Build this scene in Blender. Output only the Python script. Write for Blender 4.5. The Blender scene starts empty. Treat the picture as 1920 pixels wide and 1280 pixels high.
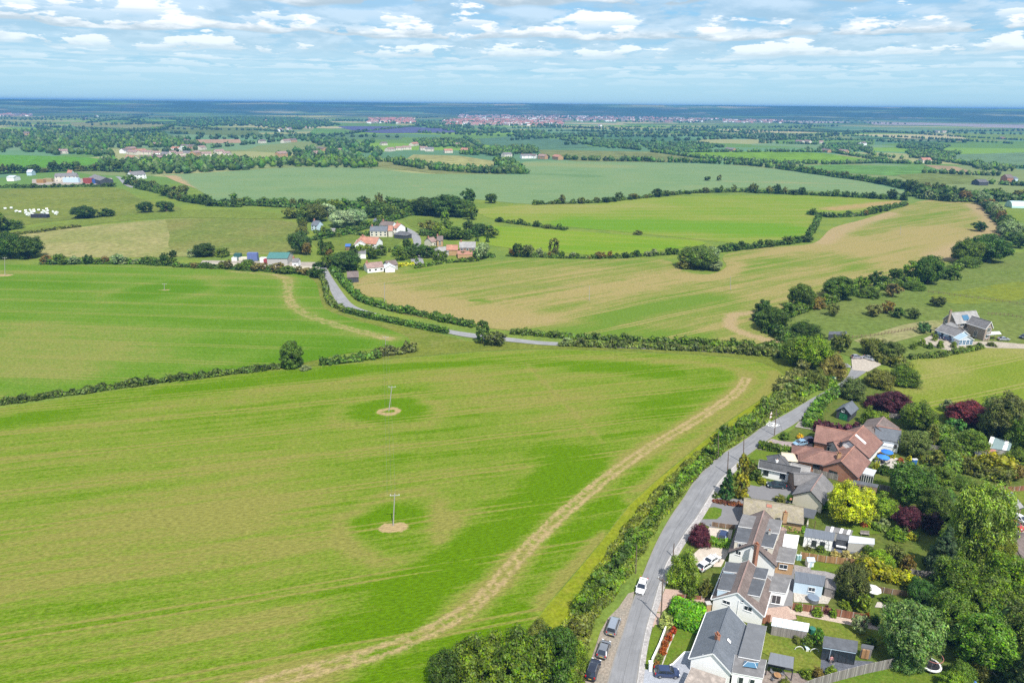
import bpy, math, random
import numpy as np
from mathutils import Vector, Matrix
from mathutils.geometry import delaunay_2d_cdt
S = bpy.context.scene
COL = S.collection
# ------------------------------------------------------------------ camera
FPX, CAMH = 1280.0, 90.0
PITCH, ROLL = math.radians(19.146), math.radians(0.544)
_F = Vector((0, math.cos(PITCH), -math.sin(PITCH)))
_R0 = Vector((1, 0, 0)); _U0 = Vector((0, math.sin(PITCH), math.cos(PITCH)))
_R = _R0 * math.cos(ROLL) + _U0 * math.sin(ROLL)
_U = _U0 * math.cos(ROLL) - _R0 * math.sin(ROLL)
CAMP = Vector((0, 0, CAMH))
cd = bpy.data.cameras.new('camera'); cam = bpy.data.objects.new('camera', cd); COL.objects.link(cam)
cd.sensor_width = 36; cd.lens = 24.0; cd.clip_start = 1.0; cd.clip_end = 90000
cam.matrix_world = Matrix(((_R.x, _U.x, -_F.x, 0), (_R.y, _U.y, -_F.y, 0), (_R.z, _U.z, -_F.z, CAMH), (0, 0, 0, 1)))
S.camera = cam
# ------------------------------------------------------------------ render settings
S.render.engine = 'CYCLES'
S.view_settings.view_transform = 'Standard'
try: S.view_settings.look = 'None'
except Exception: pass
S.view_settings.gamma = 1.0
S.view_settings.use_curve_mapping = False
S.view_settings.exposure = 0.42
S.cycles.use_denoising = False
S.cycles.max_bounces = 5
S.cycles.diffuse_bounces = 2
S.cycles.glossy_bounces = 2
S.cycles.transmission_bounces = 3
S.cycles.transparent_max_bounces = 6
S.cycles.volume_bounces = 0
S.cycles.use_adaptive_sampling = False
# ------------------------------------------------------------------ sun and sky
SUN_DIR = Vector((0.205, -0.500, 0.842)).normalized()       # towards the sun
sl = bpy.data.lights.new('sun', 'SUN'); sl.energy = 4.7; sl.angle = math.radians(0.5); sl.color = (1.0, 0.955, 0.88)
so = bpy.data.objects.new('sun', sl); COL.objects.link(so)
so.rotation_euler = SUN_DIR.to_track_quat('Z', 'Y').to_euler()
class NT:
 """small helper to write node trees as expressions"""
 def __init__(s, tree): s.t = tree; s.n = tree.nodes; s.l = tree.links
 def new(s, typ, **kw):
  n = s.n.new(typ)
  for k, v in kw.items(): setattr(n, k, v)
  return n
 def put(s, sock, v):
  if v is None: return
  if hasattr(v, 'is_linked') or isinstance(v, bpy.types.NodeSocket): s.l.new(v, sock)
  else:
   if sock.type == 'RGBA' and not isinstance(v, (int, float)) and len(v) == 3: v = (*v, 1)
   sock.default_value = v
 def m(s, op, a, b=None, c=None, clamp=False):
  n = s.new('ShaderNodeMath', operation=op, use_clamp=clamp)
  s.put(n.inputs[0], a)
  if b is not None: s.put(n.inputs[1], b)
  if c is not None: s.put(n.inputs[2], c)
  return n.outputs[0]
 def vm(s, op, a, b=None, scale=None):
  n = s.new('ShaderNodeVectorMath', operation=op); s.put(n.inputs[0], a)
  if b is not None: s.put(n.inputs[1], b)
  if scale is not None: s.put(n.inputs['Scale'], scale)
  return n.outputs[0]
 def noise(s, vec, scale, detail=3, rough=0.55, dist=0.0):
  n = s.new('ShaderNodeTexNoise'); s.put(n.inputs['Vector'], vec); n.inputs['Scale'].default_value = scale
  n.inputs['Detail'].default_value = detail; n.inputs['Roughness'].default_value = rough; n.inputs['Distortion'].default_value = dist
  return n.outputs[0]
 def ramp(s, f, stops, mode='LINEAR'):
  n = s.new('ShaderNodeValToRGB'); s.put(n.inputs[0], f); cr = n.color_ramp; cr.interpolation = mode
  while len(cr.elements) < len(stops): cr.elements.new(0.5)
  for e, (p, c) in zip(cr.elements, stops):
   e.position = p; e.color = (c, c, c, 1) if isinstance(c, (int, float)) else (*c, 1)
  return n.outputs[0]
 def sstep(s, x, a, b):
  n = s.new('ShaderNodeMapRange', interpolation_type='SMOOTHSTEP'); s.put(n.inputs[0], x)
  n.inputs[1].default_value = a; n.inputs[2].default_value = b
  return n.outputs[0]
 def mix(s, f, a, b, blend='MIX'):
  n = s.new('ShaderNodeMix', data_type='RGBA', blend_type=blend)
  s.put(n.inputs[0], f); s.put(n.inputs[6], a); s.put(n.inputs[7], b)
  return n.outputs[2]
 def comb(s, x, y, z=0.0):
  n = s.new('ShaderNodeCombineXYZ'); s.put(n.inputs[0], x); s.put(n.inputs[1], y); s.put(n.inputs[2], z); return n.outputs[0]
 def sep(s, v):
  n = s.new('ShaderNodeSeparateXYZ'); s.put(n.inputs[0], v); return n.outputs
W = bpy.data.worlds.new('World'); S.world = W; W.use_nodes = True
W.cycles.sampling_method = 'MANUAL'; W.cycles.sample_map_resolution = 256
def build_world():
 t = NT(W.node_tree); t.n.clear()
 out = t.new('ShaderNodeOutputWorld'); bg = t.new('ShaderNodeBackground'); bg.inputs[1].default_value = 0.128
 t.l.new(bg.outputs[0], out.inputs[0])
 sky = t.new('ShaderNodeTexSky', sky_type='NISHITA', sun_disc=False)
 sky.sun_elevation = math.asin(SUN_DIR.z); sky.sun_rotation = math.atan2(SUN_DIR.x, SUN_DIR.y)
 sky.altitude = 90; sky.air_density = 1.0; sky.dust_density = 0.6; sky.ozone_density = 2.5
 d = t.new('ShaderNodeTexCoord').outputs['Generated']
 x, y, z = t.sep(d)[:3]
 az = t.m('ARCTAN2', x, y); el = t.m('ARCSINE', z)
 # three rows of cumulus, each with the size its distance gives it
 def row(sx, sy, off, cover, soft):
  v = t.comb(t.m('MULTIPLY', az, sx), t.m('MULTIPLY', el, sy), off)
  n = t.noise(v, 1.0, 8, 0.58, 0.08)
  v2 = t.comb(t.m('MULTIPLY', az, sx), t.m('MULTIPLY', t.m('ADD', el, 0.42 / sy), sy), off)
  n2 = t.noise(v2, 1.0, 5, 0.55, 0.08)
  dens = t.sstep(n, cover, cover + soft)
  # bright crowns where the cloud thins upward, grey-blue bases below
  lit = t.sstep(t.m('SUBTRACT', n, n2), -0.10, 0.16)
  return dens, lit
 dA, lA = row(9.0, 29.0, 3.7, 0.405, 0.09)
 dB, lB = row(17.0, 60.0, 11.3, 0.42, 0.10)
 dC, lC = row(22.0, 160.0, 21.9, 0.41, 0.16)
 eld = t.m('MULTIPLY', el, 57.2958)
 wA = t.sstep(eld, 4.6, 6.4); wC = t.sstep(eld, 4.0, 2.4)
 dens = t.mix(wA, dB, dA); dens = t.mix(wC, dens, t.m('MULTIPLY', dC, 0.8))
 lit = t.mix(wA, lB, lA); lit = t.mix(wC, lit, lC)
 low = t.sstep(eld, 0.5, 3.2)
 # rows of flat-based cumulus: sharp level base, ragged crown
 def cumulus(f, sx, sy, off, cov):
  tt = t.m('ADD', t.m('MULTIPLY', el, f), t.m('MULTIPLY', t.noise(t.comb(t.m('MULTIPLY', az, sx * .35), off, off), 1.0, 2), 1.3))
  i = t.m('FLOOR', tt); h = t.m('FRACT', tt)
  n = t.noise(t.comb(t.m('MULTIPLY', az, sx), t.m('MULTIPLY', el, sy), t.m('MULTIPLY_ADD', i, 5.37, off)), 1.0, 8, 0.6, 0.0)
  big = t.noise(t.comb(t.m('MULTIPLY', az, sx * .55), t.m('MULTIPLY', i, 3.1), off), 1.0, 2)
  v = t.m('ADD', t.m('MULTIPLY', n, .55), t.m('MULTIPLY', big, .45))
  d = t.m('SUBTRACT', v, t.m('MULTIPLY', t.m('POWER', h, 1.5), .17))
  de = t.m('MULTIPLY', t.sstep(d, cov, cov + .045), t.sstep(h, 0.0, .13))
  li = t.sstep(t.m('ADD', h, t.m('MULTIPLY', t.m('SUBTRACT', n, .5), 1.6)), .04, .62)
  return de, li
 cA, kA = cumulus(19.0, 14.0, 52.0, 2.3, .405); cB, kB = cumulus(42.0, 26.0, 105.0, 8.1, .405); cC, kC = cumulus(105.0, 30.0, 230.0, 14.7, .42)
 cu = t.mix(wA, cB, cA); ku = t.mix(wA, kB, kA); cu = t.mix(wC, cu, t.m('MULTIPLY', cC, .8)); ku = t.mix(wC, ku, kC)
 dens = t.m('MULTIPLY', dens, .52)
 lit = t.mix(cu, t.m('MULTIPLY', lit, .7), ku); dens = t.m('MAXIMUM', dens, cu)
 veil = t.m('MULTIPLY', t.sstep(t.noise(t.comb(t.m('MULTIPLY', az, 3.0), t.m('MULTIPLY', el, 55.0), 5.0), 1.0, 6, 0.6), 0.34, 0.60), 0.4)
 dens = t.m('MULTIPLY', t.m('MAXIMUM', dens, veil), t.m('MULTIPLY_ADD', low, 0.86, 0.06))
 # physical sky graded a little towards the photograph's cyan
 skyc = t.mix(1.0, sky.outputs[0], (0.80, 1.0, 1.10), 'MULTIPLY')
 hor = t.sstep(eld, 14.0, 3.0)
 skyc = t.mix(t.m('MULTIPLY', hor, 0.9), skyc, t.mix(t.sstep(eld, 8.0, 0.5), (1.2, 2.95, 4.7), (2.45, 4.15, 5.2)))
 cl = t.mix(lit, (2.9, 3.65, 4.25), (6.5, 6.7, 6.85))
 cl = t.mix(t.sstep(eld, 6.0, 1.5), cl, (4.5, 5.5, 6.0))
 fin = t.mix(dens, skyc, cl)
 t.l.new(fin, bg.inputs[0])
build_world()
# ------------------------------------------------------------------ pixel of the photograph -> point of the place
def P(px, py, z=0.0):
 d = _F + _R * ((px - 960) / FPX) - _U * ((py - 640) / FPX)
 k = (z - CAMH) / d.z
 return Vector((CAMP.x + d.x * k, CAMP.y + d.y * k, z))
def to_px(p):
 q = Vector(p) - CAMP; zz = q.dot(_F)
 return (960 + FPX * q.dot(_R) / zz, 640 - FPX * q.dot(_U) / zz)
def ppm(px, py):
 p = P(px, py); return FPX / (p - CAMP).dot(_F)
def height_for(p, ytop):
 """height above ground point p whose projection reaches the row ytop"""
 lo, hi = 0.1, 80.0
 for _ in range(40):
  m = (lo + hi) / 2
  if to_px((p.x, p.y, m))[1] > ytop: lo = m
  else: hi = m
 return lo
# ------------------------------------------------------------------ object helpers
def tag(o, label=None, cat=None, group=None, kind=None):
 if label: o['label'] = label
 if cat: o['category'] = cat
 if group: o['group'] = group
 if kind: o['kind'] = kind
 return o
def empty(name, loc, label=None, cat=None, group=None, rz=0.0):
 o = bpy.data.objects.new(name, None); COL.objects.link(o)
 o.location = loc; o.rotation_euler = (0, 0, rz); o.empty_display_size = 0.5
 return tag(o, label, cat, group)
def link(name, me, mats, parent=None, loc=None):
 o = bpy.data.objects.new(name, me); COL.objects.link(o)
 if mats is not None and len(me.materials) == 0:
  for m in (mats if isinstance(mats, (list, tuple)) else [mats]): me.materials.append(m)
 if parent: o.parent = parent
 if loc is not None: o.location = loc
 return o
def mesh_np(name, V, F):
 """fast mesh from arrays; F is (m,k) of one polygon size"""
 V = np.asarray(V, np.float32); F = np.asarray(F, np.int32); k = F.shape[1]
 me = bpy.data.meshes.new(name)
 me.vertices.add(len(V)); me.vertices.foreach_set('co', V.ravel())
 me.loops.add(F.size); me.loops.foreach_set('vertex_index', F.ravel())
 me.polygons.add(len(F)); me.polygons.foreach_set('loop_start', np.arange(0, F.size, k, dtype=np.int32))
 me.update(calc_edges=True)
 return me
class MB:
 """mesh builder; faces get uv coordinates in metres"""
 def __init__(s): s.v = []; s.f = []; s.mi = []
 def add(s, vs, fs, mi=0):
  b = len(s.v); s.v += [Vector(v) for v in vs]
  s.f += [tuple(b + i for i in f) for f in fs]; s.mi += [mi] * len(fs); return s
 def box(s, c, d, rz=0.0, mi=0, ax=None):
  cx, cy, cz = c; dx, dy, dz = (q / 2 for q in d)
  M = ax or Matrix.Rotation(rz, 3, 'Z')
  vs = [Vector(c) + M @ Vector((x * dx, y * dy, z * dz)) for x in (-1, 1) for y in (-1, 1) for z in (-1, 1)]
  return s.add(vs, [(0, 1, 3, 2), (4, 6, 7, 5), (0, 4, 5, 1), (2, 3, 7, 6), (0, 2, 6, 4), (1, 5, 7, 3)], mi)
 def bar(s, a, b, w, h=None, mi=0, up=Vector((0, 0, 1))):
  a = Vector(a); b = Vector(b); d = b - a
  if d.length < 1e-6: return s
  x = d.normalized(); y = up.cross(x)
  if y.length < 1e-4: y = Vector((1, 0, 0)).cross(x)
  y.normalize(); z = x.cross(y)
  M = Matrix((x, y, z)).transposed()
  return s.box((a + b) / 2, (d.length, w, h or w), ax=M, mi=mi)
 def slab(s, quad, th, mi=0):
  """thick sheet below the polygon"""
  q = [Vector(v) for v in quad]; n = len(q)
  nn = (q[1] - q[0]).cross(q[2] - q[0]).normalized()
  if nn.z < 0: q.reverse(); nn = -nn
  lo = [v - nn * th for v in q]
  fs = [tuple(range(n)), tuple(range(2 * n - 1, n - 1, -1))] + [(i, n + i, n + (i + 1) % n, (i + 1) % n) for i in range(n)]
  return s.add(q + lo, fs, mi)
 def prism(s, poly, z0, z1, mi=0):
  n = len(poly); a = sum(poly[i][0] * poly[(i + 1) % n][1] - poly[(i + 1) % n][0] * poly[i][1] for i in range(n))
  if a < 0: poly = list(reversed(poly))
  vs = [(p[0], p[1], z0) for p in poly] + [(p[0], p[1], z1) for p in poly]
  fs = [tuple(range(n - 1, -1, -1)), tuple(range(n, 2 * n))] + [(i, (i + 1) % n, n + (i + 1) % n, n + i) for i in range(n)]
  return s.add(vs, fs, mi)
 def tube(s, a, b, r0, r1=None, n=8, mi=0, caps=True):
  a = Vector(a); b = Vector(b); r1 = r0 if r1 is None else r1
  x = (b - a).normalized(); y = x.orthogonal().normalized(); z = x.cross(y)
  vs = []
  for c, r in ((a, r0), (b, r1)):
   for i in range(n):
    t = 2 * math.pi * i / n; vs.append(c + y * (math.cos(t) * r) + z * (math.sin(t) * r))
  fs = [(i, (i + 1) % n, n + (i + 1) % n, n + i) for i in range(n)]
  if caps: fs += [tuple(range(n - 1, -1, -1)), tuple(range(n, 2 * n))]
  return s.add(vs, fs, mi)
 def build(s, name, mats, parent=None, loc=None, uv=True):
  o0 = Vector(loc) if loc is not None else Vector((0, 0, 0))
  me = bpy.data.meshes.new(name)
  me.from_pydata([tuple(v - o0) for v in s.v], [], s.f)
  mats = mats if isinstance(mats, (list, tuple)) else [mats]
  for m in mats: me.materials.append(m)
  if len(mats) > 1: me.polygons.foreach_set('material_index', s.mi)
  me.update()
  if uv:
   l = me.uv_layers.new(name='UVMap'); d = [0.0] * (2 * len(me.loops)); up = Vector((0, 0, 1))
   for p in me.polygons:
    n = p.normal; t = up.cross(n)
    t = Vector((1, 0, 0)) if t.length < 1e-3 else t.normalized()
    b = n.cross(t)
    for li in p.loop_indices:
     co = s.v[me.loops[li].vertex_index]; d[2 * li] = co.dot(t); d[2 * li + 1] = co.dot(b)
   l.data.foreach_set('uv', d)
  ob = bpy.data.objects.new(name, me); COL.objects.link(ob)
  if parent: ob.parent = parent; ob.location = o0 - parent.location if False else (0, 0, 0)
  elif loc is not None: ob.location = loc
  return ob
def part(mb, name, mats, root, label=None):
 """a part given in place coordinates under an unrotated root"""
 o = mb.build(name, mats, loc=root_world(root)); o.parent = root; o.location = (0, 0, 0)
 if label: o['label'] = label
 return o
def root_world(r):
 v = Vector((0, 0, 0))
 while r is not None: v = v + r.location; r = r.parent
 return v
def copy_tree(o, parent=None):
 c = o.copy(); COL.objects.link(c)
 if parent is not None: c.parent = parent
 for ch in [x for x in KIDS.get(o.name, [])]: KIDS.setdefault(c.name, []).append(copy_tree(ch, c))
 return c
KIDS = {}
def adopt(child, parent):
 child.parent = parent; KIDS.setdefault(parent.name, []).append(child); return child
# ------------------------------------------------------------------ materials
_MC = {}
def mat(name, fn):
 if name in _MC: return _MC[name]
 m = bpy.data.materials.new(name); m.use_nodes = True; t = NT(m.node_tree)
 bs = t.n.get('Principled BSDF'); fn(t, bs); _MC[name] = m; return m
def plain(name, col, rough=0.7, metal=0.0, var=0.12, scale=1.5, bump=0.0, spec=0.4):
 def f(t, b):
  o = t.new('ShaderNodeTexCoord').outputs['Object']
  n = t.noise(o, scale, 5, 0.6)
  c = t.mix(n, tuple(x * (1 - var * 1.6) for x in col), tuple(min(1, x * (1 + var * 1.6)) for x in col))
  t.put(b.inputs['Base Color'], c); b.inputs['Roughness'].default_value = rough; b.inputs['Metallic'].default_value = metal
  b.inputs['Specular IOR Level'].default_value = spec
  if bump:
   bp = t.new('ShaderNodeBump'); bp.inputs[0].default_value = bump; bp.inputs[1].default_value = 0.05
   t.l.new(t.noise(o, scale * 8, 4), bp.inputs['Height']); t.l.new(bp.outputs[0], b.inputs['Normal'])
 return mat(name, f)
def tiles(name, col, col2, bw=0.3, bh=0.28, moss=0.0, mosscol=(0.16, 0.17, 0.06), rough=0.8, worn=0.35):
 """roof tiles / slates: courses with relief, lichen in patches"""
 def f(t, b):
  uv = t.new('ShaderNodeTexCoord').outputs['UV']; ob = t.new('ShaderNodeTexCoord').outputs['Object']
  br = t.new('ShaderNodeTexBrick'); t.put(br.inputs['Vector'], uv); br.inputs['Scale'].default_value = 1
  br.inputs['Brick Width'].default_value = bw; br.inputs['Row Height'].default_value = bh; br.inputs['Mortar Size'].default_value = 0.022
  br.inputs['Mortar Smooth'].default_value = 0.4
  t.put(br.inputs['Color1'], col); t.put(br.inputs['Color2'], col2); t.put(br.inputs['Mortar'], tuple(x * 0.45 for x in col))
  big = t.noise(ob, 0.45, 5, 0.65)
  c = t.mix(t.m('MULTIPLY', t.sstep(big, 0.4, 0.7), worn), br.outputs[0], tuple(min(1, x * 1.55) for x in col2))
  fine = t.noise(ob, 5.0, 4, 0.7)
  c = t.mix(t.m('MULTIPLY', t.sstep(fine, 0.5, 0.75), 0.35), c, tuple(x * 0.5 for x in col))
  if moss: c = t.mix(t.m('MULTIPLY', t.sstep(t.noise(ob, 1.1, 6, 0.7), 0.5, 0.62), moss), c, mosscol)
  t.put(b.inputs['Base Color'], c); b.inputs['Roughness'].default_value = rough
  # courses overlap like a saw tooth
  v = t.sep(uv)[1]; saw = t.m('FRACT', t.m('DIVIDE', v, bh))
  bp = t.new('ShaderNodeBump'); bp.inputs[0].default_value = 0.7; bp.inputs[1].default_value = 0.03
  t.l.new(t.m('SUBTRACT', t.m('MULTIPLY_ADD', fine, 0.3, br.outputs[1]) if False else t.m('MULTIPLY', fine, 0.4), saw), bp.inputs['Height']); t.l.new(bp.outputs[0], b.inputs['Normal'])
 return mat(name, f)
def bricks(name, col, col2, mortar=(0.35, 0.32, 0.28)):
 def f(t, b):
  uv = t.new('ShaderNodeTexCoord').outputs['UV']; ob = t.new('ShaderNodeTexCoord').outputs['Object']
  br = t.new('ShaderNodeTexBrick'); t.put(br.inputs['Vector'], uv); br.inputs['Scale'].default_value = 1
  br.inputs['Brick Width'].default_value = 0.225; br.inputs['Row Height'].default_value = 0.075; br.inputs['Mortar Size'].default_value = 0.008
  t.put(br.inputs['Color1'], col); t.put(br.inputs['Color2'], col2); t.put(br.inputs['Mortar'], mortar)
  n = t.noise(ob, 0.8, 5, 0.65)
  t.put(b.inputs['Base Color'], t.mix(t.m('MULTIPLY', t.sstep(n, 0.35, 0.75), 0.35), br.outputs[0], tuple(x * 0.6 for x in col)))
  b.inputs['Roughness'].default_value = 0.9
 return mat(name, f)
def render_wall(name, col=(0.80, 0.79, 0.76)):
 def f(t, b):
  ob = t.new('ShaderNodeTexCoord').outputs['Object']
  st = t.noise(t.vm('MULTIPLY', ob, (2.2, 2.2, 0.35)), 1.0, 5, 0.7)
  c = t.mix(t.m('MULTIPLY', t.sstep(st, 0.5, 0.8), 0.35), col, tuple(x * q for x, q in zip(col, (0.72, 0.70, 0.64))))
  t.put(b.inputs['Base Color'], c); b.inputs['Roughness'].default_value = 0.85
 return mat(name, f)
def boards(name, col, bw=0.15, axis=0, rough=0.8, groove=0.35, var=0.3):
 """boards or sheeting seams running across uv axis"""
 def f(t, b):
  uv = t.new('ShaderNodeTexCoord').outputs['UV']; ob = t.new('ShaderNodeTexCoord').outputs['Object']
  u = t.m('DIVIDE', t.sep(uv)[axis], bw); fr = t.m('FRACT', u); ce = t.m('FLOOR', u)
  wn = t.new('ShaderNodeTexWhiteNoise', noise_dimensions='1D'); t.put(wn.inputs['W'], ce)
  g = t.m('MULTIPLY', t.sstep(fr, 0.12, 0.0), groove)
  st = t.noise(ob, 1.3, 6, 0.7)
  c = t.mix(wn.outputs[0], tuple(x * (1 - var) for x in col), tuple(min(1, x * (1 + var)) for x in col))
  c = t.mix(t.m('MULTIPLY', t.sstep(st, 0.45, 0.75), 0.3), c, tuple(x * 0.55 for x in col))
  c = t.mix(g, c, (0.01, 0.01, 0.01))
  t.put(b.inputs['Base Color'], c); b.inputs['Roughness'].default_value = rough
  bp = t.new('ShaderNodeBump'); bp.inputs[0].default_value = 0.6; bp.inputs[1].default_value = 0.02
  t.l.new(t.m('SUBTRACT', 1.0, g), bp.inputs['Height']); t.l.new(bp.outputs[0], b.inputs['Normal'])
 return mat(name, f)
def glass(name='window_glass', col=(0.03, 0.04, 0.05), rough=0.06, spec=0.9):
 def f(t, b):
  t.put(b.inputs['Base Color'], col); b.inputs['Roughness'].default_value = rough
  b.inputs['Specular IOR Level'].default_value = spec; b.inputs['Coat Weight'].default_value = 0.4
 return mat(name, f)
def paint(name, col, rough=0.25, metal=0.3):
 def f(t, b):
  t.put(b.inputs['Base Color'], col); b.inputs['Roughness'].default_value = rough; b.inputs['Metallic'].default_value = metal
  b.inputs['Coat Weight'].default_value = 0.8; b.inputs['Coat Roughness'].default_value = 0.05
 return mat(name, f)
def leafmat(name='leaf', spread=0.55, trans=0.30, gain=1.35, clump=0.0):
 """foliage: the object's own colour, varied leaf by leaf and clump by clump"""
 def f(t, b):
  oi = t.new('ShaderNodeObjectInfo'); g = t.new('ShaderNodeNewGeometry'); ob = t.new('ShaderNodeTexCoord').outputs['Object']
  r = g.outputs['Random Per Island']
  base = oi.outputs['Color']
  k = t.m('MULTIPLY', t.m('MULTIPLY_ADD', r, spread, 1 - spread * 0.5), gain)
  n = t.noise(ob, 0.55, 3, 0.6)
  k = t.m('MULTIPLY', k, t.m('MULTIPLY_ADD', t.sstep(n, 0.3, 0.7), 0.5, 0.75))
  if clump: k = t.m('MULTIPLY', k, t.m('MULTIPLY_ADD', t.sstep(t.noise(ob, clump, 4, 0.7), 0.3, 0.7), 0.9, 0.55))
  c = t.vm('SCALE', t.mix(1.0, base, (1.12, 1.06, 0.80), 'MULTIPLY'), scale=k)
  wn = t.m('FRACT', t.m('MULTIPLY', r, 17.3))
  hs = t.new('ShaderNodeHueSaturation'); t.put(hs.inputs['Hue'], t.m('MULTIPLY_ADD', wn, 0.05, 0.475)); t.put(hs.inputs['Saturation'], t.m('MULTIPLY_ADD', t.m('FRACT', t.m('MULTIPLY', r, 5.1)), 0.4, 0.85)); t.put(hs.inputs['Color'], c)
  c = hs.outputs[0]
  t.put(b.inputs['Base Color'], c); b.inputs['Roughness'].default_value = 0.55; b.inputs['Specular IOR Level'].default_value = 0.25
  tr = t.new('ShaderNodeBsdfTranslucent'); t.put(tr.inputs[0], t.mix(1.0, c, (1.15, 1.3, 0.55), 'MULTIPLY'))
  ms = t.new('ShaderNodeMixShader'); ms.inputs[0].default_value = trans
  out = t.n.get('Material Output')
  t.l.new(b.outputs[0], ms.inputs[1]); t.l.new(tr.outputs[0], ms.inputs[2]); t.l.new(ms.outputs[0], out.inputs[0])
 return mat(name, f)
LEAF = leafmat(clump=0.28, gain=1.36, spread=0.8); BARK = plain('bark', (0.12, 0.09, 0.065), 0.9, var=0.3, scale=4, bump=0.5)
# ------------------------------------------------------------------ foliage geometry
def leafballs(rng, C, R, n, s, squash=0.85, up=0.25, droop=0.0, elong=1.5):
 """n leaf-sized quads on the outside of every ball (centres C, radii R)"""
 C = np.asarray(C, float); R = np.asarray(R, float); K = len(C)
 d = rng.normal(size=(K, n, 3)); d[..., 2] += up; d /= np.linalg.norm(d, axis=2, keepdims=True)
 rad = R[:, None] * rng.uniform(0.62, 1.08, (K, n))
 p = C[:, None] + d * rad[..., None] * np.array([1, 1, squash])
 nrm = d + rng.normal(scale=0.42, size=d.shape); nrm[..., 2] += 0.25; nrm /= np.linalg.norm(nrm, axis=2, keepdims=True)
 a = rng.normal(size=d.shape)
 if droop: a[..., 2] -= droop
 t = a - (a * nrm).sum(2, keepdims=True) * nrm; t /= np.linalg.norm(t, axis=2, keepdims=True) + 1e-9
 b = np.cross(nrm, t); ss = s * rng.uniform(0.6, 1.3, (K, n, 1))
 t = t * ss * elong * 0.5; b = b * ss * 0.5
 V = np.stack([p - t, p - b * 0.9 + t * 0.1, p + t, p + b * 0.9 + t * 0.1], axis=2).reshape(-1, 3)
 F = np.arange(len(V)).reshape(-1, 4)
 return V, F
def sph(rng, C, R, squash=0.85):
 """closed lumpy cores so that foliage is not see-through (octahedra, split once)"""
 u = np.array([(1, 0, 0), (-1, 0, 0), (0, 1, 0), (0, -1, 0), (0, 0, 1), (0, 0, -1)], float)
 f = np.array([(0, 2, 4), (2, 1, 4), (1, 3, 4), (3, 0, 4), (2, 0, 5), (1, 2, 5), (3, 1, 5), (0, 3, 5)])
 C = np.asarray(C, float); R = np.asarray(R, float)
 V = (C[:, None] + u[None] * (R[:, None, None] * rng.uniform(0.75, 1.1, (len(C), 6, 1))) * np.array([1, 1, squash])).reshape(-1, 3)
 F = (f[None] + 6 * np.arange(len(C))[:, None, None]).reshape(-1, 3)
 F = np.concatenate([F, F[:, 2:3]], axis=1)
 return V, F
def quads_and_tris(name, V, F, V2, F2):
 """leaf quads + core triangles into one mesh"""
 V = np.asarray(V, np.float32); V2 = np.asarray(V2, np.float32); n4 = len(F); n3 = len(F2)
 me = bpy.data.meshes.new(name); A = np.concatenate([V, V2])
 me.vertices.add(len(A)); me.vertices.foreach_set('co', A.ravel().astype(np.float32))
 li = np.concatenate([F.ravel(), (F2[:, :3] + len(V)).ravel()]).astype(np.int32)
 me.loops.add(len(li)); me.loops.foreach_set('vertex_index', li)
 ls = np.concatenate([np.arange(n4) * 4, n4 * 4 + np.arange(n3) * 3]).astype(np.int32)
 me.polygons.add(n4 + n3); me.polygons.foreach_set('loop_start', ls)
 me.update(calc_edges=True); return me
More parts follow.
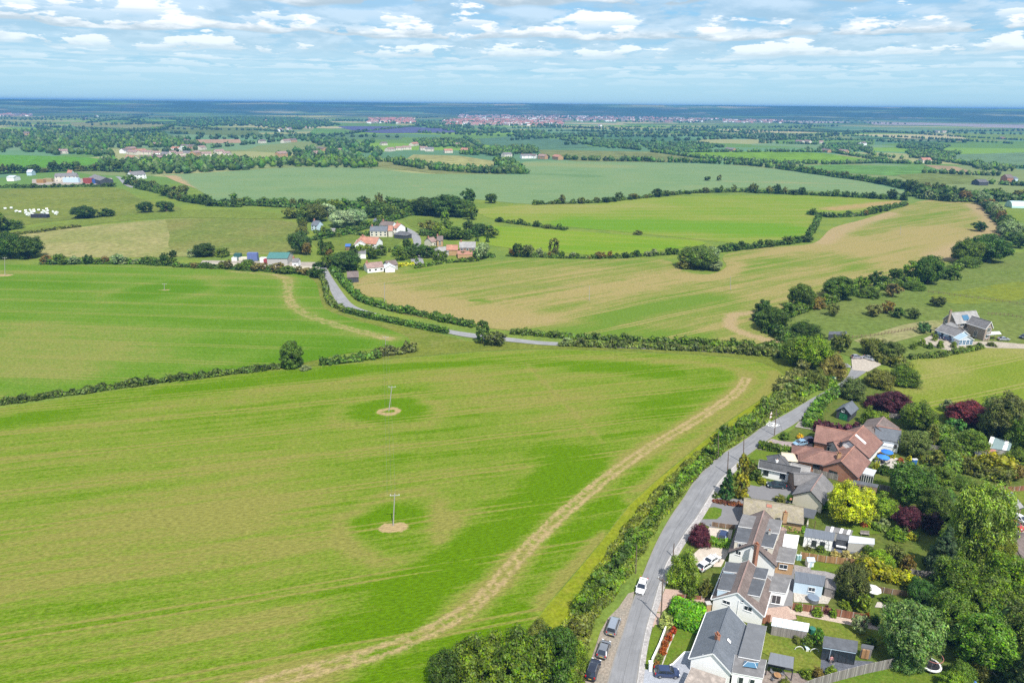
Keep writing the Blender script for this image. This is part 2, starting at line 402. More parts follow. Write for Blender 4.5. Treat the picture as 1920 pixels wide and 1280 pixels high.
def crown_mesh(kind, seed, k, n, s):
 """template crown in a 10 m wide, 10 m tall tree"""
 rng = np.random.default_rng(seed)
 if kind == 'round':
  d = rng.normal(size=(k, 3)); d[:, 2] = d[:, 2] * 0.9 + 0.12; d /= np.linalg.norm(d, axis=1, keepdims=True)
  lob = 1 + 0.16 * np.sin(3 * np.arctan2(d[:, 1], d[:, 0]) + seed) + 0.1 * np.sin(5 * np.arctan2(d[:, 1], d[:, 0]) + 2 * seed + 4 * d[:, 2])
  rr = rng.uniform(0.6, 1.0, k) ** 0.7 * lob
  C = np.c_[d[:, 0] * rr * 4.1, d[:, 1] * rr * 4.1, 5.0 + d[:, 2] * rr * 4.2]; R = rng.uniform(0.75, 1.35, k)
 elif kind == 'tall':
  z = rng.uniform(0.9, 9.6, k); w = 3.9 * np.sin(np.pi * np.clip((z + 1.2) / 11.4, 0, 1)) ** 0.6
  a = rng.uniform(0, 2 * math.pi, k); r = w * rng.uniform(0.45, 1, k) ** 0.6
  C = np.c_[np.cos(a) * r, np.sin(a) * r, z]; R = rng.uniform(0.6, 1.15, k)
 elif kind == 'cone':
  z = rng.uniform(0, 1, k) ** 1.3 * 9.3 + 0.4; w = 4.6 * (1 - z / 10.2) + 0.1
  a = rng.uniform(0, 2 * math.pi, k); r = w * rng.uniform(0.6, 1, k) * (1 + 0.12 * np.sin(z * 5))
  C = np.c_[np.cos(a) * r, np.sin(a) * r, z]; R = 0.35 + 0.8 * (1 - z / 10)
 elif kind == 'willow':
  d = rng.normal(size=(k, 3)); d[:, 2] = np.abs(d[:, 2]) - 0.25; d /= np.linalg.norm(d, axis=1, keepdims=True)
  rr = rng.uniform(0.7, 1.0, k)
  C = np.c_[d[:, 0] * rr * 4.2, d[:, 1] * rr * 4.2, 5.3 + d[:, 2] * rr * 4.0]; R = rng.uniform(0.6, 1.1, k)
  h = d[:, 2] < 0.5; C[h, 2] -= rng.uniform(0.5, 3.6, h.sum())
 else:   # shrub, leaves down to the ground
  d = rng.normal(size=(k, 3)); d[:, 2] = np.abs(d[:, 2]); d /= np.linalg.norm(d, axis=1, keepdims=True)
  lob = 1 + 0.15 * np.sin(3 * np.arctan2(d[:, 1], d[:, 0]) + seed)
  rr = rng.uniform(0.6, 1.0, k) * lob
  C = np.c_[d[:, 0] * rr * 4.0, d[:, 1] * rr * 4.0, 0.8 + d[:, 2] * rr * 7.9]; R = rng.uniform(0.9, 1.5, k)
 if kind == 'willow': V, F = leafballs(rng, C, R, n, s, squash=1.7, droop=2.0, elong=2.2, up=0.1)
 elif kind == 'cone': V, F = leafballs(rng, C, R, n, s, squash=0.6, elong=1.8)
 else: V, F = leafballs(rng, C, R, n, s)
 cc = C.copy(); m = np.array([0, 0, C[:, 2].mean()]); cc = m + (cc - m) * 0.86
 V2, F2 = sph(rng, cc, R * 0.72)
 return quads_and_tris('crown', V, F, V2, F2)
def trunk_mesh(seed, h0=5.5, r=0.38):
 rng = random.Random(seed); mb = MB()
 mb.tube((0, 0, -0.2), (0.05, 0.03, h0 * 0.55), r, r * 0.72, 7); top = Vector((0.05, 0.03, h0 * 0.5))
 mb.tube(top, (0.2, -0.1, h0 * 1.3), r * 0.72, r * 0.25, 6)
 for i in range(6):
  a = i * 1.05 + rng.uniform(-.4, .4); z = h0 * rng.uniform(0.35, 0.8)
  s_ = Vector((0.05, 0.03, z)); e = s_ + Vector((math.cos(a) * rng.uniform(1.6, 3), math.sin(a) * rng.uniform(1.6, 3), rng.uniform(1.2, 3)))
  mb.tube(s_, e, r * 0.4, r * 0.12, 5)
 me = bpy.data.meshes.new('trunk'); me.from_pydata([tuple(v) for v in mb.v], [], mb.f); me.materials.append(BARK); me.update(); return me
_CR = {}
LOD = {0: (170, 115, 0.27), 1: (60, 34, 0.62), 2: (26, 12, 1.25)}
def crown(kind, lod, var):
 key = (kind, lod, var)
 if key not in _CR:
  k, n, s = LOD[lod]
  if kind == 'willow': n = int(n * 1.9); s *= 0.62
  me = crown_mesh(kind, var * 7 + lod * 31 + len(kind), k, n, s); me.materials.append(LEAF); _CR[key] = me
 return _CR[key]
_TR = [None]
def trunk(i):
 if _TR[0] is None: _TR[0] = [trunk_mesh(3), trunk_mesh(8)]
 return _TR[0][i % 2]
RND = random.Random(77)
G_MID = (0.072, 0.118, 0.020); G_DARK = (0.042, 0.078, 0.016); G_LIGHT = (0.12, 0.175, 0.025); G_OLIVE = (0.100, 0.118, 0.032)
G_YEL = (0.31, 0.33, 0.02); G_GREY = (0.17, 0.22, 0.13); G_PURP = (0.062, 0.021, 0.036); G_BRIGHT = (0.105, 0.175, 0.018); G_BROWN = (0.14, 0.105, 0.035)
def jit(c, a=0.14):
 k = 1 + RND.uniform(-a, a); return (c[0] * k * (1 + RND.uniform(-a, a) * .6), c[1] * k, c[2] * k, 1)
def plant_tree(p, w, h, kind, col, label, cat='tree', group=None, lod=None, name=None, var=None, trunked=True):
 if lod is None:
  q = ppm(*to_px(p)) * w; lod = 0 if q > 42 else (1 if q > 13 else 2)
 var = RND.randrange(3) if var is None else var
 rz = RND.uniform(0, 6.28)
 name = name or {'round': 'broadleaf_tree', 'tall': 'tall_tree', 'cone': 'conifer_tree', 'willow': 'willow_tree', 'shrub': 'shrub'}[kind]
 cm = crown(kind, lod, var); sc = (w / 10, w / 10, h / 10)
 if kind == 'shrub' or not trunked:
  o = link(name, cm, None, loc=p); o.scale = sc; o.rotation_euler = (0, 0, rz); o.color = jit(col)
  return tag(o, label, cat, group)
 r = empty(name, p, label, cat, group, rz); r.scale = sc
 c = link('crown', cm, None, r); c.color = jit(col)
 k = link('trunk', trunk(var), None, r)
 if kind in ('tall', 'cone'): k.scale = (0.7, 0.7, 1)
 return r
def T(x, yt, yb, wpx, kind, col, label, **kw):
 """plant that fills the box centred on column x, rows yt..yb, wpx wide in the photograph"""
 fy = kw.pop('base', 0.14)
 by = yb - fy * (yb - yt); p = P(x, by); q = ppm(x, by); w = wpx / q
 h = max(0.4, height_for(p, yt) * 0.97)
 return plant_tree(p, w, h, kind, col, label, **kw)
def poly_along(pts, step):
 """resample a world polyline"""
 pts = [Vector((p[0], p[1], 0)) for p in pts]; out = [pts[0]]; acc = 0
 for a, b in zip(pts, pts[1:]):
  L = (b - a).length; n = max(1, int(round(L / step)))
  for i in range(1, n + 1): out.append(a.lerp(b, i / n))
 return out
def smooth_px(pts, n=6):
 """Catmull-Rom through pixel points"""
 q = [pts[0]] + list(pts) + [pts[-1]]; out = []
 for i in range(1, len(q) - 2):
  for k in range(n):
   t = k / n; r = []
   for c in (0, 1):
    a, b, cc, d = q[i - 1][c], q[i][c], q[i + 1][c], q[i + 2][c]
    r.append(0.5 * (2 * b + (cc - a) * t + (2 * a - 5 * b + 4 * cc - d) * t * t + (3 * b - a - 3 * cc + d) * t ** 3))
   out.append(tuple(r))
 out.append(pts[-1]); return out
def hedge(pts, w, h, col, label, seed=1, rough=0.35, group=None, name='hedge', cat='hedge', px=True, clip=False, dens=1.0, leaf=None, kind=None, n=None):
 """a hedge or strip of scrub as one leafy mesh along a line"""
 wp = [P(x, y) for x, y in pts] if px else pts
 rng = np.random.default_rng(seed)
 q = np.mean([ppm(*to_px(p)) for p in wp])
 br = max(0.35, min(h, w) * 0.42) if not clip else min(w, h) * 0.3
 line = poly_along(wp, br * 0.9); L = len(line)
 C = []; R = []
 for i, p in enumerate(line):
  d = (line[min(i + 1, L - 1)] - line[max(i - 1, 0)]).normalized(); nrm = Vector((-d.y, d.x, 0))
  hh = h * (1 + rough * (0.5 * math.sin(i * 0.37 + seed) + 0.5 * math.sin(i * 0.91 + 2 * seed)) + rng.normal() * rough * 0.35)
  hh = max(hh, h * 0.45); ww = w * (1 + rough * 0.5 * math.sin(i * 0.23 + 3 * seed))
  nz = max(1, int(round(hh / (br * 1.3)))); nx = max(2, int(round(ww / (br * 1.25))))
  for a in range(nx):
   for b in range(nz):
    fx = (a + 0.5) / nx * 2 - 1; fz = (b + 0.6) / nz
    if b < nz - 1 and nx > 2 and 0 < a < nx - 1: continue
    if rng.random() > dens: continue
    taper = 1 - (0.0 if clip else 0.35) * fz
    c = p + nrm * (fx * (ww / 2 - br * .6) * taper)
    C.append((c.x + rng.normal() * br * (0.05 if clip else 0.25), c.y + rng.normal() * br * (0.05 if clip else 0.25), max(br * .5, hh * fz - br * 0.6)))
    R.append(br * (rng.uniform(0.95, 1.1) if clip else rng.uniform(0.75, 1.3)))
 if leaf is None: leaf = max(0.16, min(1.3, 3.2 / q))
 if n is None: n = int(max(7, min(60, 5.5 * (br / leaf) ** 2)))
 V, F = leafballs(rng, C, R, n, leaf); V2, F2 = sph(rng, C, np.array(R) * 0.82)
 o0 = wp[len(wp) // 2]; off = np.array([o0.x, o0.y, 0])
 me = quads_and_tris(name, V - off, F, V2 - off, F2); me.materials.append(LEAF)
 o = link(name, me, None, loc=(o0.x, o0.y, 0)); o.color = (*col, 1)
 return tag(o, label, None if kind else cat, group, kind)
# ------------------------------------------------------------------ ground colours
def attr(t, n):
 a = t.new('ShaderNodeAttribute'); a.attribute_name = n; return a.outputs['Fac']
def wpos(t): return t.new('ShaderNodeNewGeometry').outputs['Position']
def grassmat(name, a, b, c=None, patch=0.08, fine=1.6, bare=None):
 if a[1] > a[0]: a, b, c = (tuple(v * 0.78 for v in q) if q else q for q in (a, b, c))
 def f(t, bs):
  p = wpos(t)
  n1 = t.noise(p, patch, 4, 0.62); n2 = t.noise(p, fine, 4, 0.7); n3 = t.noise(p, patch * 4.3, 4, 0.6)
  col = t.mix(t.sstep(n1, 0.36, 0.64), a, b)
  col = t.mix(t.m('MULTIPLY', t.sstep(n3, 0.45, 0.72), 0.6), col, c or tuple((x + y) / 2 * 1.25 for x, y in zip(a, b)))
  col = t.mix(t.sstep(n2, 0.25, 0.8), t.vm('SCALE', col, scale=0.66), t.vm('SCALE', col, scale=1.25))
  if bare: col = t.mix(t.sstep(t.noise(p, patch * 2.2, 5, 0.7), 0.62, 0.74), col, bare)
  t.put(bs.inputs['Base Color'], col); bs.inputs['Roughness'].default_value = 0.95; bs.inputs['Specular IOR Level'].default_value = 0.0
  bp = t.new('ShaderNodeBump'); bp.inputs[0].default_value = 0.5; bp.inputs[1].default_value = 0.25
  t.l.new(n2, bp.inputs['Height']); t.l.new(bp.outputs[0], bs.inputs['Normal'])
 return mat(name, f)
def cropmat(name, ang, green, lush, dry, bare, dryness=0.5, stripe=0.5, row=1.6, wide=14.0, tram=18.0, tw_=0.35):
 """drilled crop: rows, tramlines and thin patches along one direction; painted-in wear comes from mesh attributes"""
 def f(t, bs):
  p = wpos(t); ca, sa = math.cos(ang), math.sin(ang)
  x, y, z = t.sep(p)[:3]
  al = t.m('ADD', t.m('MULTIPLY', x, ca), t.m('MULTIPLY', y, sa)); ac = t.m('SUBTRACT', t.m('MULTIPLY', y, ca), t.m('MULTIPLY', x, sa))
  wob = t.m('MULTIPLY', t.m('SUBTRACT', t.noise(p, 0.02, 2), 0.5), 5.0)
  ac = t.m('ADD', ac, wob)
  st = t.noise(t.comb(t.m('MULTIPLY', al, 0.006), t.m('MULTIPLY', ac, 1.0 / wide)), 1.0, 5, 0.68)
  st2 = t.noise(t.comb(t.m('MULTIPLY', al, 0.02), t.m('MULTIPLY', ac, 0.45), 7.0), 1.0, 4, 0.7)
  st3 = t.noise(t.comb(t.m('MULTIPLY', al, 0.03), t.m('MULTIPLY', ac, 1.0 / row), 3.0), 1.0, 3, 0.7)
  pt = t.noise(p, 0.016, 5, 0.6); fine = t.noise(p, 1.5, 5, 0.8); mot = t.noise(p, 0.22, 5, 0.72)
  d = t.m('ADD', t.m('MULTIPLY', t.m('SUBTRACT', st, 0.5), 1.9 * stripe), t.m('MULTIPLY', t.m('SUBTRACT', pt, 0.5), 1.0))
  d = t.m('ADD', d, t.m('MULTIPLY', t.m('SUBTRACT', st2, 0.5), 1.3 * stripe))
  d = t.m('ADD', d, t.m('MULTIPLY', t.m('SUBTRACT', st3, 0.5), 1.3 * stripe))
  d = t.m('ADD', d, t.m('MULTIPLY', t.m('SUBTRACT', mot, 0.5), 0.8))
  d = t.m('ADD', d, t.m('MULTIPLY', t.m('SUBTRACT', fine, 0.5), 1.5))
  d = t.m('ADD', d, dryness)
  act = t.m('DIVIDE', t.m('ADD', ac, t.m('MULTIPLY', wob, -0.6)), tram); dd_ = t.m('ABSOLUTE', t.m('SUBTRACT', t.m('MULTIPLY', t.m('ABSOLUTE', t.m('SUBTRACT', t.m('FRACT', act), 0.5)), tram), 1.0))
  ln = t.m('MULTIPLY', t.sstep(dd_, 0.2 + tw_, 0.05), t.sstep(t.noise(t.comb(t.m('MULTIPLY', al, 0.03), t.m('FLOOR', act)), 1.0, 3), 0.25, 0.5))
  d = t.m('ADD', d, t.m('MULTIPLY', ln, 0.95))
  d = t.m('ADD', d, attr(t, 'dry'))
  d = t.m('SUBTRACT', d, attr(t, 'lush'))
  col = t.mix(t.sstep(d, -0.15, 0.35), lush, green)
  col = t.mix(t.sstep(d, 0.25, 0.95), col, dry)
  bb = t.m('ADD', attr(t, 'bare'), t.m('MULTIPLY', t.m('SUBTRACT', t.m('ADD', mot, fine), 1.0), 0.9))
  col = t.mix(t.sstep(bb, 0.3, 0.85), col, bare)
  tuft = t.noise(t.comb(t.m('MULTIPLY', al, 0.8), t.m('MULTIPLY', ac, 2.6), 1.0), 1.0, 4, 0.75)
  k = t.m('MULTIPLY_ADD', t.sstep(tuft, 0.3, 0.7), 0.62, 0.69)
  k = t.m('MULTIPLY', k, t.m('MULTIPLY_ADD', fine, 0.3, 0.85))
  col = t.vm('SCALE', col, scale=t.m('MULTIPLY', k, 0.96))
  t.put(bs.inputs['Base Color'], col); bs.inputs['Roughness'].default_value = 0.95; bs.inputs['Specular IOR Level'].default_value = 0.0
  bp = t.new('ShaderNodeBump'); bp.inputs[0].default_value = 0.6; bp.inputs[1].default_value = 0.3
  t.l.new(t.m('ADD', tuft, fine), bp.inputs['Height']); t.l.new(bp.outputs[0], bs.inputs['Normal'])
 return mat(name, f)
def seg_dist(X, line):
 """distance of points X (n,2) to the polyline and the fraction along it"""
 best = np.full(len(X), 1e9); line = np.asarray([(p[0], p[1]) for p in line])
 for a, b in zip(line[:-1], line[1:]):
  d = b - a; L2 = max(d @ d, 1e-9); t = np.clip(((X - a) @ d) / L2, 0, 1)
  q = a + t[:, None] * d; best = np.minimum(best, np.hypot(*(X - q).T))
 return best
def in_poly(X, poly):
 poly = np.asarray(poly); c = np.zeros(len(X), bool); n = len(poly); j = n - 1
 for i in range(n):
  yi, yj = poly[i, 1], poly[j, 1]; xi, xj = poly[i, 0], poly[j, 0]
  m = ((yi > X[:, 1]) != (yj > X[:, 1])) & (X[:, 0] < (xj - xi) * (X[:, 1] - yi) / (yj - yi + 1e-12) + xi)
  c ^= m; j = i
 return c
def wpx(pts, n=5): return [P(*q) for q in (smooth_px(pts, n) if n else pts)]
_Z = [0]
def field(name, poly_px, z, material, res=None, brushes=(), smooth=4, label=None):
 """field sheet; brushes = (attribute, world line, half width, softness, strength[, ragged])"""
 _Z[0] += 1; z = z + 0.0012 * (_Z[0] % 40)          # no two sheets in one plane
 px = smooth_px(poly_px + [poly_px[0]], smooth)[:-1] if smooth else poly_px
 w = [P(*q) for q in px]
 if res is None:
  me = bpy.data.meshes.new(name); me.from_pydata([(p.x, p.y, z) for p in w], [], [tuple(range(len(w)))])
  if me.polygons[0].normal.z < 0: me.flip_normals()
 else:
  wa = np.array([(p.x, p.y) for p in w]); rng = np.random.default_rng(5)
  x0, y0 = wa.min(0); x1, y1 = wa.max(0)
  gx, gy = np.meshgrid(np.arange(x0, x1, res), np.arange(y0, y1, res)); G = np.c_[gx.ravel(), gy.ravel()]
  G += rng.uniform(-0.2, 0.2, G.shape) * res
  G = G[in_poly(G, wa)]; G = G[seg_dist(G, np.vstack([wa, wa[:1]])) > res * 0.4]
  b = len(wa); V = [Vector(v) for v in wa.tolist()] + [Vector(v) for v in G.tolist()]
  r = delaunay_2d_cdt(V, [], [list(range(b))], 1, 1e-5)
  me = bpy.data.meshes.new(name); vv = np.array([(v.x, v.y, z) for v in r[0]])
  F = np.array(r[2], np.int32)
  me = mesh_np(name, vv, F)
  if me.polygons[0].normal.z < 0: me.flip_normals()
  X = vv[:, :2]; A = {k: np.zeros(len(X), np.float32) for k in ('dry', 'lush', 'bare')}
  for br in brushes:
   k, line, hw, soft, st = br[:5]
   d = seg_dist(X, line)
   A[k] += st * np.clip((hw + soft - d) / max(soft, 1e-3), 0, 1).astype(np.float32)
  for k, v in A.items():
   at = me.attributes.new(k, 'FLOAT', 'POINT'); at.data.foreach_set('value', np.clip(v, -1.5, 1.5).astype(np.float32))
 o = link(name, me, material); tag(o, label, kind='structure'); return o
def direction(a, b):
 d = P(*b) - P(*a); return math.atan2(d.y, d.x)
GREEN = (0.143, 0.198, 0.021); LUSH = (0.085, 0.165, 0.002); DRY = (0.200, 0.194, 0.045); BARE = (0.34, 0.255, 0.125)
# ------------------------------------------------------------------ terrain to the horizon
def far_ground():
 def f(t, bs):
  p = wpos(t); x, y, z = t.sep(p)[:3]
  dist = t.m('SQRT', t.m('ADD', t.m('MULTIPLY', x, x), t.m('MULTIPLY', y, y)))
  wv = t.vm('ADD', p, t.vm('MULTIPLY', t.comb(t.m('SUBTRACT', t.noise(p, 0.0012, 2), 0.5), t.m('SUBTRACT', t.noise(t.vm('ADD', p, (500, 90, 0)), 0.0012, 2), 0.5)), (420, 420, 0)))
  def patch(scale, off):
   vo = t.new('ShaderNodeTexVoronoi', feature='F1', distance='CHEBYCHEV'); t.put(vo.inputs['Vector'], t.vm('ADD', t.vm('MULTIPLY', wv, (0.62, 1.0, 0)), off)); vo.inputs['Scale'].default_value = scale
   return vo.outputs['Color']
  c1 = patch(0.0042, (0, 0, 0)); r, g, b = t.sep(c1)[:3]
  pal = t.ramp(r, [(0.0, (0.085, 0.15, 0.035)), (0.14, (0.13, 0.16, 0.06)), (0.28, (0.09, 0.165, 0.075)), (0.42, (0.20, 0.205, 0.085)), (0.55, (0.12, 0.20, 0.03)), (0.68, (0.075, 0.14, 0.07)), (0.8, (0.28, 0.25, 0.13)), (0.9, (0.11, 0.17, 0.08))], 'CONSTANT')
  wood = t.sstep(t.noise(p, 0.0011, 5, 0.62), 0.56, 0.60)
  farw = t.sstep(dist, 3000, 6500)
  wood2 = t.sstep(t.noise(t.vm('MULTIPLY', p, (0.4, 1, 26)), 0.0013, 7, 0.75), 0.42, 0.52)
  w = t.m('MAXIMUM', t.m('MULTIPLY', wood, t.sstep(dist, 900, 1600)), t.m('MULTIPLY', wood2, farw))
  pal = t.mix(t.m('MULTIPLY', w, 0.9), pal, (0.028, 0.055, 0.022))
  fine = t.noise(p, 0.03, 5, 0.7); pal = t.vm('SCALE', pal, scale=t.m('MULTIPLY_ADD', fine, 0.5, 0.95))
  near = t.mix(t.sstep(t.noise(p, 0.05, 4, 0.6), 0.35, 0.65), (0.17, 0.215, 0.035), (0.125, 0.185, 0.035))
  near = t.vm('SCALE', near, scale=t.m('MULTIPLY_ADD', t.m('ADD', t.sstep(t.noise(p, 1.1, 5, 0.8), 0.3, 0.7), t.noise(p, 0.25, 4, 0.7)), 0.5, 0.42))
  col = t.mix(t.sstep(dist, 750, 1000), near, pal)
  t.put(bs.inputs['Base Color'], col); bs.inputs['Roughness'].default_value = 1.0; bs.inputs['Specular IOR Level'].default_value = 0.0
 m = mat('farmland', f)
 # one sheet: a fine fan near, rings out to the horizon, low hills beyond 6 km
 rings = [0, 30, 60, 100, 200, 400, 800, 1500, 2500, 4000, 5200, 5800, 6400, 7000, 7600, 8200, 9000, 10200, 11400]
 nA = 160; V = [(0, 0, -0.12)]; F = []
 def hz(r, a):
  if r < 5800: return -0.12
  ang = math.degrees(a)                 # 0 = straight ahead, + right
  k = math.exp(-((r - 7600) / 900) ** 2)
  px = math.tan(max(-1.3, min(1.3, a))) * 1280 + 960
  H = 28 * math.exp(-((px - 1030) / 260) ** 2) + 17 * math.exp(-((px - 1450) / 260) ** 2) + 6 + 5 * math.sin(ang * 0.9) + 3 * math.sin(ang * 2.3 + 1) + 1.6 * math.sin(ang * 7.1)
  return -0.12 + k * (90.5 + H * 0.22)
 for r in rings[1:]:
  for i in range(nA):
   a = (i / nA) * 2 * math.pi - math.pi
   V.append((math.sin(a) * r, math.cos(a) * r, 0))
 # finer angles for the hill profile
 V = [(0, 0, -0.12)]; nA = 540
 for r in rings[1:]:
  for i in range(nA):
   a = (i / nA) * 2 * math.pi - math.pi; V.append((math.sin(a) * r, math.cos(a) * r, hz(r, a) if math.cos(a) > 0 else -0.12))
 for i in range(nA): F.append((0, 1 + (i + 1) % nA, 1 + i))
 for k in range(len(rings) - 2):
  b0 = 1 + k * nA; b1 = b0 + nA
  for i in range(nA):
   j = (i + 1) % nA; F.append((b0 + i, b0 + j, b1 + j, b1 + i))
 me = bpy.data.meshes.new('ground'); me.from_pydata(V, [], F); me.update(); me.materials.append(m)
 if sum(p.normal.z for p in me.polygons[:5]) < 0: me.flip_normals()
 for p in me.polygons: p.use_smooth = True
 tag(link('ground', me, None), 'open farmland reaching to the low wooded hills on the horizon', kind='structure')
far_ground()
# ------------------------------------------------------------------ haze
def haze():
 mb = MB(); mb.box((0, 0, 50.5), (23600, 23600, 104)); m = bpy.data.materials.new('air'); m.use_nodes = True; t = m.node_tree; t.nodes.clear()
 o = t.nodes.new('ShaderNodeOutputMaterial'); v = t.nodes.new('ShaderNodeVolumePrincipled'); v.inputs['Density'].default_value = 0.00014
 v.inputs['Color'].default_value = (0.12, 0.36, 0.78, 1); v.inputs['Anisotropy'].default_value = 0.0
 t.links.new(v.outputs[0], o.inputs['Volume'])
 tag(mb.build('haze', m, uv=False), 'thin blue air over the far country', kind='stuff')
haze()
# ------------------------------------------------------------------ fields traced in the photograph
f1 = [(-80, 778), (0, 765), (200, 735), (400, 707), (520, 692), (640, 682), (800, 668), (900, 660), (1000, 656), (1150, 659), (1300, 666), (1400, 675), (1450, 690), (1468, 706), (1462, 722), (1440, 740), (1400, 765), (1350, 800), (1290, 850), (1230, 900), (1180, 945), (1130, 1010), (1080, 1070), (1020, 1140), (985, 1190), (930, 1250), (890, 1320), (-120, 1330), (-110, 1000)]
trk = [(560, 679), (800, 676), (960, 671), (1150, 672), (1290, 680), (1370, 690), (1400, 708), (1378, 738), (1300, 790), (1200, 850), (1100, 925), (1010, 1005), (940, 1082), (880, 1140), (800, 1185), (700, 1225), (560, 1262), (430, 1300)]
def offset_line(line, d):
 out = []
 for i, p in enumerate(line):
  q = (line[min(i + 1, len(line) - 1)] - line[max(i - 1, 0)]).normalized(); out.append(p + Vector((-q.y, q.x, 0)) * d)
 return out
tw = wpx(trk, 6)
def ring(px, py, r, n=20):
 c = P(px, py); w = lambda a: r * (1 + 0.16 * math.sin(2 * a + px) + 0.10 * math.sin(3 * a + py) + .06 * math.sin(7 * a))
 return [c + Vector((math.cos(i / n * 2 * math.pi) * w(i / n * 2 * math.pi) * 1.1, math.sin(i / n * 2 * math.pi) * w(i / n * 2 * math.pi), 0)) for i in range(n + 1)]
L = wpx
tn = wpx(trk[6:], 6)
br1 = [
 ('bare', offset_line(tn, 1.1), 0.45, 0.8, 0.72), ('bare', offset_line(tn, -1.1), 0.45, 0.8, 0.72), ('dry', tn, 1.8, 3.5, 0.45), ('dry', tw, 1.0, 3.0, 0.45),
 # the lush unsprayed band beside the track
 ('lush', L([(700, 1300), (800, 1120), (930, 1010), (1010, 950), (1100, 870)]), 1.0, 10.0, 0.6),
 ('lush', L([(640, 1190), (760, 1110), (900, 1000), (1000, 945), (1080, 880)]), 3, 7.0, 0.45),
 ('lush', L([(1050, 860), (1180, 800), (1260, 750), (1360, 705)]), 2, 9, 0.45),
 ('lush', L([(-50, 800), (200, 760), (420, 725), (640, 700)]), 1, 7, 0.6),
 ('lush', L([(640, 690), (900, 676), (1100, 684), (1250, 698)]), 3, 6, 0.55),
 ('lush', L([(1120, 900), (1040, 985), (960, 1080), (850, 1180), (700, 1240)]), 2, 3, 0.25),
 ('lush', L([(1200, 890), (1110, 975), (1010, 1100), (900, 1220), (820, 1300)]), 2.5, 5, 0.45),
 ('dry', L([(1130, 1000), (1075, 1062), (1010, 1135)]), 0.4, 2.2, 0.9), ('dry', L([(1452, 700), (1440, 730), (1330, 810), (1180, 935)]), 0.6, 2.6, 0.8),
 ('dry', L([(0, 1010), (200, 985), (420, 960)]), 4, 26, 0.3), ('dry', L([(0, 830), (160, 825)]), 5, 22, 0.25), ('dry', L([(300, 950), (500, 930)]), 3, 20, 0.2), ('dry', L([(20, 1100), (500, 1060)]), 8, 20, 0.25),
 ('dry', L([(1100, 820), (1200, 790)]), 2, 10, 0.4), ('dry', L([(700, 1010), (860, 985), (1010, 965)]), 1.5, 5, 0.3),
 ('dry', ring(740, 985, 11.5), 0.6, 3.6, 0.5), ('dry', [P(812, 962), P(842, 985), P(838, 1010)], .8, 3.5, 0.4), ('lush', ring(737, 988, 5.0), 1.5, 4.5, 0.7), ('bare', [P(724, 990), P(750, 987)], 1.2, 0.9, 1.5),
 ('dry', ring(730, 770, 13.0), 0.3, 3.5, 0.35), ('lush', ring(730, 772, 6.0), 1.0, 5.0, 0.55), ('bare', ring(730, 771, 2.3), 0.3, 1.0, 1.1),
 ('dry', L([(500, 720), (780, 700), (900, 715)]), 2, 9, 0.3), ('dry', L([(850, 740), (1080, 755)]), 4, 12, 0.25),
 ('dry', L([(0, 1210), (240, 1190), (560, 1170)]), 1.5, 6, 0.25),
]
# pairs of tramlines crossing the crop
for a, b in (((985, 680), (1130, 830)),): br1.append(('dry', [P(*a), P(*b)], 0.2, 1.0, 0.35))
field('front_crop_field', f1, 0.0, cropmat('front_crop', direction((0, 1075), (800, 962)), GREEN, LUSH, DRY, BARE, dryness=0.30, stripe=1.15), res=1.05, brushes=br1)
f2 = [(-80, 510), (0, 497), (200, 495), (350, 500), (500, 513), (565, 515), (592, 530), (600, 558), (612, 580), (660, 598), (720, 615), (765, 634), (760, 648), (700, 657), (640, 664), (520, 690), (400, 703), (200, 732), (0, 758), (-80, 770)]
tk2 = wpx([(440, 508), (520, 515), (541, 530), (540, 555), (565, 585), (640, 612), (735, 636)], 5)
br2 = [('bare', offset_line(tk2, 1.6), 0.7, 1.4, 0.6), ('bare', offset_line(tk2, -1.6), 0.7, 1.4, 0.6), ('dry', tk2, 2, 5, 0.4),
    ('dry', L([(0, 640), (180, 655)]), 10, 30, 0.5), ('dry', L([(0, 690), (140, 700)]), 3, 12, 0.3), ('dry', L([(0, 510), (540, 520)]), 3, 6, 0.3), ('lush', ring(308, 543, 9), 3, 10, 0.5), ('dry', ring(308, 543, 22), 1, 6, 0.25), ('bare', [P(303, 544), P(313, 544)], .8, 1.5, .8),
    ('lush', L([(400, 700), (640, 655)]), 3, 8, 0.5), ('bare', [P(0, 516), P(14, 516)], 2, 2, 1.0)]
field('left_crop_field', f2, 0.0, cropmat('left_crop', direction((0, 600), (400, 612)), (0.108, 0.190, 0.018), (0.076, 0.165, 0.006), (0.195, 0.202, 0.050), BARE, dryness=0.22, stripe=0.55), res=2.2, brushes=br2)
f3 = [(655, 537), (700, 511), (830, 496), (960, 488), (1100, 487), (1240, 486), (1282, 508), (1330, 514), (1362, 500), (1358, 478), (1440, 464), (1525, 456), (1560, 428), (1620, 411), (1700, 386), (1740, 375), (1832, 375), (1872, 400), (1884, 430), (1860, 455), (1790, 490), (1700, 520), (1560, 560), (1425, 590), (1440, 615), (1480, 640), (1470, 652), (1300, 637), (1100, 628), (960, 620), (850, 604), (740, 585), (722, 560), (690, 555)]
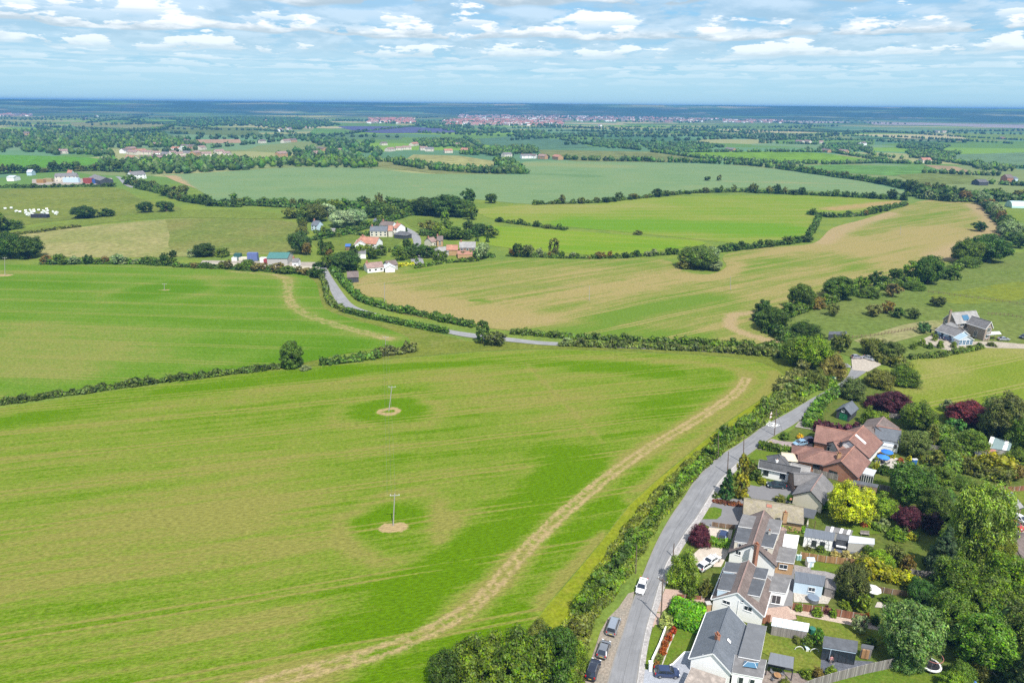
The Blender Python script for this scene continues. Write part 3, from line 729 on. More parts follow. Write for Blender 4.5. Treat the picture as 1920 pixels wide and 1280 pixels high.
br3 = [('dry', L([(680, 545), (760, 560), (900, 590), (1060, 610)]), 6, 14, 0.5), ('bare', L([(690, 530), (740, 545), (800, 575), (920, 600), (1020, 600)]), 4, 16, 0.42),
    ('bare', L([(1020, 545), (1240, 520), (1300, 512)]), 5, 20, 0.3), ('bare', L([(1530, 452), (1580, 425), (1660, 400)]), 8, 12, 0.75), ('bare', L([(1835, 385), (1872, 415), (1868, 440), (1800, 470), (1770, 482)]), 7, 16, 0.8),
    ('bare', L([(1440, 585), (1378, 590), (1372, 612), (1410, 630), (1475, 645)]), 1.8, 3, 0.95), ('lush', L([(1100, 615), (1220, 580), (1330, 560)]), 3, 18, 0.75), ('lush', L([(1390, 500), (1470, 490), (1560, 480), (1600, 500)]), 4, 18, 0.5),
    ('lush', L([(1000, 620), (1300, 628)]), 3, 8, 0.6), ('lush', L([(780, 508), (960, 496), (1200, 493)]), 4, 10, 0.45), ('dry', L([(1380, 495), (1340, 520), (1290, 520)]), 3, 6, 0.7), ('dry', L([(1560, 470), (1780, 440)]), 20, 40, 0.45), ('lush', L([(1620, 440), (1760, 400)]), 5, 20, 0.3),
    ('bare', ring(1105, 562, 2), 1, 2, 0.5), ('lush', [P(885, 563), P(903, 563)], 1, 2, 1.5), ('bare', ring(894, 563, 6), 1, 3, 0.3)]
for k in range(7):
 br3.append(('dry', [P(700 + k * 80, 600 - k * 14 + 8), P(1250 + k * 60, 540 - k * 16)], 0.6, 2.0, 0.4))
field('tan_crop_field', f3, 0.0, cropmat('tan_crop', direction((900, 590), (1300, 520)), (0.162, 0.192, 0.038), (0.112, 0.182, 0.022), (0.27, 0.222, 0.085), (0.31, 0.235, 0.12), dryness=0.53, stripe=1.0, row=3.0, wide=11, tram=22, tw_=.6), res=3.4, brushes=br3)
f4 = [(900, 428), (930, 424), (1060, 432), (1200, 443), (1325, 455), (1240, 470), (1150, 480), (1060, 474), (965, 466), (905, 455)]
field('bright_strip_field', f4, 0.0, cropmat('bright_strip', direction((950, 440), (1250, 455)), (0.165, 0.235, 0.022), (0.125, 0.22, 0.014), (0.22, 0.235, 0.045), BARE, dryness=0.2, stripe=0.4, row=3, wide=20), res=6, brushes=[('lush', L([(1050, 465), (1240, 462)]), 3, 10, 0.5)])
f5 = [(885, 392), (1000, 383), (1100, 382), (1200, 372), (1400, 366), (1600, 368), (1695, 378), (1640, 392), (1550, 402), (1530, 420), (1505, 445), (1420, 457), (1340, 452), (1200, 438), (1060, 425), (930, 412)]
field('upper_green_field', f5, 0.0, cropmat('upper_green', direction((950, 400), (1500, 400)), (0.165, 0.22, 0.028), (0.11, 0.215, 0.014), (0.24, 0.232, 0.07), (0.33, 0.22, 0.105), dryness=0.28, stripe=0.6, row=5, wide=30), res=7, brushes=[('lush', L([(1100, 420), (1330, 425), (1450, 430)]), 12, 25, 0.7), ('bare', L([(1690, 378), (1560, 392)]), 6, 16, 0.7), ('dry', L([(900, 395), (1200, 385)]), 10, 30, 0.35)])
f6 = [(305, 328), (420, 322), (560, 314), (690, 316), (800, 326), (925, 327), (985, 326), (985, 303), (1150, 303), (1300, 307), (1400, 312), (1560, 330), (1640, 345), (1712, 365), (1600, 362), (1400, 352), (1300, 358), (1130, 378), (1000, 383), (860, 372), (740, 376), (640, 384), (540, 376), (420, 380), (370, 355), (330, 340)]
field('pale_wheat_field', f6, 0.0, cropmat('pale_wheat', direction((500, 345), (1200, 340)), (0.145, 0.222, 0.098), (0.105, 0.18, 0.072), (0.195, 0.228, 0.095), (0.33, 0.24, 0.13), dryness=0.33, stripe=0.4, row=8, wide=40), res=10, brushes=[('bare', L([(318, 330), (350, 355), (365, 368)]), 6, 8, 0.9), ('bare', [P(715, 320), P(830, 372)], 0.8, 3, 0.55), ('dry', L([(1000, 308), (1150, 312)]), 15, 35, 0.5), ('bare', L([(1360, 340), (1600, 345)]), 5, 10, 0.5), ('lush', L([(990, 325), (1110, 330)]), 6, 20, 0.4)])
f7 = [(20, 443), (150, 426), (300, 412), (400, 410), (556, 417), (560, 450), (545, 476), (480, 476), (300, 482), (100, 480), (60, 462)]
field('rough_hill_field', f7, 0.0, grassmat('rough_hill', (0.27, 0.245, 0.10), (0.21, 0.215, 0.07), (0.16, 0.19, 0.05), patch=0.02, fine=0.3), None)
f7b = [(310, 412), (400, 410), (556, 417), (560, 450), (545, 472), (480, 474), (330, 470), (318, 440)]
field('hill_pasture', f7b, 0.03, grassmat('hill_past', (0.165, 0.21, 0.045), (0.22, 0.22, 0.065), None, patch=0.02, fine=0.3), None)
f8 = [(-60, 356), (60, 353), (215, 352), (262, 372), (340, 390), (290, 399), (100, 415), (10, 428), (-60, 432)]
field('upper_pasture', f8, 0.0, grassmat('upper_past', (0.20, 0.235, 0.045), (0.155, 0.20, 0.04), (0.25, 0.25, 0.07), patch=0.012, fine=0.2), None)
f8b = [(12, 436), (100, 420), (300, 397), (440, 393), (545, 403), (530, 411), (300, 409), (100, 430), (20, 441)]
field('ridge_pasture', f8b, 0.03, grassmat('ridge_past', (0.155, 0.215, 0.035), (0.19, 0.23, 0.045), None, patch=0.02, fine=0.3), None)
f9 = [(-60, 289), (100, 293), (188, 298), (178, 308), (60, 315), (-60, 317)]
field('bright_far_field', f9, 0.0, grassmat('bright_far', (0.11, 0.27, 0.025), (0.13, 0.29, 0.03), None, patch=0.01, fine=0.1), None)
f10 = [(1660, 700), (1700, 680), (1750, 664), (1830, 652), (1920, 644), (2040, 640), (2060, 820), (1900, 800), (1800, 790), (1740, 765), (1690, 745)]
field('meadow', f10, 0.0, cropmat('meadow_grass', direction((1700, 740), (1900, 700)), (0.155, 0.200, 0.022), (0.12, 0.185, 0.016), (0.235, 0.225, 0.065), (0.32, 0.28, 0.10), dryness=0.3, stripe=0.25, row=6, wide=25), res=3.0, brushes=[('dry', L([(1700, 720), (1780, 700)]), 3, 14, 0.5), ('dry', L([(1750, 680), (1920, 655)]), 3, 10, 0.4)])
f11 = [(1425, 592), (1560, 560), (1700, 520), (1800, 490), (1980, 465), (2050, 470), (2050, 640), (1920, 643), (1830, 652), (1750, 664), (1660, 680), (1600, 670), (1520, 640), (1450, 610)]
field('paddock', f11, 0.0, grassmat('paddock_grass', (0.150, 0.205, 0.045), (0.175, 0.215, 0.055), (0.135, 0.185, 0.032), patch=0.02, fine=0.4), None)
f11b = [(1600, 638), (1690, 610), (1760, 600), (1780, 612), (1720, 630), (1640, 648)]
field('worn_track', f11b, 0.03, grassmat('worn_grass', (0.25, 0.225, 0.11), (0.19, 0.205, 0.07), None, patch=0.05, fine=0.5), None)
field('buttercup_patch', [(1740, 555), (1860, 535), (1920, 530), (1920, 560), (1800, 570)], 0.03, grassmat('buttercup', (0.20, 0.23, 0.03), (0.165, 0.215, 0.04), None, patch=0.04, fine=0.4), None)
# grass margins between the crops and the lane
yg = grassmat('yellow_verge', (0.245, 0.28, 0.016), (0.20, 0.255, 0.018), (0.29, 0.28, 0.04), patch=0.09, fine=1.2)
field('grass_margin', [(1470, 700), (1500, 712), (1488, 728), (1445, 765), (1390, 800), (1310, 865), (1250, 925), (1190, 985), (1150, 1040), (1120, 1100), (1060, 1180), (985, 1190), (1022, 1140), (1082, 1070), (1132, 1010), (1182, 945), (1232, 900), (1292, 850), (1352, 800), (1402, 765), (1442, 740), (1464, 722)], -0.075, yg, None, smooth=0)
field('grass_margin', [(560, 515), (600, 520), (612, 550), (640, 585), (720, 605), (800, 620), (850, 632), (890, 645), (870, 655), (760, 664), (768, 634), (720, 614), (660, 596), (606, 580), (596, 558), (590, 530)], -0.075, grassmat('rough_margin', (0.20, 0.225, 0.04), (0.155, 0.20, 0.03), (0.27, 0.25, 0.09), patch=0.05, fine=0.7), None)
field('grass_margin', [(860, 640), (940, 640), (1050, 648), (1300, 655), (1440, 668), (1500, 690), (1520, 712), (1500, 712), (1470, 700), (1450, 688), (1400, 673), (1300, 664), (1150, 657), (1000, 654), (900, 658), (800, 666), (640, 680), (400, 705), (400, 698), (640, 670), (780, 655)], -0.075, grassmat('top_margin', (0.165, 0.205, 0.028), (0.20, 0.225, 0.04), (0.13, 0.18, 0.03), patch=0.05, fine=0.7), None)
# far fields
def ff(name, pts, col, i):
 field(name, pts, 0.05 + 0.05 * i, grassmat('far_' + '%d' % int(sum(c * 1000 for c in col)) + name, tuple(c * 0.93 for c in col), tuple(min(1, c * 1.08) for c in col), None, patch=0.006, fine=0.05), None, smooth=0)
TEAL = (0.105, 0.19, 0.105); OLV = (0.19, 0.215, 0.075); TANF = (0.27, 0.25, 0.11); BRG = (0.17, 0.30, 0.03); PALE = (0.15, 0.235, 0.115); DKG = (0.08, 0.15, 0.06)
ff('wheat_field', [(875, 262), (960, 256), (1060, 262), (1115, 277), (1000, 280), (930, 276)], TEAL, 0)
ff('pasture_field', [(1008, 281), (1240, 285), (1325, 301), (1290, 305), (1080, 303), (1020, 292)], OLV, 0)
ff('bright_field', [(1240, 287), (1440, 284), (1540, 287), (1658, 303), (1560, 306), (1460, 302), (1350, 297)], BRG, 1)
ff('green_field', [(1490, 312), (1560, 309), (1740, 312), (1780, 320), (1680, 330), (1590, 325)], (0.13, 0.25, 0.06), 0)
ff('bare_field', [(1730, 309), (1790, 312), (1835, 326), (1760, 318)], (0.28, 0.21, 0.12), 2)
ff('pasture_field', [(1680, 328), (1790, 322), (1860, 340), (1800, 345), (1720, 345)], (0.17, 0.21, 0.06), 0)
ff('tan_field', [(775, 290), (860, 292), (932, 303), (925, 315), (820, 307), (755, 302)], (0.24, 0.235, 0.09), 0)
ff('tan_field', [(700, 302), (760, 303), (900, 318), (925, 324), (810, 325), (705, 312)], (0.215, 0.23, 0.085), 1)
ff('wheat_field', [(1775, 290), (1960, 285), (1960, 312), (1800, 305)], PALE, 0)
ff('wheat_field', [(1110, 255), (1190, 252), (1320, 262), (1290, 268), (1160, 266)], (0.09, 0.18, 0.08), 0)
ff('pasture_field', [(1325, 232), (1480, 231), (1560, 240), (1400, 244)], (0.15, 0.24, 0.06), 0)
ff('ripe_field', [(490, 210), (640, 211), (690, 216), (600, 220), (500, 218)], (0.36, 0.34, 0.10), 0)
ff('green_field', [(320, 211), (480, 211), (520, 217), (330, 219)], (0.15, 0.26, 0.06), 0)
ff('pasture_field', [(130, 229), (300, 231), (330, 240), (140, 238)], (0.24, 0.25, 0.10), 0)
ff('pasture_field', [(300, 240), (480, 239), (490, 256), (360, 252)], (0.14, 0.19, 0.06), 0)
ff('bare_field', [(365, 262), (450, 261), (452, 268), (372, 269)], (0.33, 0.22, 0.14), 0)
ff('green_field', [(590, 240), (660, 245), (655, 252), (580, 250)], (0.15, 0.23, 0.06), 0)
ff('green_field', [(482, 252), (620, 251), (760, 255), (750, 262), (482, 259)], (0.12, 0.20, 0.09), 0)
ff('green_field', [(818, 262), (900, 262), (905, 277), (860, 276)], (0.15, 0.22, 0.06), 0)
ff('green_field', [(1780, 250), (1960, 252), (1960, 262), (1820, 262)], (0.18, 0.26, 0.05), 0)
ff('green_field', [(1450, 262), (1640, 262), (1640, 272), (1460, 270)], (0.15, 0.22, 0.10), 0)
ff('tidal_mud', [(1605, 224), (1700, 222), (1760, 225), (1980, 228), (1980, 243), (1860, 239), (1740, 235), (1640, 234)], (0.30, 0.26, 0.24), 3)
ff('tidal_mud', [(1450, 226), (1560, 226), (1600, 230), (1520, 232), (1455, 230)], (0.30, 0.27, 0.22), 3)
# ------------------------------------------------------------------ road
def roadmat(name, col, dirt=(0.25, 0.225, 0.19), tracks=True, rough=0.9):
 def f(t, b):
  p = wpos(t); uv = t.new('ShaderNodeTexCoord').outputs['UV']; u = t.sep(uv)[0]
  n = t.noise(p, 0.35, 5, 0.6); fine = t.noise(p, 6, 4, 0.7)
  n = t.m('ADD', n, t.m('MULTIPLY', t.m('SUBTRACT', t.sstep(t.noise(t.vm('MULTIPLY', uv, (1.3, 0.16, 0)), 1.0, 1), 0.52, 0.54), 0.5), 0.16))
  lng = t.noise(t.vm('MULTIPLY', uv, (14, 0.12, 0)), 1.0, 5, 0.65)
  c = t.vm('SCALE', col + (1,) if False else t.mix(0.0, col, col), scale=t.m('MULTIPLY_ADD', n, 0.5, 0.75))
  if tracks:
   c = t.mix(t.m('MULTIPLY', t.sstep(lng, 0.45, 0.75), 0.55), c, tuple(x * 0.55 for x in col))
   seam = t.sstep(t.m('ABSOLUTE', t.m('SUBTRACT', u, t.m('MULTIPLY_ADD', t.m('SUBTRACT', t.noise(t.vm('MULTIPLY', uv, (0, 0.08, 0)), 1.0, 3), 0.5), 0.12, 0.52))), 0.012, 0.004)
   c = t.mix(t.m('MULTIPLY', seam, 0.55), c, tuple(x * 0.35 for x in col))
   e = t.m('MULTIPLY', t.m('ABSOLUTE', t.m('SUBTRACT', u, 0.5)), 2.0)
   e = t.m('ADD', e, t.m('MULTIPLY', t.m('SUBTRACT', t.noise(p, 0.9, 4, 0.7), 0.5), 0.22))
   c = t.mix(t.m('MULTIPLY', t.sstep(e, 0.82, 1.0), 0.75), c, dirt)
  c = t.vm('SCALE', c, scale=t.m('MULTIPLY_ADD', fine, 0.35, 0.82))
  t.put(b.inputs['Base Color'], c); b.inputs['Roughness'].default_value = rough; b.inputs['Specular IOR Level'].default_value = 0.2
 return mat(name, f)
def ribbon(name, left, right, z, m, n=60, kind='structure', label=None):
 """road surface between two traced edges, uv across and along"""
 def res(pts):
  w = [P(*q) for q in smooth_px(pts, 4)]; L = [0]
  for a, b in zip(w, w[1:]): L.append(L[-1] + (b - a).length)
  out = []
  for i in range(n):
   s = L[-1] * i / (n - 1); j = max(k for k in range(len(L)) if L[k] <= s + 1e-9); j = min(j, len(w) - 2)
   out.append(w[j].lerp(w[j + 1], (s - L[j]) / max(1e-9, L[j + 1] - L[j])))
  return out
 a, b = res(left), res(right); V = []; F = []; UV = []; s = 0
 for i in range(n):
  if i: s += (a[i] - a[i - 1]).length
  V += [(a[i].x, a[i].y, z), (b[i].x, b[i].y, z)]; UV += [(0, s), (1, s)]
 for i in range(n - 1): F.append((2 * i, 2 * i + 1, 2 * i + 3, 2 * i + 2))
 me = bpy.data.meshes.new(name); me.from_pydata(V, [], F); l = me.uv_layers.new(name='UVMap')
 for p in me.polygons:
  for li in p.loop_indices: l.data[li].uv = UV[me.loops[li].vertex_index]
 me.update(); me.materials.append(m)
 if me.polygons[0].normal.z < 0: me.flip_normals()
 return tag(link(name, me, None), label, kind=kind)
ASPH = roadmat('asphalt', (0.215, 0.215, 0.222))
RL = [(1124, 1325), (1138, 1280), (1152, 1230), (1169, 1180), (1183, 1135), (1193, 1108), (1220, 1040), (1239, 1000), (1258, 967), (1281, 934), (1304, 899), (1342, 860), (1380, 835), (1404, 819), (1436, 796), (1477, 774), (1522, 747), (1567, 723), (1588, 706), (1596, 690)]
RR = [(1184, 1325), (1195, 1280), (1202, 1230), (1212, 1180), (1225, 1135), (1235, 1100), (1250, 1056), (1284, 1000), (1303, 975), (1322, 945), (1336, 922), (1353, 898), (1385, 866), (1412, 846), (1444, 822), (1485, 798), (1518, 774), (1545, 750), (1576, 730), (1602, 712), (1628, 695)]
ribbon('road', RL, RR, 0.07, ASPH, n=110, label='grey tarmac lane curving up past the bungalows')
ribbon('road', [(1596, 691), (1592, 683), (1560, 676), (1480, 664), (1300, 651), (1045, 641.5), (960, 633.5), (880, 624), (840, 617.5), (760, 601), (690, 583), (662, 571), (645, 552), (626, 525), (612, 502), (606, 498)],
    [(1628, 696), (1600, 690), (1560, 684), (1480, 671), (1300, 658), (1045, 648), (960, 641), (880, 632.5), (840, 625), (755, 606), (685, 589), (645, 579), (628, 562), (615, 535), (603, 510), (598, 500)], 0.066, roadmat('asphalt_pale', (0.25, 0.25, 0.255)), n=120, label='narrow lane running between hedges towards the hamlet')
ribbon('road', [(796, 495), (788, 470), (790, 452), (783, 438), (764, 427)], [(774, 497), (768, 478), (775, 460), (772, 446), (755, 433)], 0.066, roadmat('asphalt_pale', (0.25, 0.25, 0.255)), n=20, label='bend of the lane among the hamlet cottages')
ribbon('road', [(216, 331), (222, 335), (232, 346), (246, 352)], [(224, 331), (233, 336), (240, 346), (254, 351)], 0.066, roadmat('asphalt_pale', (0.25, 0.25, 0.255)), n=12, label='short stretch of lane beside the farmyard')
gravel_m = lambda nm, a, b, f=2.5: grassmat(nm, a, b, None, patch=0.3, fine=f)
DIRT = gravel_m('verge_dirt', (0.30, 0.25, 0.20), (0.26, 0.23, 0.19)); CREAM = gravel_m('cream_gravel', (0.56, 0.48, 0.41), (0.50, 0.44, 0.37), 6)
PINK = gravel_m('pink_paving', (0.46, 0.33, 0.27), (0.42, 0.31, 0.26), 5); TARM = roadmat('drive_tarmac', (0.19, 0.185, 0.19), tracks=False)
RESIN = gravel_m('grey_resin', (0.42, 0.44, 0.49), (0.46, 0.48, 0.53), 8); SLATE = gravel_m('slate_deck', (0.14, 0.15, 0.18), (0.17, 0.18, 0.21), 5)
STONE = gravel_m('pale_stone', (0.52, 0.47, 0.41), (0.46, 0.42, 0.38), 4); SOIL = gravel_m('garden_soil', (0.15, 0.10, 0.06), (0.20, 0.14, 0.09), 4)
LAWN = grassmat('lawn_grass', (0.15, 0.215, 0.025), (0.115, 0.20, 0.02), (0.20, 0.22, 0.04), patch=0.25, fine=2.0)
LAWN2 = grassmat('dry_lawn', (0.19, 0.22, 0.035), (0.15, 0.21, 0.028), (0.25, 0.235, 0.06), patch=0.2, fine=1.8, bare=(0.30, 0.26, 0.12))
field('garden_grass', [(1216, 1260), (1226, 1190), (1250, 1120), (1275, 1040), (1330, 955), (1400, 870), (1450, 830), (1520, 780), (1560, 745), (1600, 720), (1640, 700), (1700, 740), (1800, 790), (2060, 815), (2200, 1000), (2300, 1340), (1190, 1340)], -0.07, grassmat('rough_garden', (0.115, 0.17, 0.028), (0.15, 0.175, 0.04), (0.10, 0.135, 0.03), patch=0.2, fine=1.2), None, smooth=0)
def patch(name, pts, m, z=0.012, label=None, smooth=0):
 return field(name, pts, z, m, None, smooth=smooth, label=label)
patch('gravel_layby', [(1080, 1325), (1094, 1280), (1112, 1225), (1126, 1183), (1140, 1158), (1160, 1138), (1178, 1112), (1190, 1108), (1184, 1136), (1171, 1180), (1154, 1230), (1140, 1280), (1126, 1325)], DIRT, 0.018, 'brown gravel layby along the left edge of the lane')
# raised pavement with a kerb on the right-hand side
def pavement():
 inner = [(1187, 1325), (1197, 1280), (1204, 1230), (1214, 1180), (1227, 1135), (1237, 1100), (1252, 1056), (1286, 1000), (1305, 975), (1324, 945), (1338, 922), (1355, 898), (1387, 866)]
 inner = [(x - 2.5, y) for x, y in inner]
 outer = [(1196, 1325), (1206, 1280), (1212, 1230), (1222, 1180), (1236, 1135), (1247, 1100), (1262, 1058), (1296, 1002), (1314, 977), (1332, 948), (1346, 925), (1362, 902), (1393, 870)]
 a = [P(*q) for q in smooth_px(inner, 4)]; b = [P(*q) for q in smooth_px(outer, 4)]; mb = MB(); kb = MB()
 for i in range(len(a) - 1):
  k0, k1 = a[i].lerp(b[i], 0.14), a[i + 1].lerp(b[i + 1], 0.14)
  for m_, q in ((kb, (a[i], k0, k1, a[i + 1])), (mb, (k0, b[i], b[i + 1], k1))):
   z = 0.12 if m_ is kb else 0.115
   m_.slab([(v.x, v.y, z) for v in q], z + 0.05)
 o = mb.build('pavement', gravel_m('concrete_path', (0.40, 0.37, 0.35), (0.36, 0.34, 0.33), 3)); tag(o, 'pale concrete footpath along the right side of the lane', kind='structure')
 k = kb.build('kerb', gravel_m('kerb_stone', (0.50, 0.48, 0.46), (0.45, 0.44, 0.43), 3)); k.parent = o
pavement()
patch('pink_driveway', [(1247, 1103), (1318, 1110), (1335, 1118), (1322, 1140), (1300, 1132), (1262, 1128), (1240, 1148), (1232, 1146)], PINK)
patch('pink_driveway', [(1232, 1148), (1242, 1150), (1238, 1170), (1226, 1176), (1222, 1172)], PINK)
patch('front_lawn', [(1258, 1176), (1304, 1184), (1298, 1200), (1290, 1222), (1268, 1228), (1246, 1252), (1216, 1262), (1222, 1240)], LAWN, 0.02, 'mown front lawn beside the grey driveway')
patch('grass_verge', [(1228, 1170), (1246, 1172), (1238, 1200), (1215, 1252), (1204, 1248), (1212, 1210)], LAWN, 0.022)
patch('flower_bed', [(1254, 1172), (1264, 1175), (1250, 1215), (1235, 1250), (1224, 1250), (1238, 1212)], SOIL, 0.026)
patch('grey_driveway', [(1204, 1254), (1240, 1256), (1262, 1244), (1284, 1222), (1306, 1222), (1300, 1240), (1290, 1325), (1194, 1325)], RESIN, 0.03)
patch('gravel_yard', [(1318, 1022), (1362, 1026), (1368, 1032), (1352, 1062), (1300, 1062), (1298, 1040)], CREAM)
patch('gravel_yard', [(1330, 988), (1374, 993), (1368, 1018), (1320, 1014), (1322, 1000)], CREAM)
patch('tarmac_driveway', [(1334, 932), (1396, 936), (1390, 990), (1332, 988), (1308, 976), (1318, 952)], TARM)
patch('lawn_island', [(1318, 953), (1340, 950), (1354, 954), (1352, 966), (1344, 973), (1312, 973), (1308, 966)], LAWN, 0.02, 'small oval lawn inside the tarmac forecourt')
patch('tarmac_driveway', [(1403, 905), (1440, 902), (1480, 908), (1492, 926), (1490, 944), (1410, 934), (1396, 922)], TARM)
patch('front_lawn', [(1405, 893), (1430, 896), (1440, 905), (1424, 912), (1402, 908)], LAWN, 0.02)
patch('paved_driveway', [(1446, 822), (1462, 826), (1524, 832), (1520, 850), (1496, 852), (1440, 844), (1420, 842)], gravel_m('mauve_paving', (0.33, 0.27, 0.26), (0.30, 0.25, 0.24), 3))
patch('front_lawn', [(1416, 844), (1458, 848), (1450, 862), (1400, 862)], LAWN, 0.02)
patch('back_patio', [(1436, 1128), (1484, 1132), (1494, 1160), (1440, 1166), (1432, 1150)], PINK)
patch('garden_path', [(1478, 1138), (1560, 1154), (1640, 1168), (1700, 1185), (1698, 1192), (1640, 1180), (1556, 1164), (1482, 1150)], gravel_m('pink_path', (0.50, 0.40, 0.33), (0.46, 0.37, 0.31), 4))
patch('back_lawn', [(1494, 1154), (1556, 1164), (1640, 1180), (1690, 1192), (1640, 1212), (1560, 1198), (1492, 1176)], LAWN2, 0.014)
patch('back_lawn', [(1430, 1186), (1470, 1190), (1545, 1206), (1542, 1258), (1500, 1262), (1436, 1226), (1424, 1220)], LAWN2, 0.014)
patch('grey_deck', [(1540, 1228), (1608, 1238), (1640, 1240), (1606, 1252), (1556, 1264), (1538, 1258)], SLATE, 0.03)
patch('back_patio', [(1430, 1256), (1500, 1262), (1520, 1282), (1500, 1320), (1420, 1320)], gravel_m('brown_paving', (0.22, 0.18, 0.16), (0.26, 0.22, 0.19), 3))
patch('big_lawn', [(1500, 1310), (1560, 1278), (1620, 1262), (1670, 1252), (1760, 1256), (1830, 1272), (1880, 1325)], LAWN, 0.014)
patch('back_lawn', [(1568, 982), (1640, 984), (1650, 1000), (1600, 1004), (1575, 998)], LAWN, 0.014)
patch('back_lawn', [(1520, 1052), (1580, 1060), (1578, 1074), (1520, 1068)], LAWN, 0.014)
patch('garden_terrace', [(1488, 1058), (1530, 1066), (1580, 1080), (1560, 1100), (1490, 1076)], gravel_m('terrace', (0.26, 0.24, 0.24), (0.30, 0.28, 0.27), 3))
patch('garden_terrace', [(1550, 1010), (1620, 1022), (1616, 1038), (1560, 1036)], SLATE, 0.02)
patch('garden_terrace', [(1488, 1108), (1560, 1118), (1552, 1132), (1488, 1128)], gravel_m('terrace_cream', (0.48, 0.44, 0.38), (0.42, 0.38, 0.34), 3))
patch('side_yard', [(1440, 1060), (1490, 1066), (1486, 1135), (1430, 1140)], TARM)
patch('sun_terrace', [(1640, 862), (1680, 858), (1706, 870), (1700, 884), (1668, 880), (1640, 872)], STONE, 0.02)
patch('back_lawn', [(1712, 862), (1762, 862), (1760, 884), (1706, 882)], LAWN2, 0.014)
patch('back_lawn', [(1620, 902), (1680, 905), (1670, 925), (1625, 920)], LAWN, 0.014)
patch('back_lawn', [(1840, 925), (1930, 915), (1940, 945), (1840, 940)], LAWN2, 0.014)
patch('garden_path', [(1645, 1128), (1700, 1134), (1698, 1142), (1640, 1138)], STONE, 0.02)
patch('parking_court', [(1850, 990), (1960, 975), (2000, 1040), (1880, 1020)], gravel_m('court_gravel', (0.36, 0.29, 0.24), (0.33, 0.27, 0.23), 3))
patch('gravel_lane', [(1530, 795), (1610, 815), (1600, 822), (1520, 805), (1490, 800), (1500, 788)], gravel_m('lane_gravel', (0.30, 0.27, 0.24), (0.26, 0.24, 0.21), 3))
patch('car_park', [(1596, 672), (1640, 664), (1652, 684), (1628, 697), (1598, 694)], gravel_m('park_gravel', (0.42, 0.37, 0.31), (0.38, 0.34, 0.29), 3), 0.08)
patch('farm_drive', [(1720, 640), (1750, 627), (1800, 640), (1862, 640), (1930, 646), (1930, 654), (1850, 652), (1800, 656), (1790, 660), (1770, 655), (1756, 652)], gravel_m('farm_gravel', (0.40, 0.35, 0.28), (0.34, 0.30, 0.24), 2))
patch('haulage_yard', [(380, 488), (620, 492), (612, 503), (560, 507), (370, 500)], gravel_m('yard_gravel', (0.36, 0.31, 0.26), (0.30, 0.27, 0.23), 2))
patch('scrap_yard', [(60, 336), (210, 334), (212, 346), (60, 347)], gravel_m('yard_gravel', (0.36, 0.31, 0.26), (0.30, 0.27, 0.23), 2), 0.05)
patch('cottage_lawn', [(590, 440), (700, 437), (760, 445), (740, 462), (690, 468), (600, 470), (585, 455)], grassmat('cottage_grass', (0.14, 0.20, 0.035), (0.17, 0.21, 0.04), None, patch=0.03, fine=0.4), 0.02)
patch('cottage_lawn', [(755, 412), (810, 408), (850, 415), (800, 435), (770, 425)], grassmat('cottage_grass', (0.14, 0.20, 0.035), (0.17, 0.21, 0.04), None, patch=0.03, fine=0.4), 0.02)
patch('cottage_lawn', [(765, 485), (820, 488), (810, 500), (770, 502)], LAWN, 0.02)
patch('top_field', [(680, 385), (790, 383), (795, 393), (700, 398)], grassmat('top_grass', (0.20, 0.25, 0.04), (0.18, 0.23, 0.04), None, patch=0.03, fine=0.4), 0.02)
# faded lettering and bars on the lane
def slow():
 c = P(1446, 796); a = math.atan2(*(lambda d: (d.y, d.x))(P(1475, 775) - P(1430, 800)))
 cu = bpy.data.curves.new('road_marking', 'FONT'); cu.body = 'SLOW'; cu.size = 1.6; cu.align_x = 'CENTER'; cu.align_y = 'CENTER'; cu.offset = 0.03
 tmp = bpy.data.objects.new('tmp', cu); COL.objects.link(tmp)
 dg = bpy.context.evaluated_depsgraph_get(); me = bpy.data.meshes.new_from_object(tmp.evaluated_get(dg)); bpy.data.objects.remove(tmp)
 me.materials.clear(); me.materials.append(plain('road_paint', (0.78, 0.78, 0.74), 0.8, var=0.2, scale=3))
 o = link('road_marking', me, None, loc=(c.x, c.y, 0.075)); o.rotation_euler = (0, 0, a - math.pi / 2); o.scale = (0.85, 3.0, 1)
 tag(o, 'white painted letters on the tarmac near the roadside pole', 'road marking')
slow()
# ------------------------------------------------------------------ building kit
WHITE = render_wall('white_render', (0.88, 0.875, 0.86)); CREAMW = render_wall('cream_render', (0.62, 0.57, 0.47)); BLUEW = render_wall('pale_blue_boards', (0.50, 0.62, 0.72)); GREYW = render_wall('grey_render', (0.42, 0.41, 0.38))
BRICK = bricks('red_brick', (0.36, 0.115, 0.05), (0.42, 0.15, 0.07)); BRICKO = bricks('orange_brick', (0.46, 0.25, 0.09), (0.52, 0.30, 0.12)); BRICKB = bricks('brown_brick', (0.23, 0.13, 0.09), (0.28, 0.17, 0.11)); STONEW = bricks('brown_stone', (0.27, 0.20, 0.15), (0.33, 0.26, 0.19))
T_BROWN = tiles('brown_tiles', (0.135, 0.102, 0.09), (0.18, 0.14, 0.125)); T_RED = tiles('red_tiles', (0.19, 0.095, 0.075), (0.25, 0.135, 0.105), moss=0.15, mosscol=(0.20, 0.15, 0.10)); T_MOSS = tiles('mossy_tiles', (0.23, 0.20, 0.15), (0.30, 0.26, 0.19), bw=0.33, bh=0.34, moss=0.55, mosscol=(0.25, 0.22, 0.10))
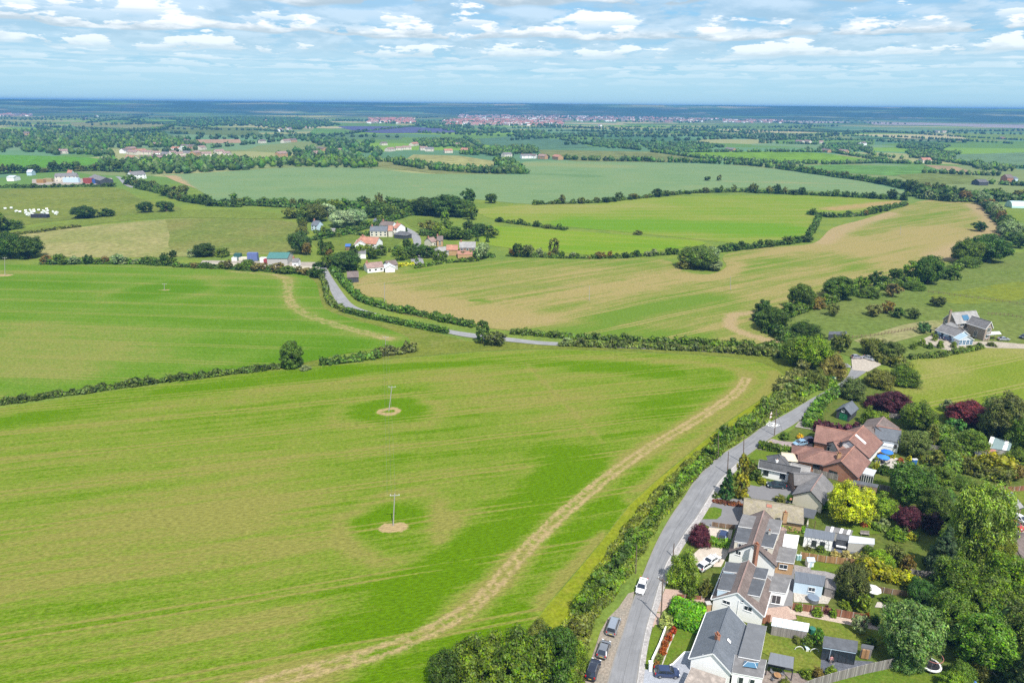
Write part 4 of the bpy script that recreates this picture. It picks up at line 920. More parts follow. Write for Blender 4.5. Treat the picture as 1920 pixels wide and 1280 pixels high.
T_GREY = tiles('grey_tiles', (0.15, 0.145, 0.145), (0.20, 0.19, 0.19)); T_SLATE = tiles('slate_tiles', (0.115, 0.13, 0.15), (0.15, 0.165, 0.19), bw=0.3, bh=0.22, worn=0.2); T_DARK = tiles('dark_slates', (0.085, 0.085, 0.09), (0.12, 0.12, 0.125)); T_ORANGE = tiles('orange_tiles', (0.34, 0.15, 0.10), (0.42, 0.21, 0.14)); T_PINK = tiles('pinkish_tiles', (0.25, 0.165, 0.14), (0.31, 0.21, 0.18)); T_LGREY = tiles('pale_grey_tiles', (0.26, 0.25, 0.24), (0.32, 0.31, 0.30))
def feltmat(name, col, stain=0.5):
 def f(t, b):
  ob = t.new('ShaderNodeTexCoord').outputs['Object']; uv = t.new('ShaderNodeTexCoord').outputs['UV']
  n = t.noise(ob, 0.7, 6, 0.7); n2 = t.noise(ob, 3.0, 5, 0.7)
  c = t.mix(t.m('MULTIPLY', t.sstep(n, 0.42, 0.7), stain), col, tuple(min(1, x * 1.9) for x in col))
  c = t.mix(t.m('MULTIPLY', t.sstep(n2, 0.5, 0.75), 0.35), c, tuple(x * 0.55 for x in col))
  u = t.m('FRACT', t.sep(uv)[0]); c = t.mix(t.m('MULTIPLY', t.sstep(t.m('ABSOLUTE', t.m('SUBTRACT', u, 0.5)), 0.03, 0.0), 0.35), c, tuple(x * 0.5 for x in col))
  t.put(b.inputs['Base Color'], c); b.inputs['Roughness'].default_value = 0.85
 return mat(name, f)
FELT = feltmat('roof_felt', (0.075, 0.08, 0.09)); FELTG = feltmat('pale_roof_felt', (0.15, 0.145, 0.145), 0.5); FELTB = feltmat('brown_roof_gravel', (0.26, 0.22, 0.19), 0.8)
UPVC = plain('white_upvc', (0.80, 0.80, 0.80), 0.35, var=0.02); DARKF = plain('dark_frame', (0.035, 0.038, 0.045), 0.4, var=0.05); GLASS = glass(); SKYG = glass('blue_glass', (0.06, 0.16, 0.26)); LIGHTG = plain('pale_polycarbonate', (0.62, 0.66, 0.70), 0.25, var=0.06, spec=0.7)
TIMB = boards('grey_timber', (0.24, 0.215, 0.20), 0.14); TIMBR = boards('red_brown_timber', (0.26, 0.11, 0.06), 0.14); TIMBO = boards('orange_timber', (0.36, 0.20, 0.09), 0.14); TIMBB = boards('brown_timber', (0.20, 0.13, 0.08), 0.14); DARKB = boards('charcoal_boards', (0.055, 0.06, 0.07), 0.15); METAL = boards('dark_sheet_metal', (0.13, 0.145, 0.17), 0.35, groove=0.5, var=0.08, rough=0.5); LMETAL = boards('pale_sheet_metal', (0.50, 0.52, 0.55), 0.6, groove=0.35, var=0.06, rough=0.4); CORR = boards('corrugated_sheet', (0.16, 0.17, 0.19), 0.12, groove=0.7, var=0.05, rough=0.55)
LEAD = plain('lead', (0.16, 0.165, 0.18), 0.6); POT = plain('clay_pot', (0.42, 0.16, 0.08), 0.8); CONC = plain('concrete', (0.42, 0.40, 0.37), 0.9, var=0.15, scale=2)
def perp_dist(p, a, b):
 d = (b - a); d.z = 0; d.normalize(); v = Vector((p.x - a.x, p.y - a.y, 0)); n = Vector((-d.y, d.x, 0)); return v.dot(n)
class Ho:
 """a building under an Empty at its base; blocks are given by ridge and eave points read off the photograph"""
 def __init__(s, name, base_px, label, cat='house', group=None):
  s.c = P(*base_px); s.r = empty(name, s.c, label, cat, group); s.blocks = []
 def part(s, mb, name, m, label=None, parent=None):
  o = mb.build(name, m, loc=s.c); o.parent = parent or s.r; o.location = (0, 0, 0)
  if label: o['label'] = label
  return o
 def gable(s, a, b, eL=None, eR=None, hr=5.0, he=2.5, wall=None, roof=None, wl=None, wr=None, hipA=0, hipB=0, over=0.35, verge=0.25, z0=0.0, fascia=None, ridge=None, exA=0.0, exB=0.0, noridge=False):
  A = P(*a, z=hr); B = P(*b, z=hr); d = (B - A).normalized(); n = Vector((-d.y, d.x, 0)); wall = wall or WHITE; roof = roof or T_GREY
  A = A - d * exA; B = B + d * exB
  if eL: wl = abs(perp_dist(P(*eL, z=he), A, B))
  if eR: wr = abs(perp_dist(P(*eR, z=he), A, B))
  wl = wl or wr; wr = wr or wl
  L = (B - A).length; g = lambda u, v, z: Vector((A.x + d.x * u + n.x * v, A.y + d.y * u + n.y * v, z))
  u0, u1 = -hipA, L + hipB
  mb = MB(); il, ir = wl - over, -(wr - over)
  zl = he + (hr - he) * over / wl - .05; zr = he + (hr - he) * over / wr - .05
  q0, q1 = u0 + (over if hipA else verge), u1 - (over if hipB else verge)
  vs = [g(q0, il, z0), g(q0, ir, z0), g(q1, ir, z0), g(q1, il, z0), g(q0, il, zl), g(q0, ir, zr), g(q1, ir, zr), g(q1, il, zl)]
  fs = [(3, 2, 1, 0), (0, 1, 5, 4), (1, 2, 6, 5), (2, 3, 7, 6), (3, 0, 4, 7)]
  if not hipA: vs.append(g(q0, 0, hr - 0.12)); fs.append((4, 5, len(vs) - 1))
  if not hipB: vs.append(g(q1, 0, hr - 0.12)); fs.append((6, 7, len(vs) - 1))
  mb.add(vs, fs); w = s.part(mb, 'wall', wall)
  rb = MB(); th = 0.14
  rb.slab([g(0, 0, hr), g(L, 0, hr), g(u1, wl, he), g(u0, wl, he)], th)
  rb.slab([g(L, 0, hr), g(0, 0, hr), g(u0, -wr, he), g(u1, -wr, he)], th)
  if hipA: rb.slab([g(0, 0, hr), g(u0, wl, he), g(u0, -wr, he)], th)
  if hipB: rb.slab([g(L, 0, hr), g(u1, -wr, he), g(u1, wl, he)], th)
  ro = s.part(rb, 'roof', roof)
  if not noridge:
   kb = MB(); kb.bar(g(-0.02, 0, hr + 0.02), g(L + .02, 0, hr + 0.02), 0.28, 0.12)
   if hipA: kb.bar(g(0, 0, hr + .01), g(u0, wl, he + .03), .22, .08); kb.bar(g(0, 0, hr + .01), g(u0, -wr, he + .03), .22, .08)
   if hipB: kb.bar(g(L, 0, hr + .01), g(u1, wl, he + .03), .22, .08); kb.bar(g(L, 0, hr + .01), g(u1, -wr, he + .03), .22, .08)
   o = s.part(kb, 'ridge_tiles', ridge or roof, parent=ro)
  if fascia is not None:
   fb = MB(); fb.bar(g(u0, wl + .03, he - .1), g(u1, wl + .03, he - .1), .05, .2); fb.bar(g(u0, -wr - .03, he - .1), g(u1, -wr - .03, he - .1), .05, .2)
   for u, hp in ((u0 - .03, hipA), (u1 + .03, hipB)):
    if not hp: fb.bar(g(u, wl, he - .1), g(u, 0, hr - .1), .05, .22); fb.bar(g(u, 0, hr - .1), g(u, -wr, he - .1), .05, .22)
    else: fb.bar(g(u, wl, he - .1), g(u, -wr, he - .1), .05, .2)
   s.part(fb, 'fascia', fascia)
   for e_ in (wl + .1, -wr - .1): gb = MB(); gb.tube(g(u0, e_, he - .04), g(u1, e_, he - .04), .055, n=6); s.part(gb, 'gutter', fascia)
  bl = dict(g=g, L=L, il=il, ir=ir, q0=q0, q1=q1, he=he, hr=hr, wl=wl, wr=wr, d=d, n=n); s.blocks.append(bl); return bl
 def spot(s, bl, side, u, z, out=0.0):
  """point and outward direction on a wall: L/R long sides (u along the ridge), A/B gable ends (u across)"""
  g = bl['g']
  if side == 'L': return g(u, bl['il'] + out, z), bl['n'], bl['d']
  if side == 'R': return g(u, bl['ir'] - out, z), -bl['n'], bl['d']
  if side == 'A': return g(bl['q0'] - out, u, z), -bl['d'], bl['n']
  return g(bl['q1'] + out, u, z), bl['d'], bl['n']
 def win(s, bl, side, u, z, w=1.2, h=1.05, fr=None, pane=None, mull=1, bars=0, name='window', label=None):
  p, o, t = s.spot(bl, side, u, z); return s.win_at(p, o, t, w, h, fr, pane, mull, bars, name, label)
 def win_at(s, p, o, t, w, h, fr=None, pane=None, mull=1, bars=0, name='window', label=None):
  fr = fr or UPVC; pane = pane or GLASS; f = MB(); up = Vector((0, 0, 1)); e = 0.04; fw = 0.075 if w > .5 else .05
  c = p + o * (e / 2 + .005); M = Matrix((t, o, up)).transposed()
  for k in (-1, 1):
   f.box(c + t * (k * (w / 2)), (fw, e + .03, h + fw), ax=M); f.box(c + up * (k * (h / 2)), (w, e + .02, fw), ax=M)
  for i in range(mull): f.box(c + t * ((i + 1) / (mull + 1) - .5) * w, (fw * .8, e, h), ax=M)
  for i in range(bars): f.box(c + up * ((i + 1) / (bars + 1) - .5) * h, (w, e - .01, fw * .6), ax=M)
  f.box(p + o * .05 - up * (h / 2 + .07), (w + .16, .14, .05), ax=M)
  fo = s.part(f, name, fr, label)
  pb = MB(); pb.box(p + o * .012, (w - .02, .02, h - .02), ax=M); s.part(pb, 'pane', pane, parent=fo); return fo
 def door(s, bl, side, u, w=0.95, h=2.05, m=None, name='door'):
  p, o, t = s.spot(bl, side, u, h / 2 + .05); M = Matrix((t, o, Vector((0, 0, 1)))).transposed()
  b = MB(); b.box(p + o * .03, (w, .06, h), ax=M); dr = s.part(b, name, m or DARKF)
  hb = MB(); hb.box(p + o * .08 + t * (w * .38), (.04, .06, .14), ax=M); s.part(hb, 'handle', UPVC, parent=dr)
  return dr
 def flat(s, px, h, wall=None, roof=None, z0=0.0, th=0.16, inset=0.18, name='flat_roof', fascia=None, floor=None):
  pts = [P(*q, z=h) for q in px]; c = sum(pts, Vector()) / len(pts)
  ins = [c + (p - c) * (1 - inset / max(.5, (p - c).length)) for p in pts]
  mb = MB(); mb.prism([(p.x, p.y) for p in ins], z0, h - th)
  w = s.part(mb, 'wall', wall or WHITE)
  rb = MB(); rb.prism([(p.x, p.y) for p in pts], h - th + .002, h - 0.02)
  s.part(rb, 'fascia', fascia or UPVC)
  tb = MB(); q2 = [c + (p - c) * (1 - .06 / max(.5, (p - c).length)) for p in pts]; tb.prism([(p.x, p.y) for p in q2], h - 0.018, h + 0.02)
  s.part(tb, name, roof or FELT); return pts
 def lean(s, px, hs, wall=None, roof=None, z0=0.0, th=0.1, label=None):
  """mono-pitch roof: corner pixels with their own heights"""
  pts = [P(*q, z=h) for q, h in zip(px, hs)]; c = sum(pts, Vector()) / len(pts)
  rb = MB(); rb.slab(pts, th); s.part(rb, 'roof', roof or FELT, label)
  if wall is not None:
   ins = [c + (p - c) * (1 - .15 / max(.5, (p - c).length)) for p in pts]; n = len(ins); mb = MB()
   mb.add([(p.x, p.y, z0) for p in ins] + [(p.x, p.y, p.z - th - .01) for p in ins], [(i, (i + 1) % n, n + (i + 1) % n, n + i) for i in range(n)])
   s.part(mb, 'wall', wall)
  return pts
 def edge_win(s, a, b, t, z, w, h, **kw):
  """window on the wall below the edge a-b of a flat or lean roof (outside on the camera side)"""
  p = a.lerp(b, t); tt = Vector((b.x - a.x, b.y - a.y, 0)).normalized(); o = Vector((tt.y, -tt.x, 0))
  if o.dot(Vector((CAMP.x - p.x, CAMP.y - p.y, 0))) < 0: o = -o
  ins = kw.pop('ins', .02)
  return s.win_at(Vector((p.x, p.y, z)) - o * ins, o, tt, w, h, **kw)
 def chimney(s, px, ztop, w=0.6, l=0.6, z0=2.0, m=None, pots=2, rz=0.0):
  p = P(*px, z=ztop); b = MB(); M = Matrix.Rotation(rz, 3, 'Z')
  b.box((p.x, p.y, (z0 + ztop) / 2), (w, l, ztop - z0), rz); b.box((p.x, p.y, ztop - .06), (w + .14, l + .14, .12), rz)
  ch = s.part(b, 'chimney', m or BRICK); q = MB()
  for i in range(pots):
   o = M @ Vector((0, (i - (pots - 1) / 2) * .34, 0)); q.tube(p + o, p + o + Vector((0, 0, .38)), .12, .1, 8)
  s.part(q, 'chimney_pot', POT, parent=ch)
 def rooflight(s, bl, side, u, f, w=0.7, h=0.95, m=None, fr=None):
  """window lying in the roof slope; f = 0 eave .. 1 ridge"""
  sg, wd = (1, bl['wl']) if side == 'L' else (-1, bl['wr']); g = bl['g']
  e, r = g(u, sg * wd, bl['he']), g(u, 0, bl['hr']); c = e.lerp(r, f); sl = (r - e).normalized(); t = bl['d']; nn = t.cross(sl); nn = nn if nn.z > 0 else -nn
  M = Matrix((t, sl, nn)).transposed(); b = MB(); b.box(c + nn * .04, (w + .12, h + .12, .08), ax=M); o = s.part(b, 'rooflight', fr or DARKF)
  b = MB(); b.box(c + nn * .085, (w, h, .02), ax=M); s.part(b, 'pane', m or SKYG, parent=o)
def build_houses():
 # ---- A: slate-roofed bungalow at the bottom edge
 A = Ho('bungalow', (1350, 1240), 'white bungalow with broad slate-grey roof and blue roof lantern at the bottom edge', 'bungalow')
 b = A.gable((1337, 1224), (1367, 1137), eL=(1289, 1240), eR=(1375, 1258), hr=5.4, he=2.6, wall=WHITE, roof=T_SLATE, fascia=UPVC)
 A.rooflight(b, 'R', 5.5, 0.55, .6, .8, m=UPVC); A.win(b, 'A', 1.5, 4.1, .3, .3, mull=0)
 A.chimney((1346, 1188), 6.3, .55, .8, 3.2, BRICK, 2, b['d'].to_2d().angle_signed(Vector((0, 1))) if False else 0.3)
 fl = A.flat([(1402, 1166), (1438, 1173), (1425, 1238), (1384, 1230)], 3.4, wall=WHITE, roof=feltmat('slate_grey_felt', (0.135, 0.14, 0.15), .2))
 fl = A.flat([(1378, 1226), (1438, 1236), (1431, 1271), (1372, 1260)], 3.05, wall=WHITE, roof=FELTG)
 A.edge_win(fl[3], fl[2], .32, 1.5, .75, 1.9, mull=0, fr=UPVC); A.edge_win(fl[3], fl[2], .68, 1.5, .75, 1.9, mull=0, fr=UPVC)
 q = [P(1396, 1239, 3.05), P(1422, 1243, 3.05), P(1419, 1254, 3.05), P(1392, 1250, 3.05)]; cc = sum(q, Vector()) / 4
 lb = MB(); lb.prism([(p.x, p.y) for p in q], 3.07, 3.25); ln = A.part(lb, 'roof_lantern', DARKF)
 r0, r1 = cc + (q[0] - q[1]) * .25, cc - (q[0] - q[1]) * .25; r0.z = r1.z = 3.72
 gq = [Vector((p.x, p.y, 3.26)) for p in q]; gb = MB(); gb.add(gq + [r0, r1], [(0, 1, 5, 4), (2, 3, 4, 5), (1, 2, 5), (3, 0, 4)]); A.part(gb, 'pane', SKYG, parent=ln)
 kb = MB(); [kb.bar(a_, b_, .05) for a_, b_ in ((r0, r1), (gq[0], r0), (gq[3], r0), (gq[1], r1), (gq[2], r1))]; A.part(kb, 'glazing_bar', UPVC, parent=ln)
 g2 = A.flat([(1296, 1249), (1362, 1271), (1352, 1330), (1268, 1312)], 2.7, wall=WHITE, roof=FELTB, inset=.2)
 # gate pillars and low wall in front
 # ---- B: white chalet with two dormers (ringed in the picture)
 B = Ho('chalet_house', (1385, 1125), 'white chalet house with brown ridge and grey flat-roofed dormers, nearest white gable', 'house')
 b = B.gable((1383, 1110), (1404, 1050), eL=(1330, 1131), eR=(1434, 1152), hr=6.0, he=2.7, wall=WHITE, roof=T_BROWN, fascia=UPVC, ridge=T_PINK)
 wl = b['il']
 B.win(b, 'A', wl - 2.4, 2.9, 1.3, .75, fr=UPVC, mull=1); B.win(b, 'A', -1.0, 4.3, .4, .4, fr=UPVC, mull=0); B.win(b, 'A', b['ir'] + 2.6, 3.1, 1.4, .95, fr=UPVC)
 pb = MB(); c_, o_, t_ = B.spot(b, 'A', -.4, 3.6, .06); pb.tube(c_ + Vector((0, 0, -3.2)), c_ + Vector((0, 0, .6)), .05, n=6); B.part(pb, 'drainpipe', UPVC)
 for px, z0 in (([(1355, 1073), (1389, 1077), (1378, 1109), (1345, 1104)], 2.9), ([(1404, 1082), (1435, 1089), (1425, 1118), (1394, 1112)], 2.9), ([(1361, 1052), (1396, 1056), (1390, 1074), (1356, 1070)], 2.9), ([(1410, 1061), (1442, 1066), (1436, 1086), (1405, 1080)], 2.9)):
  B.flat(px, 5.0, wall=BLUEW if px[0][0] < 1400 else GREYW, roof=FELT, z0=z0, inset=.12)
 e = B.flat([(1447, 1079), (1484, 1084), (1474, 1112), (1441, 1107)], 3.0, wall=WHITE, roof=FELTG)
 B.edge_win(e[3], e[2], .5, 1.3, 1.6, 1.9, fr=UPVC)
 # ---- C: pair beyond, brick chimney on the white gable
 Cc = Ho('semi_detached_house', (1415, 1040), 'white gabled semi with tall brick chimney and four grey flat dormers', 'house')
 b = Cc.gable((1412, 1020), (1433, 956), eL=(1363, 1040), eR=(1458, 1055), hr=6.3, he=2.7, wall=WHITE, roof=T_BROWN, fascia=DARKF, ridge=T_PINK)
 Cc.chimney((1420, 1019), 7.6, .6, .9, 2.0, BRICK, 2, .2); Cc.win(b, 'A', 2.6, 3.2, 1.0, .9); 
 for px in ([(1393, 963), (1423, 968), (1414, 990), (1384, 986)], [(1384, 988), (1413, 992), (1405, 1018), (1377, 1014)], [(1435, 970), (1467, 975), (1461, 1000), (1428, 995)], [(1427, 996), (1459, 1001), (1450, 1027), (1418, 1021)]):
  f = Cc.flat(px, 5.3, wall=CREAMW, roof=FELTG if px[0][1] < 975 else FELT, z0=2.8, inset=.12)
  Cc.edge_win(f[3], f[2], .5, 4.5, 1.3, .8, fr=UPVC)
 Cc.chimney((1443, 994), 6.2, .5, .5, 4.5, GREYW, 1)
 Cc.lean([(1467, 986), (1476, 992), (1458, 1042), (1448, 1034)], [3.4, 2.6, 2.6, 3.4], wall=CREAMW, roof=T_PINK)
 Cc.flat([(1471, 1000), (1499, 1003), (1494, 1028), (1467, 1023)], 2.8, wall=WHITE, roof=plain('white_roof_membrane', (0.78, 0.78, 0.78), .5, var=.05))
 f = Cc.flat([(1461, 1024), (1495, 1029), (1489, 1056), (1455, 1051)], 3.0, wall=BRICKO, roof=FELTG)
 Cc.edge_win(f[3], f[2], .45, 1.9, 1.5, 1.0, fr=UPVC, mull=1)
 # ---- D: long mossy roof
 D = Ho('long_bungalow', (1450, 970), 'long low bungalow with wide mossy brown tiled roof', 'bungalow')
 b = D.gable((1395, 933), (1507, 950), eR=(1388, 964), eL=None, hr=5.0, he=2.5, wall=BRICKO, roof=T_MOSS, fascia=DARKF)
 D.chimney((1473, 960), 5.6, .9, .6, 3, BRICKO, 2); D.rooflight(b, 'R', 5.5, .75, 1.1, .7, m=plain('terracotta', (0.35, 0.14, 0.09)))
 D.lean([(1506, 951), (1532, 956), (1526, 972), (1504, 968)], [2.9, 2.9, 2.5, 2.5], wall=None, roof=FELT)
 for x, y in ((1505, 990), (1526, 994)): pb = MB(); pb.bar(P(x, y, 0), P(x, y, 0) + Vector((0, 0, 2.5)), .12); D.part(pb, 'post', TIMBB)
 # ---- E: white bungalow with dark slates
 E = Ho('white_bungalow', (1455, 890), 'small white bungalow with dark slate roof, two windows facing its drive', 'bungalow')
 b = E.gable((1424, 861), (1502, 877), eR=(1421, 876), hr=4.7, he=2.7, wall=WHITE, roof=T_DARK, fascia=UPVC)
 E.win(b, 'R', 2.0, 1.5, 1.2, 1.2, fr=DARKF); E.win(b, 'R', 6.0, 1.5, 1.2, 1.2, fr=DARKF); E.chimney((1457, 862), 5.4, .5, .5, 3.5, WHITE, 1)
 E.gable((1461, 851), (1463, 856), hr=4.6, he=2.5, wl=2.6, wr=2.6, hipA=2.4, hipB=2.4, roof=T_DARK, wall=GREYW)
 b2 = E.gable((1484, 867), (1520, 875), hr=4.2, he=2.6, wl=1.8, wr=1.8, roof=T_LGREY, wall=WHITE, fascia=UPVC)
 E.gable((1465, 848), (1487, 850), hr=3.6, he=2.4, wl=2.2, wr=2.2, roof=plain('cream_canvas', (0.55, 0.47, 0.36), .8), wall=GREYW, hipB=1.0)
 # ---- F: grey tiled bungalow with beige gable
 F = Ho('grey_bungalow', (1525, 925), 'grey tiled bungalow with beige gable and brick porch pillar behind the yellow tree', 'bungalow')
 b = F.gable((1520, 920), (1542, 887), eL=(1484, 928), eR=(1546, 943), hr=5.0, he=2.5, wall=CREAMW, roof=T_GREY, fascia=DARKF, ridge=T_PINK)
 F.gable((1488, 887), (1538, 889), eR=(1475, 908), wl=5.5, hr=4.85, he=2.5, wall=BRICKB, roof=T_GREY, fascia=DARKF)
 pb = MB(); pb.bar(P(1483, 935, 0), P(1483, 935, 2.4), .5); F.part(pb, 'brick_pillar', BRICK)
 # ---- G: red brick bungalow
 G = Ho('brick_bungalow', (1560, 875), 'large red brick bungalow with brown tiled roof and white sunroom', 'bungalow')
 b = G.gable((1577, 865), (1602, 836), eL=(1541, 874), eR=(1612, 893), hr=5.6, he=2.6, wall=BRICK, roof=T_RED, fascia=DARKF, ridge=T_ORANGE)
 G.win(b, 'A', 1.4, 1.6, 2.0, 1.3, fr=DARKF, mull=2)
 b2 = G.gable((1541, 844), (1592, 852), eR=(1491, 863), wl=6, hipA=5.5, hr=5.3, he=2.6, wall=BRICK, roof=T_RED, fascia=DARKF, ridge=T_RED)
 G.win(b2, 'R', -1, 1.6, 1.6, 1.1, fr=DARKF); G.win(b2, 'R', 4.5, 1.6, .8, 1.1, fr=UPVC)
 G.gable((1510, 836), (1545, 842), eR=(1487, 850), wl=3, hipA=3.2, hr=4.4, he=2.6, wall=BRICK, roof=T_RED)
 G.chimney((1574, 849), 6.0, .9, .55, 4, BRICKO, 2)
 sf = G.lean([(1624, 876), (1644, 881), (1638, 892), (1617, 887)], [2.7, 2.6, 2.5, 2.6], wall=GLASS, roof=LMETAL, label='white sunroom roof')
 for i in range(5): G.edge_win(sf[3], sf[2], .1 + i * .2, 1.3, .55, 2.0, fr=UPVC, mull=0)
 # ---- H: chalet with paired tiled wings
 H = Ho('tiled_house', (1580, 835), 'chalet house with long brown tiled wings and bright rooflight beside the blue parasols', 'house')
 b = H.gable((1531, 797), (1610, 812), eR=(1522, 827), wl=6, hr=5.8, he=2.7, wall=BRICK, roof=T_RED, fascia=DARKF, ridge=T_ORANGE)
 b2 = H.gable((1592, 825), (1613, 804), eL=(1550, 838), eR=(1632, 857), hr=6.0, he=2.7, wall=WHITE, roof=T_RED, fascia=DARKF, ridge=T_ORANGE, exB=3)
 H.rooflight(b2, 'R', 4.8, .72, .9, 3.2, m=UPVC, fr=UPVC); H.win(b2, 'A', 4, 1.6, 2.2, 1.2, fr=UPVC, mull=2)
 H.gable((1562, 827), (1594, 824), eR=None, hr=4.6, he=2.7, wl=2.8, wr=3.2, wall=GREYW, roof=T_RED, fascia=DARKF)
 H.chimney((1578, 828), 5.3, .6, .45, 4, DARKF, 1)
 # ---- I: white slate house
 I = Ho('slate_house', (1665, 825), 'white house with grey slate slope and brown hipped wing below the purple trees', 'house')
 b = I.gable((1642, 798), (1690, 806), eR=(1650, 823), hr=6.0, he=3.4, wall=WHITE, roof=T_SLATE, fascia=DARKF, ridge=T_ORANGE)
 I.gable((1643, 799), (1657, 781), hr=6.1, he=3.3, wl=4.3, wr=4.3, hipB=1.5, wall=WHITE, roof=T_BROWN, ridge=T_PINK)
 I.gable((1614, 797), (1640, 799), hr=5.6, he=3.2, wl=3.5, wr=4.0, hipA=1, wall=WHITE, roof=T_BROWN)
 I.win(b, 'R', 2, 1.8, 1.6, 1.2); I.win(b, 'R', 5, 1.8, 1.6, 1.2)
 I.lean([(1653, 824), (1678, 829), (1674, 838), (1650, 833)], [2.6, 2.6, 2.3, 2.3], wall=UPVC, roof=LIGHTG)
 # ---- J: garden garage with green doors
 J = Ho('garden_garage', (1590, 778), 'black boarded garage with green double doors and slate roof', 'garage')
 b = J.gable((1583, 763), (1598, 751), eR=(1598, 776), hr=4.3, he=2.4, wall=DARKB, roof=T_SLATE, fascia=DARKF)
 J.win(b, 'A', .2, 3.0, .9, .7, fr=UPVC, bars=1)
 gm = plain('green_paint', (0.02, 0.16, 0.07), .5, var=.1)
 for u in (-1.15, .05): J.door(b, 'A', u + .4, 1.15, 2.0, gm)
 # ---- K: farmhouse on the right
 K = Ho('farmhouse', (1815, 625), 'large stone farmhouse with pale tiled roofs and blue conservatory wing', 'farmhouse')
 b = K.gable((1784, 586), (1830, 582), eR=(1791, 607), hr=9.0, he=5.2, wall=STONEW, roof=T_LGREY, fascia=UPVC, ridge=T_LGREY)
 K.win(b, 'A', 1.5, 4.5, 1.4, 1.3, fr=UPVC); K.win(b, 'R', 3.5, 4.2, 2.0, 1.0); K.win(b, 'R', 8, 4.2, 2.0, 1.0); K.rooflight(b, 'R', 6, .45, 3.2, 2.4, m=SKYG)
 K.chimney((1783, 582), 10.4, .8, .6, 5, STONEW, 2)
 b = K.gable((1859, 603), (1822, 592), eL=None, eR=(1848, 617), wl=None, hr=8.2, he=5.2, wall=STONEW, roof=T_GREY, fascia=UPVC)
 for side in 'LR':
  for u in (4, 8, 11): K.win(b, side, u, 2.0, 1.3, 2.2, fr=UPVC, bars=2)
 K.win(b, 'A', 0, 4.6, 1.8, 1.9, fr=UPVC, mull=2); K.win(b, 'A', 0, 2, 2.0, 1.6, fr=UPVC)
 b = K.gable((1809, 620), (1768, 607), hr=5.0, he=2.7, wl=3.8, wr=3.8, wall=BLUEW, roof=T_GREY, fascia=UPVC)
 for u in (3, 6.5, 9.5, 12): K.win(b, 'L', u, 1.6, 1.0, 1.3, fr=DARKF); K.win(b, 'R', u, 1.6, 1.0, 1.3, fr=DARKF)
 b = K.gable((1815, 629), (1803, 624), hr=4.3, he=2.5, wl=3.3, wr=3.3, wall=LIGHTG, roof=plain('pale_glazing', (0.34, 0.45, 0.52), .2, var=.1), fascia=UPVC, noridge=True)
 for u in (-2.4, -.8, .8, 2.4): K.win(b, 'A', u, 1.3, 1.3, 2.0, fr=UPVC, pane=SKYG, bars=1)
 K.gable((1782, 603), (1800, 612), hr=5.6, he=3.6, wl=3.5, wr=3.5, wall=STONEW, roof=T_LGREY)
 K.lean([(1846, 622), (1874, 621), (1878, 626), (1850, 628)], [3.0, 3.0, 2.5, 2.5], wall=None, roof=LIGHTG)
 for x, y in ((1851, 640), (1877, 638), (1862, 639)): pb = MB(); q = P(x, y); pb.bar(q, q + Vector((0, 0, 2.5)), .15); K.part(pb, 'post', TIMBB)
 # ---- right edge: brick garage, corner garage, white-roofed workshop, small hut
 R = Ho('brick_garage', (1870, 965), 'brown brick garage with grey tiled roof behind the birch', 'garage')
 b = R.gable((1852, 937), (1888, 926), hr=4.6, he=2.5, wl=3.2, wr=3.2, wall=BRICKB, roof=T_LGREY, fascia=DARKF, exB=2)
 R.door(b, 'B', 0, 2.4, 2.1, LMETAL, name='garage_door')
 R = Ho('corner_garage', (1905, 1050), 'brick garage with brown roof cut off by the right edge', 'garage')
 R.gable((1900, 1009), (1935, 1000), hr=4.8, he=2.6, eL=None, wl=4.2, wr=4.2, wall=BRICKB, roof=T_BROWN, fascia=DARKF); R.gable((1898, 1012), (1926, 1062), hr=4.6, he=2.6, wl=4, wr=4, wall=BRICKB, roof=T_BROWN, fascia=UPVC, exA=1)
 R = Ho('workshop', (1875, 850), 'low workshop with white and green striped sheet roof among trees', 'workshop')
 w = R.lean([(1858, 818), (1898, 829), (1893, 845), (1850, 839)], [3.4, 3.4, 2.7, 2.7], wall=GREYW, roof=plain('green_grey_sheet', (0.20, 0.27, 0.27), .5))
 for a_, b_ in ((0.0, .18), (.68, .86)):
  q = [w[0].lerp(w[1], a_), w[0].lerp(w[1], b_), w[3].lerp(w[2], b_), w[3].lerp(w[2], a_)]; sb = MB(); sb.slab([v + Vector((0, 0, .05)) for v in q], .045); R.part(sb, 'white_sheet', UPVC)
 R.lean([(1847, 838), (1868, 843), (1862, 853), (1840, 848)], [2.9, 2.9, 2.4, 2.4], wall=BRICK, roof=plain('faded_red_sheet', (0.42, 0.18, 0.16), .7, var=.3))
 R = Ho('summer_hut', (1848, 860), 'small hut with dark felt roof beside the golden hedge', 'hut'); R.gable((1838, 846), (1852, 848), hr=3.1, he=2.2, wl=2, wr=2, hipA=1, hipB=1, wall=TIMBB, roof=FELT)
 # ---- garden buildings
 g = Ho('garden_studio', (1535, 1012), 'white garden studio with dark metal roof and black climbing frame trellis', 'garden room')
 w = g.lean([(1511, 989), (1566, 998), (1563, 1014), (1507, 1005)], [3.3, 3.3, 2.6, 2.6], wall=WHITE, roof=METAL)
 for t_ in (.38, .66): g.edge_win(w[3], w[2], t_, 1.3, .9, 1.3, fr=DARKF, mull=0)
 tb = MB(); a_, b_ = w[3], w[2]; n_ = Vector((b_.y - a_.y, -(b_.x - a_.x), 0)).normalized(); n_ = n_ if n_.y < 0 else -n_
 for i in range(6):
  p = a_.lerp(b_, .12 + i * .14) + n_ * 1.4; tb.bar((p.x, p.y, 0), (p.x, p.y, 2.4), .07); tb.bar((p.x, p.y, 2.4), a_.lerp(b_, .12 + i * .14), .07)
